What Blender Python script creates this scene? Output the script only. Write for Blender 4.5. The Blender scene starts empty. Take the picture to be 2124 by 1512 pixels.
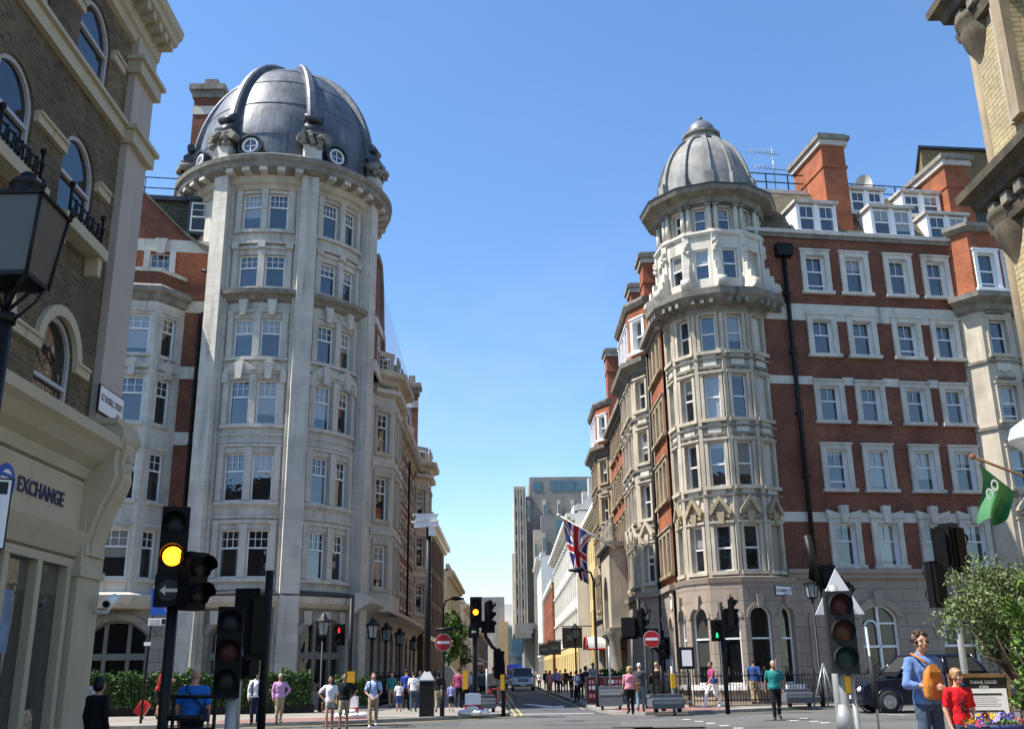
import bpy, bmesh, math, random
from mathutils import Vector, Matrix
from math import sin, cos, pi, radians as R_

# ---------------------------------------------------------------- camera, world, sun, exposure
sc = bpy.context.scene
COL = sc.collection
FPX, PITCH, ROLL, YAW = 2055.0, R_(17.2), R_(-0.8), R_(0.45)
CAM = Vector((0, 0, 1.6))
cd = bpy.data.cameras.new('camera'); co = bpy.data.objects.new('camera', cd); COL.objects.link(co)
cd.sensor_width = 36; cd.lens = 36 * FPX / 2124; cd.clip_end = 4000; cd.clip_start = 0.1
fw = Vector((sin(YAW) * cos(PITCH), cos(YAW) * cos(PITCH), sin(PITCH)))
r0 = Vector((cos(YAW), -sin(YAW), 0)); u0 = r0.cross(fw)
rt = cos(ROLL) * r0 + sin(ROLL) * u0; up = -sin(ROLL) * r0 + cos(ROLL) * u0
mw = Matrix((rt, up, -fw)).transposed().to_4x4(); mw.translation = CAM
co.matrix_world = mw
sc.camera = co
w = bpy.data.worlds.new('World'); sc.world = w; w.use_nodes = True
SUN_EL, SUN_PHI = R_(57), R_(-80)       # phi measured from -Y towards +X
sd = Vector((sin(SUN_PHI) * cos(SUN_EL), -cos(SUN_PHI) * cos(SUN_EL), sin(SUN_EL)))
nt = w.node_tree; bg = nt.nodes['Background']
sky = nt.nodes.new('ShaderNodeTexSky'); sky.sky_type = 'NISHITA'; sky.sun_disc = False
sky.sun_elevation = SUN_EL; sky.sun_rotation = math.atan2(sd.x, sd.y)
sky.air_density = 1.0; sky.dust_density = 0.3; sky.ozone_density = 4.0; sky.altitude = 0
hs_ = nt.nodes.new('ShaderNodeHueSaturation'); hs_.inputs['Saturation'].default_value = 1.11
nt.links.new(sky.outputs[0], hs_.inputs['Color']); 
# thin high cloud low over the end of the street
tc_ = nt.nodes.new('ShaderNodeTexCoord'); mp_ = nt.nodes.new('ShaderNodeMapping'); mp_.inputs['Scale'].default_value = (2.2, 2.2, 6.5); nt.links.new(tc_.outputs['Generated'], mp_.inputs[0])
nz_ = nt.nodes.new('ShaderNodeTexNoise'); nz_.inputs['Scale'].default_value = 1.6; nz_.inputs['Detail'].default_value = 7; nz_.inputs['Roughness'].default_value = .6; nt.links.new(mp_.outputs[0], nz_.inputs['Vector'])
rp_ = nt.nodes.new('ShaderNodeValToRGB'); rp_.color_ramp.elements[0].position = .46; rp_.color_ramp.elements[1].position = .80; rp_.color_ramp.elements[1].color = (.45, .45, .45, 1); nt.links.new(nz_.outputs[0], rp_.inputs[0])
sz_ = nt.nodes.new('ShaderNodeSeparateXYZ'); nt.links.new(tc_.outputs['Generated'], sz_.inputs[0])
rz_ = nt.nodes.new('ShaderNodeMapRange'); rz_.inputs[1].default_value = .10; rz_.inputs[2].default_value = .42; rz_.inputs[3].default_value = 1.0; rz_.inputs[4].default_value = 0.08; nt.links.new(sz_.outputs[2], rz_.inputs[0])
mm_ = nt.nodes.new('ShaderNodeMath'); mm_.operation = 'MULTIPLY'; nt.links.new(rp_.outputs[0], mm_.inputs[0]); nt.links.new(rz_.outputs[0], mm_.inputs[1])
mx_ = nt.nodes.new('ShaderNodeMix'); mx_.data_type = 'RGBA'; nt.links.new(mm_.outputs[0], mx_.inputs[0]); nt.links.new(hs_.outputs[0], mx_.inputs[6]); mx_.inputs[7].default_value = (3.6, 3.75, 4.0, 1)
nt.links.new(mx_.outputs[2], bg.inputs[0]); bg.inputs[1].default_value = 0.135
sl = bpy.data.lights.new('sun', 'SUN'); sl.energy = 5.0; sl.angle = R_(0.5); sl.color = (1.0, 0.955, 0.88)
so = bpy.data.objects.new('sun', sl); COL.objects.link(so)
so.rotation_euler = sd.to_track_quat('Z', 'Y').to_euler(); so.location = (-20, -10, 60)
vs = sc.view_settings; vs.view_transform = 'Standard'; vs.look = 'None'; vs.exposure = 0.90; vs.gamma = 1.0
try: sc.cycles.max_bounces = 6
except Exception: pass

def ray(px, py): return fw + rt * ((px - 1062) / FPX) + up * ((756 - py) / FPX)
def ground(px, py, z=0.0):
    d = ray(px, py); return CAM + d * ((z - CAM.z) / d.z)
def atY(px, py, Y):
    d = ray(px, py); return CAM + d * (Y / d.y)
def atX(px, py, X):
    d = ray(px, py); return CAM + d * (X / d.x)

# ---------------------------------------------------------------- materials
MATS = {}
def _nt(name):
    m = bpy.data.materials.new(name); m.use_nodes = True; MATS[name] = m
    return m, m.node_tree, m.node_tree.nodes['Principled BSDF']
def N(t, kind, **kw):
    n = t.nodes.new(kind)
    for k, v in kw.items():
        if isinstance(k, str) and k.startswith('i_'): n.inputs[k[2:].replace('_', ' ')].default_value = v
        else: setattr(n, k, v)
    return n
def rgb(c, k=1.0): return (min(1, c[0] * k), min(1, c[1] * k), min(1, c[2] * k), 1)
def mixc(t, fac, a, b, mode='MIX'):
    n = t.nodes.new('ShaderNodeMix'); n.data_type = 'RGBA'; n.blend_type = mode
    for s, v in ((n.inputs[0], fac), (n.inputs[6], a), (n.inputs[7], b)):
        if hasattr(v, 'is_linked') or hasattr(v, 'links'): t.links.new(v, s)
        else: s.default_value = v
    return n.outputs[2]
def ramp(t, src, a, b, c0=(0, 0, 0, 1), c1=(1, 1, 1, 1)):
    n = t.nodes.new('ShaderNodeValToRGB'); e = n.color_ramp.elements
    e[0].position = a; e[1].position = b; e[0].color = c0; e[1].color = c1
    t.links.new(src, n.inputs[0]); return n.outputs[0]
def noise(t, vec, scale, detail=4.0, rough=0.55, stretch=None):
    if stretch:
        mp = t.nodes.new('ShaderNodeMapping'); mp.inputs['Scale'].default_value = stretch
        t.links.new(vec, mp.inputs[0]); vec = mp.outputs[0]
    n = t.nodes.new('ShaderNodeTexNoise'); n.inputs['Scale'].default_value = scale
    n.inputs['Detail'].default_value = detail; n.inputs['Roughness'].default_value = rough
    t.links.new(vec, n.inputs['Vector']); return n.outputs[0]
def mat(name, c, rough=0.7, var=0.12, scale=2.5, metal=0.0, spec=0.4, streak=0.0, sc_=(0.10, 0.09, 0.075), bump=0.0, grain=0.0,
        joints=None, emit=None, estr=0.0, fine=60.0):
    m, t, b = _nt(name)
    co_ = t.nodes.new('ShaderNodeTexCoord'); uv = t.nodes.new('ShaderNodeUVMap')
    g = t.nodes.new('ShaderNodeNewGeometry')
    pos = g.outputs['Position']
    col = mixc(t, ramp(t, noise(t, pos, scale, 5), 0.3, 0.7), rgb(c, 1 - var), rgb(c, 1 + var))
    if joints:
        bw, bh, ms, jk = joints
        br = N(t, 'ShaderNodeTexBrick'); br.offset = 0.5
        for k, v in (('Scale', 1.0), ('Mortar Size', ms), ('Brick Width', bw), ('Row Height', bh), ('Mortar Smooth', 0.3)): br.inputs[k].default_value = v
        br.inputs['Color1'].default_value = (1, 1, 1, 1); br.inputs['Color2'].default_value = (0.88, 0.88, 0.87, 1); br.inputs['Mortar'].default_value = (jk, jk, jk, 1)
        t.links.new(uv.outputs[0], br.inputs['Vector'])
        col = mixc(t, 1.0, col, br.outputs[0], 'MULTIPLY')
    if streak > 0:
        s1 = ramp(t, noise(t, pos, 1.0, 6, 0.65, (2.6, 2.6, 0.22)), 0.47, 0.74)
        s2 = ramp(t, noise(t, pos, 0.5, 5, 0.6), 0.38, 0.66)
        mu = t.nodes.new('ShaderNodeMath'); mu.operation = 'MULTIPLY'; t.links.new(s1, mu.inputs[0]); t.links.new(s2, mu.inputs[1])
        m2 = t.nodes.new('ShaderNodeMath'); m2.operation = 'MULTIPLY'; t.links.new(mu.outputs[0], m2.inputs[0]); m2.inputs[1].default_value = streak
        col = mixc(t, m2.outputs[0], col, rgb(sc_))
    if grain > 0:
        gn = ramp(t, noise(t, pos, fine, 2), 0.3, 0.7, (1 - grain,) * 3 + (1,), (1 + grain,) * 3 + (1,))
        col = mixc(t, 1.0, col, gn, 'MULTIPLY')
    t.links.new(col, b.inputs['Base Color'])
    b.inputs['Roughness'].default_value = rough; b.inputs['Metallic'].default_value = metal
    b.inputs['Specular IOR Level'].default_value = spec
    if bump > 0:
        bp = t.nodes.new('ShaderNodeBump'); bp.inputs['Strength'].default_value = bump; bp.inputs['Distance'].default_value = 0.03
        t.links.new(noise(t, pos, fine / 3, 4), bp.inputs['Height']); t.links.new(bp.outputs[0], b.inputs['Normal'])
    if emit:
        b.inputs['Emission Color'].default_value = rgb(emit); b.inputs['Emission Strength'].default_value = estr
    return m
def brick(name, c1, c2, mo, bw=0.23, bh=0.078, ms=0.012, streak=0.25, rough=0.85, sc_=(0.05, 0.04, 0.035), bump=0.35):
    m, t, b = _nt(name)
    uv = t.nodes.new('ShaderNodeUVMap'); g = t.nodes.new('ShaderNodeNewGeometry'); pos = g.outputs['Position']
    br = N(t, 'ShaderNodeTexBrick'); br.offset = 0.5; br.inputs['Bias'].default_value = 0.0
    for k, v in (('Scale', 1.0), ('Mortar Size', ms), ('Brick Width', bw), ('Row Height', bh), ('Mortar Smooth', 0.2)): br.inputs[k].default_value = v
    br.inputs['Color1'].default_value = rgb(c1); br.inputs['Color2'].default_value = rgb(c2); br.inputs['Mortar'].default_value = rgb(mo)
    t.links.new(uv.outputs[0], br.inputs['Vector'])
    nz = ramp(t, noise(t, pos, 0.9, 6, 0.6), 0.3, 0.7, (0.72, 0.72, 0.72, 1), (1.18, 1.18, 1.18, 1))
    col = mixc(t, 1.0, br.outputs[0], nz, 'MULTIPLY')
    nz2 = ramp(t, noise(t, pos, 9.0, 3, 0.6), 0.25, 0.75, (0.82, 0.82, 0.82, 1), (1.15, 1.15, 1.15, 1))
    col = mixc(t, 1.0, col, nz2, 'MULTIPLY')
    pt = ramp(t, noise(t, pos, 0.28, 3, 0.5), 0.42, 0.62, (0.80, 0.80, 0.82, 1), (1.12, 1.10, 1.06, 1)); col = mixc(t, 1.0, col, pt, 'MULTIPLY')
    if streak:
        s1 = ramp(t, noise(t, pos, 1.0, 6, 0.65, (1.6, 1.6, 0.3)), 0.5, 0.8)
        m2 = t.nodes.new('ShaderNodeMath'); m2.operation = 'MULTIPLY'; t.links.new(s1, m2.inputs[0]); m2.inputs[1].default_value = streak
        col = mixc(t, m2.outputs[0], col, rgb(sc_))
    t.links.new(col, b.inputs['Base Color']); b.inputs['Roughness'].default_value = rough; b.inputs['Specular IOR Level'].default_value = 0.25
    if bump:
        bp = t.nodes.new('ShaderNodeBump'); bp.inputs['Strength'].default_value = bump; bp.inputs['Distance'].default_value = 0.01; bp.invert = True
        t.links.new(br.outputs['Fac'], bp.inputs['Height']); t.links.new(bp.outputs[0], b.inputs['Normal'])
    return m
def glass(name, c, c2, ior=1.7, rough=0.03, thr=0.62):
    m, t, b = _nt(name)
    oi = t.nodes.new('ShaderNodeObjectInfo'); tc = t.nodes.new('ShaderNodeTexCoord')
    sp = t.nodes.new('ShaderNodeSeparateXYZ'); t.links.new(tc.outputs['Generated'], sp.inputs[0])
    # a blind or curtain hangs behind some of the panes, a different length in each
    a = t.nodes.new('ShaderNodeMath'); a.operation = 'MULTIPLY'; a.inputs[1].default_value = 7.31; t.links.new(oi.outputs['Random'], a.inputs[0])
    fr = t.nodes.new('ShaderNodeMath'); fr.operation = 'FRACT'; t.links.new(a.outputs[0], fr.inputs[0])
    gt = t.nodes.new('ShaderNodeMath'); gt.operation = 'GREATER_THAN'; t.links.new(sp.outputs[2], gt.inputs[0]); t.links.new(fr.outputs[0], gt.inputs[1])
    g2 = t.nodes.new('ShaderNodeMath'); g2.operation = 'GREATER_THAN'; t.links.new(oi.outputs['Random'], g2.inputs[0]); g2.inputs[1].default_value = thr
    mm = t.nodes.new('ShaderNodeMath'); mm.operation = 'MULTIPLY'; t.links.new(gt.outputs[0], mm.inputs[0]); t.links.new(g2.outputs[0], mm.inputs[1])
    # and a pair of side curtains behind others
    ax = t.nodes.new('ShaderNodeMath'); ax.operation = 'SUBTRACT'; t.links.new(sp.outputs[0], ax.inputs[0]); ax.inputs[1].default_value = .5
    ab = t.nodes.new('ShaderNodeMath'); ab.operation = 'ABSOLUTE'; t.links.new(ax.outputs[0], ab.inputs[0])
    gc = t.nodes.new('ShaderNodeMath'); gc.operation = 'GREATER_THAN'; t.links.new(ab.outputs[0], gc.inputs[0]); gc.inputs[1].default_value = .33
    lc = t.nodes.new('ShaderNodeMath'); lc.operation = 'LESS_THAN'; t.links.new(oi.outputs['Random'], lc.inputs[0]); lc.inputs[1].default_value = .22
    cm = t.nodes.new('ShaderNodeMath'); cm.operation = 'MULTIPLY'; t.links.new(gc.outputs[0], cm.inputs[0]); t.links.new(lc.outputs[0], cm.inputs[1])
    col = mixc(t, mm.outputs[0], rgb(c), rgb(c2)); t.links.new(mixc(t, cm.outputs[0], col, rgb(c2, .6)), b.inputs['Base Color'])
    b.inputs['Roughness'].default_value = rough; b.inputs['IOR'].default_value = ior; b.inputs['Specular IOR Level'].default_value = 0.5
    bp = t.nodes.new('ShaderNodeBump'); bp.inputs['Strength'].default_value = 0.14; bp.inputs['Distance'].default_value = 0.05
    g = t.nodes.new('ShaderNodeNewGeometry')
    t.links.new(noise(t, g.outputs['Position'], 1.7, 2), bp.inputs['Height']); t.links.new(bp.outputs[0], b.inputs['Normal'])
    return m
STONE_J = (0.95, 0.42, 0.014, 0.74)
mat('portland_stone', (0.54, 0.50, 0.43), 0.85, 0.14, 0.7, streak=0.8, joints=STONE_J, grain=0.06)
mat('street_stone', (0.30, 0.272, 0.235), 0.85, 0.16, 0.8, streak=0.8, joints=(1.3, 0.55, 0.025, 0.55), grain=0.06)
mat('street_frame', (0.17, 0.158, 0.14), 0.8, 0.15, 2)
mat('stone_dressing', (0.50, 0.46, 0.395), 0.85, 0.14, 1.5, streak=0.75, grain=0.07, sc_=(0.07, 0.065, 0.055))
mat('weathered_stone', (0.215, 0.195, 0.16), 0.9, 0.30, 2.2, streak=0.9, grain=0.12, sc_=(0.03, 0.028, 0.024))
mat('terracotta_stone', (0.44, 0.385, 0.295), 0.85, 0.24, 1.0, streak=1.0, grain=0.07, sc_=(0.17, 0.12, 0.06))
mat('sooty_stone', (0.085, 0.070, 0.048), 0.9, 0.45, 2.5, streak=0.8, grain=0.15, sc_=(0.20, 0.15, 0.08))
mat('brown_stone', (0.33, 0.26, 0.165), 0.88, 0.22, 1.3, streak=0.85, grain=0.1, sc_=(0.05, 0.038, 0.025))
mat('pale_render', (0.56, 0.52, 0.435), 0.8, 0.12, 0.9, streak=0.75, grain=0.04)
mat('taupe_render', (0.32, 0.255, 0.20), 0.8, 0.08, 0.9, streak=0.35, joints=(1.4, 0.55, 0.022, 0.55), grain=0.05)
mat('taupe_plain', (0.32, 0.255, 0.20), 0.8, 0.08, 0.9, streak=0.35, grain=0.05)
mat('cream_stucco', (0.45, 0.40, 0.285), 0.75, 0.06, 0.9, streak=0.3, grain=0.04)
mat('pink_stucco', (0.42, 0.365, 0.31), 0.75, 0.05, 0.9, streak=0.22, grain=0.04)
mat('white_stucco', (0.76, 0.725, 0.64), 0.75, 0.05, 0.9, streak=0.25, joints=(2.0, 0.5, 0.02, 0.8))
mat('yellow_stucco', (0.62, 0.46, 0.19), 0.8, 0.06, 0.9, streak=0.2)
mat('tan_panel', (0.50, 0.32, 0.15), 0.7, 0.05, 0.6, joints=(3, 2.2, 0.02, 0.7))
mat('concrete', (0.50, 0.445, 0.36), 0.9, 0.12, 0.4, streak=0.5, joints=(3.2, 2.9, 0.05, 0.75))
mat('dark_concrete', (0.21, 0.20, 0.18), 0.85, 0.15, 0.4, streak=0.4)
brick('red_brick', (0.23, 0.068, 0.034), (0.135, 0.042, 0.025), (0.235, 0.13, 0.085), 0.24, 0.09, 0.014, .5)
brick('orange_brick', (0.40, 0.10, 0.038), (0.29, 0.072, 0.029), (0.34, 0.16, 0.09), 0.24, 0.09, 0.016, .4)
brick('stock_brick', (0.185, 0.138, 0.070), (0.085, 0.065, 0.038), (0.16, 0.14, 0.10), 0.24, 0.095, 0.018, 0.4, bump=0.6)
brick('brown_brick', (0.10, 0.06, 0.04), (0.075, 0.045, 0.03), (0.09, 0.07, 0.05))
brick('glazed_brick', (0.56, 0.46, 0.25), (0.50, 0.40, 0.21), (0.30, 0.23, 0.12), 0.30, 0.10, 0.012, 0.15, 0.35)
brick('tan_brick', (0.24, 0.17, 0.07), (0.20, 0.14, 0.06), (0.18, 0.14, 0.08))
brick('slate_tile', (0.17, 0.15, 0.10), (0.11, 0.10, 0.075), (0.05, 0.048, 0.04), 0.30, 0.20, 0.015, 0.5)
mat('lead_sheet', (0.105, 0.112, 0.128), 0.50, 0.30, 0.9, metal=0.25, spec=0.45, streak=0.75, sc_=(0.34, 0.35, 0.36), bump=0.6, fine=4.0, joints=(1.9, 1.35, 0.03, 0.6))
mat('lead_dark', (0.05, 0.052, 0.06), 0.4, 0.2, 2, metal=0.4)
mat('grey_lead_stone', (0.22, 0.215, 0.20), 0.7, 0.25, 1.8, streak=0.8, sc_=(0.06, 0.055, 0.05), grain=0.1)
mat('white_paint', (0.78, 0.78, 0.76), 0.45, 0.03, 3)
mat('off_white', (0.62, 0.60, 0.55), 0.5, 0.05, 3)
mat('black_metal', (0.008, 0.008, 0.009), 0.5, 0.2, 5, spec=0.25)
mat('black_plastic', (0.005, 0.005, 0.006), 0.6, 0.2, 5, spec=0.15)
mat('grey_metal', (0.30, 0.31, 0.31), 0.45, 0.12, 6, metal=0.6)
mat('cctv_white', (0.80, 0.81, 0.82), 0.35, 0.03, 5)
glass('window_glass', (0.006, 0.008, 0.012), (0.24, 0.235, 0.21), 2.15, thr=.58)
glass('deep_glass', (0.004, 0.005, 0.007), (0.02, 0.02, 0.02), 1.75, thr=2.0)
glass('dark_glass', (0.006, 0.007, 0.008), (0.05, 0.05, 0.045), 1.5)
glass('shop_glass', (0.05, 0.05, 0.045), (0.10, 0.10, 0.09), 2.0, 0.04, 0.5)
glass('office_glass', (0.03, 0.08, 0.09), (0.10, 0.2, 0.22), 1.9, 0.06, 0.5)
mat('asphalt', (0.108, 0.107, 0.103), 0.9, 0.22, 0.35, spec=0.25, bump=0.3, grain=0.16, fine=90)
mat('dark_asphalt', (0.085, 0.087, 0.092), 0.9, 0.12, 0.6, spec=0.25, bump=0.3, grain=0.14, fine=90)
mat('paving_slab', (0.255, 0.232, 0.20), 0.85, 0.22, 0.5, joints=(0.75, 0.6, 0.012, 0.7), grain=0.08)
mat('granite_kerb', (0.27, 0.25, 0.22), 0.8, 0.2, 3, grain=0.12, joints=(1.1, 5, 0.015, 0.6))
mat('tactile_red', (0.27, 0.135, 0.11), 0.85, 0.1, 1.2, joints=(0.4, 0.4, 0.012, 0.75), grain=0.1)
mat('yellow_line', (0.36, 0.30, 0.13), 0.8, 0.3, 5, grain=0.2)
mat('white_line', (0.62, 0.62, 0.60), 0.8, 0.25, 5, grain=0.2)
mat('ground_earth', (0.16, 0.155, 0.15), 0.95, 0.15, 0.3)

# ---------------------------------------------------------------- mesh builder
class Flat:
    def __init__(s, x, y, a): s.o = (x, y); s.a = a; s.c = cos(a); s.s = sin(a); s.curved = False
    def pt(s, u, n, z): return (s.o[0] + u * s.c + n * s.s, s.o[1] + u * s.s - n * s.c, z)
    def ang(s, u): return s.a
class Cyl:
    def __init__(s, x, y, r, phi): s.o = (x, y); s.r = r; s.p = phi; s.curved = True
    def pt(s, u, n, z):
        p = s.p + u / s.r; return (s.o[0] + (s.r + n) * sin(p), s.o[1] - (s.r + n) * cos(p), z)
    def ang(s, u): return s.p + u / s.r
WORLD = Flat(0, 0, 0); WORLD.pt = lambda u, n, z: (u, n, z)

class MB:
    def __init__(s): s.v = []; s.f = []; s.m = []; s.sm = set()
    def poly(s, pts, m, smooth=False):
        b = len(s.v); s.v += [tuple(p) for p in pts]; s.f.append(tuple(range(b, b + len(pts)))); s.m.append(m)
        if smooth: s.sm.add(len(s.f) - 1)
    def grid(s, rows, m, smooth=False, closed=False, caps=False):
        b = len(s.v); n = len(rows[0])
        for r in rows: s.v += [tuple(p) for p in r]
        for i in range(len(rows) - 1):
            for j in range(n if closed else n - 1):
                k = (j + 1) % n
                s.f.append((b + i * n + j, b + i * n + k, b + (i + 1) * n + k, b + (i + 1) * n + j)); s.m.append(m)
                if smooth: s.sm.add(len(s.f) - 1)
        if caps:
            s.f.append(tuple(range(b, b + n))[::-1]); s.m.append(m)
            q = b + (len(rows) - 1) * n; s.f.append(tuple(range(q, q + n))); s.m.append(m)
    def box(s, F, u0, u1, n0, n1, z0, z1, m, faces='all'):
        k = 1
        if getattr(F, 'curved', False): k = max(1, int(abs(u1 - u0) / 0.45))
        us = [u0 + (u1 - u0) * i / k for i in range(k + 1)]
        rows = [[F.pt(u, n0, z0), F.pt(u, n1, z0), F.pt(u, n1, z1), F.pt(u, n0, z1)] for u in us]
        s.grid(rows, m, closed=True, caps=True)
    def wbox(s, x0, x1, y0, y1, z0, z1, m): s.box(WORLD, x0, x1, y0, y1, z0, z1, m)
    def prism(s, F, pts, n0, n1, m):             # outline (u,z) in the wall plane, extruded along n
        a = [F.pt(u, n0, z) for u, z in pts]; b = [F.pt(u, n1, z) for u, z in pts]
        s.grid([a, b], m, closed=True); s.poly(a[::-1], m); s.poly(b, m)
    def column(s, pts, z0, z1, m, cap=True):     # plan outline extruded in z
        a = [(x, y, z0) for x, y in pts]; b = [(x, y, z1) for x, y in pts]
        s.grid([a, b], m, closed=True)
        if cap: s.poly(a[::-1], m); s.poly(b, m)
    def lathe(s, c, prof, m, seg=24, a0=0, a1=2 * pi, smooth=True):
        full = abs(a1 - a0 - 2 * pi) < 1e-6
        k = seg if full else seg + 1
        rows = [[(c[0] + r * sin(a0 + (a1 - a0) * j / seg), c[1] - r * cos(a0 + (a1 - a0) * j / seg), c[2] + z) for j in range(k)] for r, z in prof]
        s.grid(rows, m, smooth, closed=full)
    def tube(s, pts, r, m, seg=8, smooth=True, caps=True):
        pts = [Vector(p) for p in pts]; rr = r if isinstance(r, (list, tuple)) else [r] * len(pts)
        rows = []; prev = None
        for i, p in enumerate(pts):
            d = (pts[min(i + 1, len(pts) - 1)] - pts[max(i - 1, 0)])
            d = d.normalized() if d.length > 1e-9 else Vector((0, 0, 1))
            if prev is None: x = d.orthogonal().normalized()
            else:
                x = prev - d * prev.dot(d); x = x.normalized() if x.length > 1e-6 else d.orthogonal().normalized()
            prev = x; y = d.cross(x)
            rows.append([p + (x * cos(2 * pi * j / seg) + y * sin(2 * pi * j / seg)) * rr[i] for j in range(seg)])
        s.grid(rows, m, smooth, closed=True, caps=caps)
    def ball(s, c, r, m, seg=12, rings=8, rz=None, ry=None):
        rz = rz or r; ry = ry or r
        rows = [[(c[0] + r * sin(pi * i / rings) * cos(2 * pi * j / seg), c[1] + ry * sin(pi * i / rings) * sin(2 * pi * j / seg), c[2] - rz * cos(pi * i / rings)) for j in range(seg)] for i in range(rings + 1)]
        s.grid(rows, m, True, closed=True)
    def sweep(s, path, prof, m, closed=False, caps=True):    # moulding (n,z) swept along a plan path; outward = right of travel
        P = [Vector((p[0], p[1])) for p in path]; k = len(P); rows = []
        for i in range(k):
            if closed: a, b = P[i] - P[i - 1], P[(i + 1) % k] - P[i]
            else:
                a = P[i] - P[i - 1] if i else P[1] - P[0]; b = P[i + 1] - P[i] if i < k - 1 else P[i] - P[i - 1]
            a = a.normalized(); b = b.normalized()
            n1 = Vector((a.y, -a.x)); n2 = Vector((b.y, -b.x)); n = (n1 + n2)
            n = n / max(0.3, n.dot(n1)) if n.length > 1e-6 else n1
            rows.append([(P[i].x + n.x * q, P[i].y + n.y * q, z) for q, z in prof])
        if closed: rows.append(rows[0])
        s.grid(rows, m, closed=True)
        if caps and not closed: s.poly(rows[0][::-1], m); s.poly(rows[-1], m)
    def arcpts(s, u, zs, hw, rise, k=10):          # arch from left springing to right springing
        if rise >= hw - 1e-6: return [(u - hw * cos(pi * i / k), zs + rise * sin(pi * i / k)) for i in range(k + 1)]
        R = (hw * hw + rise * rise) / (2 * rise); t = math.asin(hw / R)
        return [(u + R * sin(-t + 2 * t * i / k), zs + rise - R + R * cos(-t + 2 * t * i / k)) for i in range(k + 1)]
    def wall(s, F, u0, u1, z0, z1, ops, m, rev=0.25, mr=None, n=0.0):   # ops: (u,z,w,h,rise)
        mr = mr or m
        us = {u0, u1}; zs = {z0, z1}
        for o in ops:
            us |= {o[0] - o[2] / 2, o[0] + o[2] / 2}; zs |= {o[1], o[1] + o[3]}
        us = sorted(x for x in us if u0 - 1e-6 <= x <= u1 + 1e-6); zs = sorted(z for z in zs if z0 - 1e-6 <= z <= z1 + 1e-6)
        if getattr(F, 'curved', False):
            o2 = []
            for a, b in zip(us, us[1:]):
                k = max(1, int((b - a) / 0.4)); o2 += [a + (b - a) * i / k for i in range(k)]
            us = o2 + [us[-1]]
        for a, b in zip(us, us[1:]):
            if b - a < 1e-5: continue
            for c, d in zip(zs, zs[1:]):
                if d - c < 1e-5: continue
                uc, zc = (a + b) / 2, (c + d) / 2
                if any(abs(uc - o[0]) < o[2] / 2 and o[1] < zc < o[1] + o[3] for o in ops): continue
                s.poly([F.pt(a, n, c), F.pt(b, n, c), F.pt(b, n, d), F.pt(a, n, d)], m)
        for o in ops:
            u, z, w_, h = o[:4]; rise = o[4] if len(o) > 4 else 0; hw = w_ / 2; L, Rr, T = u - hw, u + hw, z + h
            q = lambda uu, nn, zz: F.pt(uu, nn, zz)
            sp = T - rise
            s.poly([q(L, n, z), q(L, n, sp), q(L, n - rev, sp), q(L, n - rev, z)], mr)
            s.poly([q(Rr, n, z), q(Rr, n - rev, z), q(Rr, n - rev, sp), q(Rr, n, sp)], mr)
            s.poly([q(L, n, z), q(L, n - rev, z), q(Rr, n - rev, z), q(Rr, n, z)], mr)
            if rise <= 0: s.poly([q(L, n, T), q(Rr, n, T), q(Rr, n - rev, T), q(L, n - rev, T)], mr)
            else:
                ap = s.arcpts(u, sp, hw, rise)
                for (a, za), (b, zb) in zip(ap, ap[1:]):
                    s.poly([q(a, n, za), q(b, n, zb), q(b, n, T), q(a, n, T)], m)
                    s.poly([q(a, n, za), q(a, n - rev, za), q(b, n - rev, zb), q(b, n, zb)], mr)
    def arch_ring(s, F, u, zs, hw, rise, t, n0, n1, m, k=12, leg=0.0):    # moulding round an arch
        a = s.arcpts(u, zs, hw, rise, k); b = s.arcpts(u, zs, hw + t, rise + t, k)
        if leg: a = [(u - hw, zs - leg)] + a + [(u + hw, zs - leg)]; b = [(u - hw - t, zs - leg)] + b + [(u + hw + t, zs - leg)]
        rows = [[F.pt(p[0], n0, p[1]), F.pt(p[0], n1, p[1]), F.pt(r[0], n1, r[1]), F.pt(r[0], n0, r[1])] for p, r in zip(a, b)]
        s.grid(rows, m, closed=True, caps=True)
    def mesh(s, name, off=(0, 0, 0)):
        me = bpy.data.meshes.new(name)
        ox, oy, oz = off
        me.from_pydata([(x - ox, y - oy, z - oz) for x, y, z in s.v], [], s.f)
        names = []
        for q in s.m:
            if q not in names: names.append(q)
        for q in names: me.materials.append(MATS[q])
        ix = {q: i for i, q in enumerate(names)}
        me.polygons.foreach_set('material_index', [ix[q] for q in s.m])
        me.polygons.foreach_set('use_smooth', [i in s.sm for i in range(len(s.f))])
        uvl = me.uv_layers.new(name='UVMap'); V = s.v; k = 0; uvs = []
        for p in me.polygons:
            nx, ny, nz = p.normal
            if abs(nz) < 0.8:
                L = math.hypot(nx, ny) or 1; tx, ty = -ny / L, nx / L; cz = math.sqrt(max(0.05, 1 - nz * nz))
                for vi in p.vertices: x, y, z = V[vi]; uvs += [x * tx + y * ty, z / cz]
            else:
                for vi in p.vertices: x, y, z = V[vi]; uvs += [x, y]
        uvl.data.foreach_set('uv', uvs)
        me.validate(); me.update()
        return me

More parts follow.
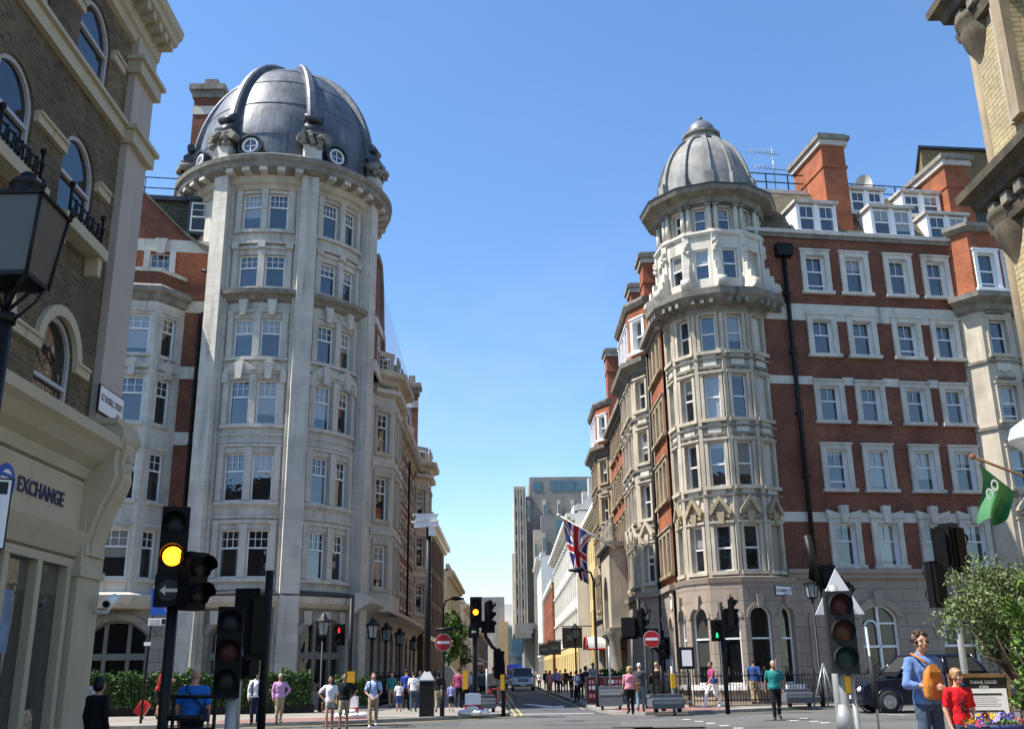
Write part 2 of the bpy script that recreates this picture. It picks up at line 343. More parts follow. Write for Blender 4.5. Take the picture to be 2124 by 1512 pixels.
OFF = {}
def link(o):
    COL.objects.link(o); return o
def tag(o, label=None, cat=None, group=None, kind=None):
    if label: o['label'] = label
    if cat: o['category'] = cat
    if group: o['group'] = group
    if kind: o['kind'] = kind
    return o
def thing(name, label, cat, loc=(0, 0, 0), rz=0.0, group=None, world=True):   # Empty at a thing's base; world=True: parts are modelled in world space
    o = link(bpy.data.objects.new(name, None)); o.empty_display_size = 0.3
    o.location = loc; o.rotation_euler = (0, 0, rz); tag(o, label, cat, group)
    OFF[o] = tuple(loc) if world else (0, 0, 0); return o
def part(mb, name, parent, label=None):
    off = OFF.get(parent, (0, 0, 0))
    o = link(bpy.data.objects.new(name, mb.mesh(name, off))); o.parent = parent
    OFF[o] = off
    if label: o['label'] = label
    return o
def single(mb, name, label, cat, loc=(0, 0, 0), group=None, kind=None, rz=0.0):
    o = link(bpy.data.objects.new(name, mb.mesh(name))); o.location = loc; o.rotation_euler = (0, 0, rz)
    return tag(o, label, cat, group, kind)
def structure(mb, name): return tag(link(bpy.data.objects.new(name, mb.mesh(name))), kind='structure')
def copy_tree(o, parent=None):
    c = o.copy(); COL.objects.link(c)
    if parent is not None: c.parent = parent
    for ch in list(o.children): copy_tree(ch, c)
    return c

# ---------------------------------------------------------------- windows (meshes cached, one object per window)
WC = {}
def sash_mesh(w_, h, cols, rows, top, fm='white_paint', ft=0.07, one=False, rise=0.0, glassm='window_glass', op=0.0):
    key = (round(w_, 3), round(h, 3), cols, rows, top, fm, ft, one, rise, glassm, op)
    if key in WC: return WC[key]
    F = Flat(0, 0, 0); f = MB(); hw = w_ / 2
    B = lambda a, b, z0, z1, y0=0.0, y1=0.09: f.wbox(a, b, y0, y1, z0, z1, fm)
    sp = h - rise
    B(-hw, -hw + ft, 0, sp); B(hw - ft, hw, 0, sp); B(-hw + ft, hw - ft, 0, ft)
    if rise <= 0: B(-hw + ft, hw - ft, h - ft, h)
    else: f.arch_ring(F, 0, sp, hw - ft, rise - ft, ft, -0.09, 0.0, fm)
    zt = h * (1 - top); gb = 0.028
    if not one: B(-hw + ft, hw - ft, zt - 0.035, zt + 0.035, -0.01, 0.08)
    if op > 0: B(-hw + ft, hw - ft, op, op + 0.07, 0.0, 0.05)
    for c in range(1, cols):
        x = -hw + ft + (w_ - 2 * ft) * c / cols
        B(x - gb / 2, x + gb / 2, (zt + 0.035) if not one else ft, h - ft if rise <= 0 else sp + rise * 0.8, 0.01, 0.05)
    for r in range(1, rows):
        z = zt + (h - zt) * r / rows; B(-hw + ft, hw - ft, z - gb / 2, z + gb / 2, 0.015, 0.045)
    g = MB(); i = 0.06
    if rise <= 0: g.poly([(-hw + .01, i, .01), (hw - .01, i, .01), (hw - .01, i, h - .01), (-hw + .01, i, h - .01)], glassm)
    else:
        ap = g.arcpts(0, sp, hw - .01, rise - .01); g.poly([(hw - .01, i, .01)] + [(a, i, z) for a, z in ap[::-1]] + [(-hw + .01, i, .01)], glassm)
    WC[key] = (f.mesh('window'), g.mesh('pane')); return WC[key]
def window(parent, F, u, n, z, meshes, name='window', label=None):
    p = F.pt(u, n, z); off = OFF.get(parent, (0, 0, 0))
    o = link(bpy.data.objects.new(name, meshes[0])); o.parent = parent
    o.location = (p[0] - off[0], p[1] - off[1], p[2] - off[2]); o.rotation_euler = (0, 0, F.ang(u))
    g = link(bpy.data.objects.new('pane', meshes[1])); g.parent = o
    if label: o['label'] = label
    return o
# ---------------------------------------------------------------- the ground: one sheet, roads, pavements, markings
def flat(name, pts, z, m):
    b = MB(); b.poly([(p[0], p[1], z) for p in pts], m); return structure(b, name)
flat('ground', [(-1500, -600), (1500, -600), (1500, 2500), (-1500, 2500)], -0.03, 'ground_earth')
flat('road', [(-120, -40), (120, -40), (120, 60), (-120, 60)], 0.0, 'asphalt')
flat('side_street', [(-0.9, 40.6), (4.4, 40.2), (3.6, 60), (2.9, 100), (2.5, 330), (-1.6, 330), (-0.9, 100), (-0.4, 69)], 0.004, 'dark_asphalt')
PH = 0.12
def pavement(name, kerb, back, kl=None):
    b = MB(); top = [(x, y) for x, y in kerb] + list(back)
    b.poly([(x, y, PH) for x, y in top], 'paving_slab'); structure(b, name)
    k = MB(); k.sweep(kerb, [(-0.3, 0.0), (0.012, 0.0), (0.0, PH + 0.004), (-0.3, PH + 0.004)], 'granite_kerb'); structure(k, 'kerb')
lk = [(-60, 28.5), (-12.6, 33.3), (-8.6, 34.0), (-5.3, 34.9), (-2.6, 36.6), (-0.9, 38.0), (-0.05, 39.2), (0.0, 40.5), (-0.15, 46), (-0.5, 69), (-1.0, 100), (-1.9, 330)]
pavement('left_pavement', lk, [(-9, 330), (-9, 60), (-60, 60)])
rk = [(2.2, 330), (2.8, 100), (3.4, 56), (3.55, 45), (3.62, 41.5), (4.0, 39.2), (5.0, 38.4), (6.6, 38.6), (9.1, 39.9), (13, 42.4), (17.4, 44.2), (60, 52)]
pavement('right_pavement', rk, [(60, 70), (7, 70), (9, 330)])
# buff and red tactile paving at the crossings
def tact(name, pts): flat(name, pts, PH + 0.006, 'tactile_red')
tact('tactile_paving', [(-9.6, 34.15), (-4.6, 35.5), (-4.9, 38.0), (-9.9, 36.6)])
tact('tactile_paving', [(4.15, 39.6), (5.1, 38.75), (8.4, 39.85), (8.3, 42.2), (4.4, 43.5)])
# yellow lines, dotted crossing studs, worn arrow
def line(path, off, wd, m, z=0.012):
    b = MB(); b.sweep(path, [(off, z), (off + wd, z), (off + wd, z + 0.001), (off, z + 0.001)], m); structure(b, 'road_marking')
line(lk[2:], 0.22, 0.10, 'yellow_line'); line(lk[2:], 0.46, 0.10, 'yellow_line')
line(rk[:4], 0.25, 0.10, 'yellow_line'); line(rk[6:], 0.25, 0.10, 'yellow_line')
def stud(x, y, s=0.13, l=0.13):
    b = MB(); b.wbox(x - l, x + l, y - s, y + s, 0.005, 0.013, 'white_line'); structure(b, 'road_marking')
for px, py in ((1424, 1492), (1450, 1496), (1475, 1500), (1503, 1505), (1532, 1510), (1648, 1494), (1690, 1496), (1712, 1499), (1668, 1490)):
    p = ground(px, py); stud(p.x, p.y)
b = MB()
p, q = ground(1790, 1478), ground(1885, 1484)
b.poly([(p.x, p.y, .012), (q.x, q.y, .012), (q.x, q.y + .5, .012), (p.x, p.y + .5, .012)], 'white_line'); structure(b, 'road_marking')
b = MB(); b.wbox(-0.1, 3.3, 40.7, 41.0, 0.008, 0.012, 'white_line'); structure(b, 'road_marking')
b = MB()
b.poly([(1.0, 53.5, .012), (2.2, 49.5, .012), (2.7, 50.5, .012), (2.5, 47.5, .012), (1.2, 47.2, .012), (1.75, 48.6, .012), (0.7, 53, .012)], 'white_line'); structure(b, 'road_marking')

r2 = random.Random(21)
mat('tar_patch', (0.075, 0.075, 0.074), .9, .2, 2, grain=.2); mat('iron_cover', (.05, .048, .045), .6, .2, 8)
for k in range(9):                                        # tar patches, covers and gully grates
    x, y = r2.uniform(-9, 16), r2.uniform(29.5, 35.5); a, c = r2.uniform(.6, 2.4), r2.uniform(.35, .9)
    b = MB(); b.poly([(x - a, y - c, .004), (x + a * .9, y - c * 1.05, .004), (x + a, y + c, .004), (x - a * 1.05, y + c * .9, .004)], 'tar_patch'); structure(b, 'road_patch')
for x, y in ((2.2, 35.0), (8.5, 33.5), (-3.2, 32.8), (1.7, 44.5)):
    b = MB(); b.column([(x + .33 * cos(2 * pi * k / 16), y + .33 * sin(2 * pi * k / 16)) for k in range(16)], .004, .01, 'iron_cover'); structure(b, 'road_cover')
for x, y in ((-5.0, 34.6), (5.6, 38.1), (-1.9, 36.6)):
    b = MB(); b.wbox(x - .25, x + .25, y - .3, y - .02, .004, .011, 'iron_cover'); structure(b, 'road_gully')
flat('near_pavement', [(3.4, 5), (12, 5), (12, 17), (4.0, 17)], .2, 'paving_slab')
b = MB(); b.sweep([(4.0, 17), (3.4, 5)], [(-.3, 0), (.0, 0), (0, .205), (-.3, .205)], 'granite_kerb'); structure(b, 'kerb')
b = MB(); b.sweep([(12, 17), (4.0, 17)], [(-.3, 0), (.0, 0), (0, .205), (-.3, .205)], 'granite_kerb'); structure(b, 'kerb')
# ---------------------------------------------------------------- left: the domed corner building
def face(P1, P2):
    dx, dy = P2[0] - P1[0], P2[1] - P1[1]
    return Flat(P1[0], P1[1], math.atan2(dy, dx)), math.hypot(dx, dy)
TX, TY, TR = -12.07, 50.0, 4.72
DB = thing('domed_building', 'pale stone corner building with a round tower under a big lead dome', 'building', (TX, TY, 0))
ROWS = [(5.79, 7.93), (9.25, 11.49), (12.87, 15.03), (16.18, 18.13), (19.76, 21.47), (22.84, 24.82)]
D2 = R_(1)
tw = MB(); td = MB()
wins = []
for phi in (1.5, 51.5, -48.5):
    F = Cyl(TX, TY, TR, R_(phi)); ha = R_(25) * TR
    if phi == -48.5:
        tw.wall(F, -ha, ha, 0, 25.6, [], 'portland_stone'); continue
    ops = [(sx * 0.67, z0, 0.98, z1 - z0) for z0, z1 in ROWS for sx in (-1, 1)]
    ops += [(0, 0.9, 2.7, 3.15, 0.75)]
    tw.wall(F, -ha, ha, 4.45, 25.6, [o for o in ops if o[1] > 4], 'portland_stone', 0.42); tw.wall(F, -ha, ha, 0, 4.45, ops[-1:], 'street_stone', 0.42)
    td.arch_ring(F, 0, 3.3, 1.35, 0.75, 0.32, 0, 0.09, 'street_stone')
    for kz in (-1.15, 0, 1.15): td.prism(F, [(kz * .9 - .16, 3.75), (kz * .9 + .16, 3.75), (kz * .9 + .2, 4.35), (kz * .9 - .2, 4.35)], 0, 0.14, 'stone_dressing')
    for i, (z0, z1) in enumerate(ROWS):
        top = i >= 4
        td.box(F, -1.5, 1.5, 0, 0.16, z0 - 0.2, z0 - 0.03, 'stone_dressing')                 # sill course
        td.box(F, -0.16, 0.16, 0, 0.12, z0, z1 + 0.25, 'stone_dressing')                        # mullion
        td.box(F, -1.5, 1.5, 0, 0.10, z1 + 0.28, z1 + 0.42, 'stone_dressing')
        for sx in (-1, 1): td.box(F, sx * 1.31 - .14, sx * 1.31 + .14, 0, 0.10, z0, z1 + 0.28, 'stone_dressing')
        if i == 2:
            for sx in (-1, 1):
                td.prism(F, [(sx * .67 - .74, z1 + .42), (sx * .67 + .74, z1 + .42), (sx * .67 + .74, z1 + .55), (sx * .67, z1 + 1.0), (sx * .67 - .74, z1 + .55)], 0, 0.20, 'stone_dressing')
                td.prism(F, [(sx * .67 - .13, z1 + .0), (sx * .67 + .13, z1), (sx * .67 + .2, z1 + .8), (sx * .67 - .2, z1 + .8)], 0, 0.27, 'stone_dressing')
                td.box(F, sx * 1.36 - .14, sx * 1.36 + .14, 0, 0.2, z1 - .15, z1 + .42, 'stone_dressing')
        if i == 3:
            for sx in (-1, 1): td.prism(F, [(sx * .67 - .12, z1 + .1), (sx * .67 + .12, z1 + .1), (sx * .67 + .22, z1 + .9), (sx * .67 - .22, z1 + .9)], 0, 0.28, 'stone_dressing')
        if i == 4:
            for sx in (-1, 0, 1): td.box(F, sx * 1.31 - .17, sx * 1.31 + .17, 0, 0.24, z1 + .3, z1 + .62, 'stone_dressing')
            td.box(F, -1.75, 1.75, 0, 0.18, z1 + .55, z1 + .7, 'stone_dressing')
        for sx in (-1, 1): wins.append((F, sx * 0.67, z0, z1 - z0, i))
    for z, hh in ((8.45, .12), (8.95, .1), (11.95, .1), (12.3, .1)): td.box(F, -1.85, 1.85, 0, 0.07, z, z + hh, 'stone_dressing')
tw.lathe((TX, TY, 0), [(TR, 0), (TR, 25.6)], 'portland_stone', 30, R_(76.5), R_(286.5))
part(tw, 'tower_wall', DB); part(td, 'window_dressing', DB)
SASH = {}
for F, u, z, h, i in wins:
    if i == 5: ms = sash_mesh(0.96, h, 4, 2, 0.36)
    else: ms = sash_mesh(0.96, h, 3, 2, 0.38)
    window(DB, F, u, -0.2, z, ms)
for phi in (1.5, 51.5):
    F = Cyl(TX, TY, TR, R_(phi))
    f = MB(); G = Flat(0, 0, 0)
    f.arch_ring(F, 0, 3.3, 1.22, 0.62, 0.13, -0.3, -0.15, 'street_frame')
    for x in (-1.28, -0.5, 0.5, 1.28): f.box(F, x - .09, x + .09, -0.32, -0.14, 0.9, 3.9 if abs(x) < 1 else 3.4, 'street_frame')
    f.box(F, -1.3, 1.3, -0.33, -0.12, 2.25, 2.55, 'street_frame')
    g = MB(); g.wall(F, -1.34, 1.34, 0.92, 4.0, [], 'dark_glass', n=-0.30)
    o = part(f, 'arched_window', DB); part(g, 'pane', o)
# string courses and cornices
sc_ = MB()
for phi in (1.5, 51.5, -48.5):
    a0, a1 = R_(phi - 21.2), R_(phi + 21.2)
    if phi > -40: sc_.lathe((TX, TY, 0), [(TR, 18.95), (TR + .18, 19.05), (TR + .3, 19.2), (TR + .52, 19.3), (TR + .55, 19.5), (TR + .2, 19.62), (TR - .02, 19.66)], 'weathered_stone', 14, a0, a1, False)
part(sc_, 'string_course', DB)
sc_ = MB()
sc_.lathe((TX, TY, 0), [(TR - .05, 4.45), (TR + .25, 4.5), (TR + .5, 4.68), (TR + .6, 4.95)], 'stone_dressing', 28, R_(-50), R_(100), False)
sc_.lathe((TX, TY, 0), [(TR + .6, 4.95), (TR + .64, 5.03), (TR, 5.25)], 'lead_dark', 28, R_(-50), R_(100), False)
part(sc_, 'shopfront_cornice', DB)
cn = MB()
cn.lathe((TX, TY, 0), [(TR - .02, 24.95), (TR + .12, 25.0), (TR + .2, 25.2), (TR + .35, 25.3), (TR + .38, 25.5), (TR + .42, 25.62)], 'terracotta_stone', 72, smooth=False)
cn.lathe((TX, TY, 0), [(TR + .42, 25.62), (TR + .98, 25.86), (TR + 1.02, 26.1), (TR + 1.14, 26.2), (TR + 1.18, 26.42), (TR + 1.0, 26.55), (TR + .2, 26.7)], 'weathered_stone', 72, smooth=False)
cor = part(cn, 'cornice', DB)
for k in range(40):
    ph = k * 9 + 1.5; mb = MB()
    if min(abs((ph - q + 180) % 360 - 180) for q in (-73.5, -23.5, 26.5, 76.5)) < 5.5: continue
    F = Cyl(TX, TY, TR, R_(ph)); mb.box(F, -.16, .16, .38, .94, 25.62, 25.88, 'portland_stone'); part(mb, 'modillion', cor)
RIBS = (-73.5, -23.5, 26.5, 76.5, 126.5, 176.5, -123.5)
for ph in RIBS[:4]:
    F = Cyl(TX, TY, TR, R_(ph)); p = MB()
    p.prism(F, [(-.52, 0), (.52, 0), (.50, 25.6), (-.50, 25.6)], -.1, .28, 'portland_stone')
    p.prism(F, [(-.40, 0), (.40, 0), (.38, 25.75), (-.38, 25.75)], .28, .62, 'portland_stone')
    part(p, 'pier', DB)
# dome
DZ, DA, DBH = 27.9, 4.80, 6.55
def dome_pt(t): return DA * cos(t), DZ + DBH * sin(t)
dm = MB()
prof = [(DA, 26.5), (DA, 27.3)] + [dome_pt(pi / 2 * i / 22) for i in range(23)]
dm.lathe((TX, TY, 0), prof, 'lead_sheet', 72)
for k in range(4):                                        # welted joints
    t = (0.05, 0.36, 0.66, 0.95)[k]; r, z = dome_pt(t)
    dm.lathe((TX, TY, 0), [(r + .0, z - .03), (r + .035, z), (r - .02, z + .04)], 'lead_sheet', 72)
dome = part(dm, 'dome', DB)
for ph in RIBS:
    a = R_(ph); rb = MB(); rows = []
    for i in range(19):
        t = 0.10 + (pi / 2 - 0.16) * i / 18; r, z = dome_pt(t); wd = 0.27 - 0.13 * i / 18
        nx, nz = cos(t) * DBH, sin(t) * DA; L = math.hypot(nx, nz); nx /= L; nz /= L
        pts = []
        for q, e in ((-wd, -.1), (-wd, .26), (-wd * .55, .34), (wd * .55, .34), (wd, .26), (wd, -.1)):
            rr = r + nx * e; pts.append((TX + rr * sin(a) + q * cos(a), TY - rr * cos(a) + q * sin(a), z + nz * e))
        rows.append(pts)
    rb.grid(rows, 'lead_sheet', closed=True, caps=True)
    F = Cyl(TX, TY, DA, a)
    for zc, nn, rr in ((29.05, .42, .2), (28.35, .5, .27)):     # scrolls at the foot of the rib
        rb.tube([F.pt(-.46, nn, zc), F.pt(.46, nn, zc)], rr, 'lead_dark', 12)
    o = part(rb, 'dome_rib', DB)
    c = MB(); c.box(F, -.38, .38, .05, .75, 26.5, 27.35, 'portland_stone')
    c.box(F, -.55, .55, -.05, .88, 27.95, 28.1, 'weathered_stone')
    rnd = random.Random(int(ph * 10))
    for k in range(16):
        uu, zz = rnd.uniform(-.5, .5), rnd.uniform(27.3, 27.95)
        c.ball(F.pt(uu, .72 + rnd.uniform(-.1, .16) + (zz - 27.3) * .2, zz), rnd.uniform(.09, .2), 'weathered_stone', 7, 5)
    for sx in (-1, 1): c.tube([F.pt(sx * .58, .3, 27.75), F.pt(sx * .58, .92, 27.75)], .2, 'weathered_stone', 8)
    c.box(F, -.36, .36, .1, .68, 27.3, 27.96, 'weathered_stone')
    part(c, 'rib_capital', o)
for ph in (-48.5, -8.5, 42.5, 101.5):                          # round dormer windows at the foot of the dome
    F = Cyl(TX, TY, DA, R_(ph)); d = MB(); K = 20; cz = 27.35
    ring = lambda r, n: [F.pt(r * cos(2 * pi * k / K), n, cz + r * sin(2 * pi * k / K)) for k in range(K)]
    d.grid([ring(.50, -1.2), ring(.50, .30), ring(.42, .34), ring(.42, .1)], 'lead_sheet', closed=True)
    d.grid([ring(.62, .10), ring(.62, .40), ring(.52, .40), ring(.52, .18)], 'lead_dark', closed=True)
    o = part(d, 'round_dormer', DB)
    g = MB(); g.grid([ring(.42, .24), ring(.42, .33), ring(.33, .35), ring(.33, .24)], 'white_paint', closed=True)
    g.box(F, -.018, .018, .24, .28, cz - .34, cz + .34, 'white_paint'); g.box(F, -.34, .34, .245, .275, cz - .018, cz + .018, 'white_paint')
    g.poly(ring(.36, .235), 'window_glass'); part(g, 'round_window', o)
# wing along the cross street
WF = Flat(-14.2, 46.25, R_(8.5)); wg = MB(); wd_ = MB()
wg.wall(WF, -16, -0.05, 0, 20.2, [], 'red_brick')
for z in (5.0, 8.6, 12.05, 15.3, 18.7): b = MB(); b.box(WF, -1.6, 0.4, 0, .06, z, z + .62 if z > 12 else z + .5, 'stone_dressing'); part(b, 'string_course', DB)
P = [WF.pt(u, n, 0)[:2] for u, n in ((-8.05, 0), (-6.95, 1.3), (-2.62, 1.3), (-1.55, 0))]
bayw = []
for A, B, cs in ((P[0], P[1], [(.5, .72)]), (P[1], P[2], [(.16, 1.2), (.47, 1.2), (.80, 1.22)]), (P[2], P[3], [(.5, .78)])):
    F, L = face(A, B); ops = [(L * c, z0, ww, z1 - z0) for c, ww in cs for z0, z1 in ROWS[:4]]
    wg.wall(F, 0, L, 4.6, 19.3, ops, 'portland_stone', .3)
    for c, ww in cs:
        for i, (z0, z1) in enumerate(ROWS[:4]):
            bayw.append((F, L * c, z0, ww, z1 - z0))
            wd0 = MB(); wd0.box(F, L * c - ww / 2 - .12, L * c + ww / 2 + .12, 0, .12, z0 - .18, z0 - .02, 'stone_dressing')
            wd0.box(F, L * c - ww / 2 - .12, L * c + ww / 2 + .12, 0, .08, z1 + .14, z1 + .28, 'stone_dressing')
            if i == 2:
                wd0.prism(F, [(L * c - ww / 2 - .15, z1 + .4), (L * c + ww / 2 + .15, z1 + .4), (L * c + ww / 2 + .15, z1 + .5), (L * c, z1 + .95), (L * c - ww / 2 - .15, z1 + .5)], 0, .18, 'stone_dressing')
                wd0.prism(F, [(L * c - .13, z1), (L * c + .13, z1), (L * c + .2, z1 + .8), (L * c - .2, z1 + .8)], 0, .25, 'stone_dressing')
            part(wd0, 'window_surround', DB)
part(wg, 'wing_wall', DB)
for F, u, z, ww, h in bayw: window(DB, F, u, -.16, z, sash_mesh(ww - .02, h, 3 if ww > 1 else 2, 2, .36))
wd_ = MB()
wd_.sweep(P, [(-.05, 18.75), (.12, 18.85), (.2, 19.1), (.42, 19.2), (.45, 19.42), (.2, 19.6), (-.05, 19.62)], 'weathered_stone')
part(wd_, 'bay_cornice', DB); wd_ = MB()
wd_.sweep(P, [(-.05, 4.45), (.2, 4.5), (.42, 4.85), (.45, 5.02), (-.05, 5.2)], 'stone_dressing')
part(wd_, 'canopy', DB); wd_ = MB()
wd_.sweep(P, [(-.3, 19.62), (-.12, 19.62), (-.12, 20.35), (-.3, 20.35)], 'red_brick')
wd_.sweep(P, [(-.34, 20.35), (-.06, 20.35), (-.06, 20.55), (-.34, 20.55)], 'pale_render')
part(wd_, 'bay_parapet', DB)
gb = MB(); A = lambda u, z: WF.pt(u, -.1, z)
gb.wall(WF, -16, .05, 20.2, 21.95, [(-3.0, 20.62, 1.0, 1.25)], 'orange_brick', .2, n=-.1)
gb.prism(WF, [(-16, 21.95), (.0, 21.95), (.0, 22.6), (-16, 22.6)], -.3, -.06, 'pale_render')
gb.prism(WF, [(-16, 22.6), (-1.6, 22.6), (-3.9, 25.0), (-16, 25.0)], -.35, -.09, 'red_brick')
gable = part(gb, 'gable', DB)
cp = MB(); rows = []
for u, z in ((-6.0, 26.6), (-4.6, 25.75), (-3.2, 24.4), (-1.9, 23.1), (-1.0, 22.4), (-.1, 22.1), (.2, 22.08)):
    rows.append([WF.pt(u + .12, -.36, z - .3), WF.pt(u + .12, .12, z - .3), WF.pt(u - .1, .2, z), WF.pt(u - .1, -.36, z + .05)])
cp.grid(rows, 'weathered_stone', closed=True, caps=True)
for sx in (-.62, .62): cp.box(WF, -3.0 + sx - .14, -3.0 + sx + .14, -.1, .05, 20.6, 22.0, 'pale_render')
cp.prism(WF, [(-3.18, 21.8), (-2.82, 21.8), (-2.7, 22.6), (-3.3, 22.6)], -.1, .12, 'pale_render')
part(cp, 'gable_coping', gable); window(DB, WF, -3.0, -.25, 20.62, sash_mesh(1.0, 1.25, 3, 3, .9, one=True))
rf = MB()
rf.prism(WF, [(-16, 22.3), (-.4, 22.3), (-.4, 25.3), (-16, 25.3)], -5, -1.3, 'slate_tile')
rf.box(WF, -16, -.3, -5.2, -1.1, 25.3, 25.55, 'lead_dark')
roof = part(rf, 'roof', DB)
dr = MB(); dr.box(WF, -1.95, -.35, -1.9, -.55, 23.2, 25.1, 'lead_dark'); dr.box(WF, -2.05, -.25, -1.9, -.45, 25.1, 25.3, 'lead_dark')
part(dr, 'dormer', DB); window(DB, WF, -1.15, -.5, 23.35, sash_mesh(1.3, 1.6, 2, 2, .5))
rl = MB()
for z in (26.1, 26.7): rl.tube([WF.pt(-12, -1.4, z), WF.pt(-.3, -1.4, z)], .03, 'black_metal', 6)
for u in range(-12, 1, 2): rl.tube([WF.pt(u - .4, -1.4, 25.5), WF.pt(u - .4, -1.4, 26.7)], .03, 'black_metal', 6)
part(rl, 'roof_railing', DB)
dp = MB(); q = [WF.pt(-.78, .16, z) for z in (5.2, 18.6)] + [WF.pt(-.2, .2, 19.0), WF.pt(-.2, .2, 20.3)]
dp.tube(q, .085, 'black_metal', 8); dp.box(WF, -.55, .15, .02, .42, 20.3, 20.75, 'black_metal'); dp.tube([WF.pt(-.9, .3, 20.9), WF.pt(-.3, .3, 20.7)], .08, 'black_metal', 6)
for z in (7, 9.5, 12, 14.5, 17): dp.box(WF, -.91, -.65, .02, .2, z, z + .08, 'black_metal')
part(dp, 'drainpipe', DB)
gw = MB(); F = Flat(*WF.pt(0, .55, 0)[:2], WF.a)          # ground storey of the wing
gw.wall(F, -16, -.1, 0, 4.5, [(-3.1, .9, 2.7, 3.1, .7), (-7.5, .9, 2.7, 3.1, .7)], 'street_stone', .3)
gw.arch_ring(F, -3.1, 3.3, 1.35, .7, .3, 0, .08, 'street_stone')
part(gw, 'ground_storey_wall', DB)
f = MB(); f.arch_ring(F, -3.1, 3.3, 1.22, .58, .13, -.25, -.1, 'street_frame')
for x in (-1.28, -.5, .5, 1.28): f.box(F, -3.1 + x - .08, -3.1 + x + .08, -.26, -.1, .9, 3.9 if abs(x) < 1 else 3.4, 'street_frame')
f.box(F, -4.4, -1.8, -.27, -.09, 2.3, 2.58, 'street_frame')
g = MB(); g.box(F, -4.45, -1.75, -.3, -.24, .9, 4.0, 'dark_glass'); o = part(f, 'arched_window', DB); part(g, 'pane', o)
# wing along the side street
SF = Flat(-7.1, 48.6, R_(90)); sw = MB(); sd_ = MB(); sww = []
def swall(a, b, cols, m, F=SF, zt=16.9, ww=.95, band=True):
    ops = [(c, z0, ww, z1 - z0) for c in cols for z0, z1 in ROWS[:4]]
    sw.wall(F, a, b, 4.6, zt, ops, m, .28)
    for c in cols:
        for z0, z1 in ROWS[:4]:
            sww.append((F, c, z0, ww, z1 - z0))
            for x0, x1, y0, y1 in ((c - ww / 2 - .2, c + ww / 2 + .2, z0 - .2, z0 - .02), (c - ww / 2 - .2, c + ww / 2 + .2, z1 + .05, z1 + .35)): sd_.box(F, x0, x1, 0, .12, y0, y1, 'terracotta_stone')
            for sx in (-1, 1): sd_.box(F, c + sx * (ww / 2 + .11) - .09, c + sx * (ww / 2 + .11) + .09, 0, .06, z0, z1 + .05, 'terracotta_stone')
    if band:
        z = 5.6
        while z < zt - .6: sd_.box(F, a, b, 0, .03, z, z + .2, 'terracotta_stone'); z += .95
swall(0, 2.9, [1.6], 'portland_stone', band=False)
swall(9.3, 27.0, [11.2, 13.6, 16, 18.4, 20.8, 23.2, 25.4], 'red_brick')
baysP = []
for a, b in ((2.9, 9.3), (27.0, 32.2)):
    Q = [SF.pt(u, n, 0)[:2] for u, n in ((a, 0), (a + 1.1, 1.05), (b - 1.1, 1.05), (b, 0))]; baysP.append(Q)
    for i in range(3):
        F, L = face(Q[i], Q[i + 1]); swall(0, L, [L / 2] if i != 1 else [L * .25, L * .75], 'portland_stone' if a < 5 else 'terracotta_stone', F, 17.0, .8, False)
    sd_.sweep(Q, [(-.05, 16.5), (.15, 16.6), (.2, 16.85), (.6, 17.0), (.65, 17.3), (.25, 17.45), (-.1, 17.5)], 'terracotta_stone')
    sd_.sweep(Q, [(-.05, 16.0), (.35, 16.1), (.38, 16.3), (-.05, 16.35)], 'stone_dressing')
    sd_.sweep(Q, [(-.05, 8.5), (.08, 8.5), (.08, 8.8), (-.05, 8.8)], 'stone_dressing'); sd_.sweep(Q, [(-.05, 12.1), (.08, 12.1), (.08, 12.4), (-.05, 12.4)], 'stone_dressing')
sd_.sweep([SF.pt(u, 0, 0)[:2] for u in (9.0, 27.3)], [(-.05, 16.3), (.2, 16.4), (.3, 16.75), (.7, 16.9), (.75, 17.2), (-.1, 17.4)], 'terracotta_stone')
sd_.sweep([SF.pt(u, 0, 0)[:2] for u in (-1, 32.2)], [(-.05, 4.3), (.2, 4.5), (.75, 4.8), (.8, 5.0), (-.05, 5.25)], 'stone_dressing')
for k in range(22): sd_.box(SF, 9.6 + k * .8, 9.9 + k * .8, .2, .62, 16.5, 16.8, 'terracotta_stone')
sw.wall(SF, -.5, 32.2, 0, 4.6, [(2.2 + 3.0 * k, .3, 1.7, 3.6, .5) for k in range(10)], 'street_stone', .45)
bk = WORLD
sw.box(bk, -7.1, -7.12, 80.8, 80.85, 0, 17, 'red_brick')
sw.poly([(-7.1, 80.8, 0), (-25, 80.8, 0), (-25, 80.8, 17), (-7.1, 80.8, 17)], 'brown_brick')
part(sw, 'street_wall', DB); part(sd_, 'street_dressing', DB)
for F, u, z, ww, h in sww: window(DB, F, u, -.15, z, sash_mesh(ww - .02, h, 2, 2, .36))
g = MB()
for k in range(10): g.box(SF, 1.3 + 3 * k, 3.1 + 3 * k, -.5, -.4, .3, 4, 'dark_glass')
part(g, 'shop_glazing', DB)
g = MB(); g.prism(SF, [(.7, 16.6), (4.3, 16.6), (4.3, 18.6), (3.4, 19.4), (2.6, 22.0), (2.0, 22.9), (.7, 22.9)], -1.2, .30, 'red_brick')
for z0, z1 in ((16.6, 17.2), (19.2, 19.6)): g.box(SF, .6, 4.4, .1, .42, z0, z1, 'pale_render')
g.prism(SF, [(4.2, 18.45), (4.55, 18.5), (3.65, 19.5), (2.85, 22.1), (2.1, 23.15), (.6, 23.15), (.6, 22.85), (1.95, 22.85), (2.5, 21.9), (3.3, 19.3)], -.2, .45, 'weathered_stone')
part(g, 'street_gable', DB); window(DB, SF, 2.4, .32, 17.3, sash_mesh(.9, 1.7, 2, 2, .4))
rf = MB()
rf.poly([SF.pt(2, -.1, 17.0), SF.pt(32.2, -.1, 17.0), SF.pt(32.2, -3.6, 21.6), SF.pt(2, -3.6, 21.6)], 'slate_tile')
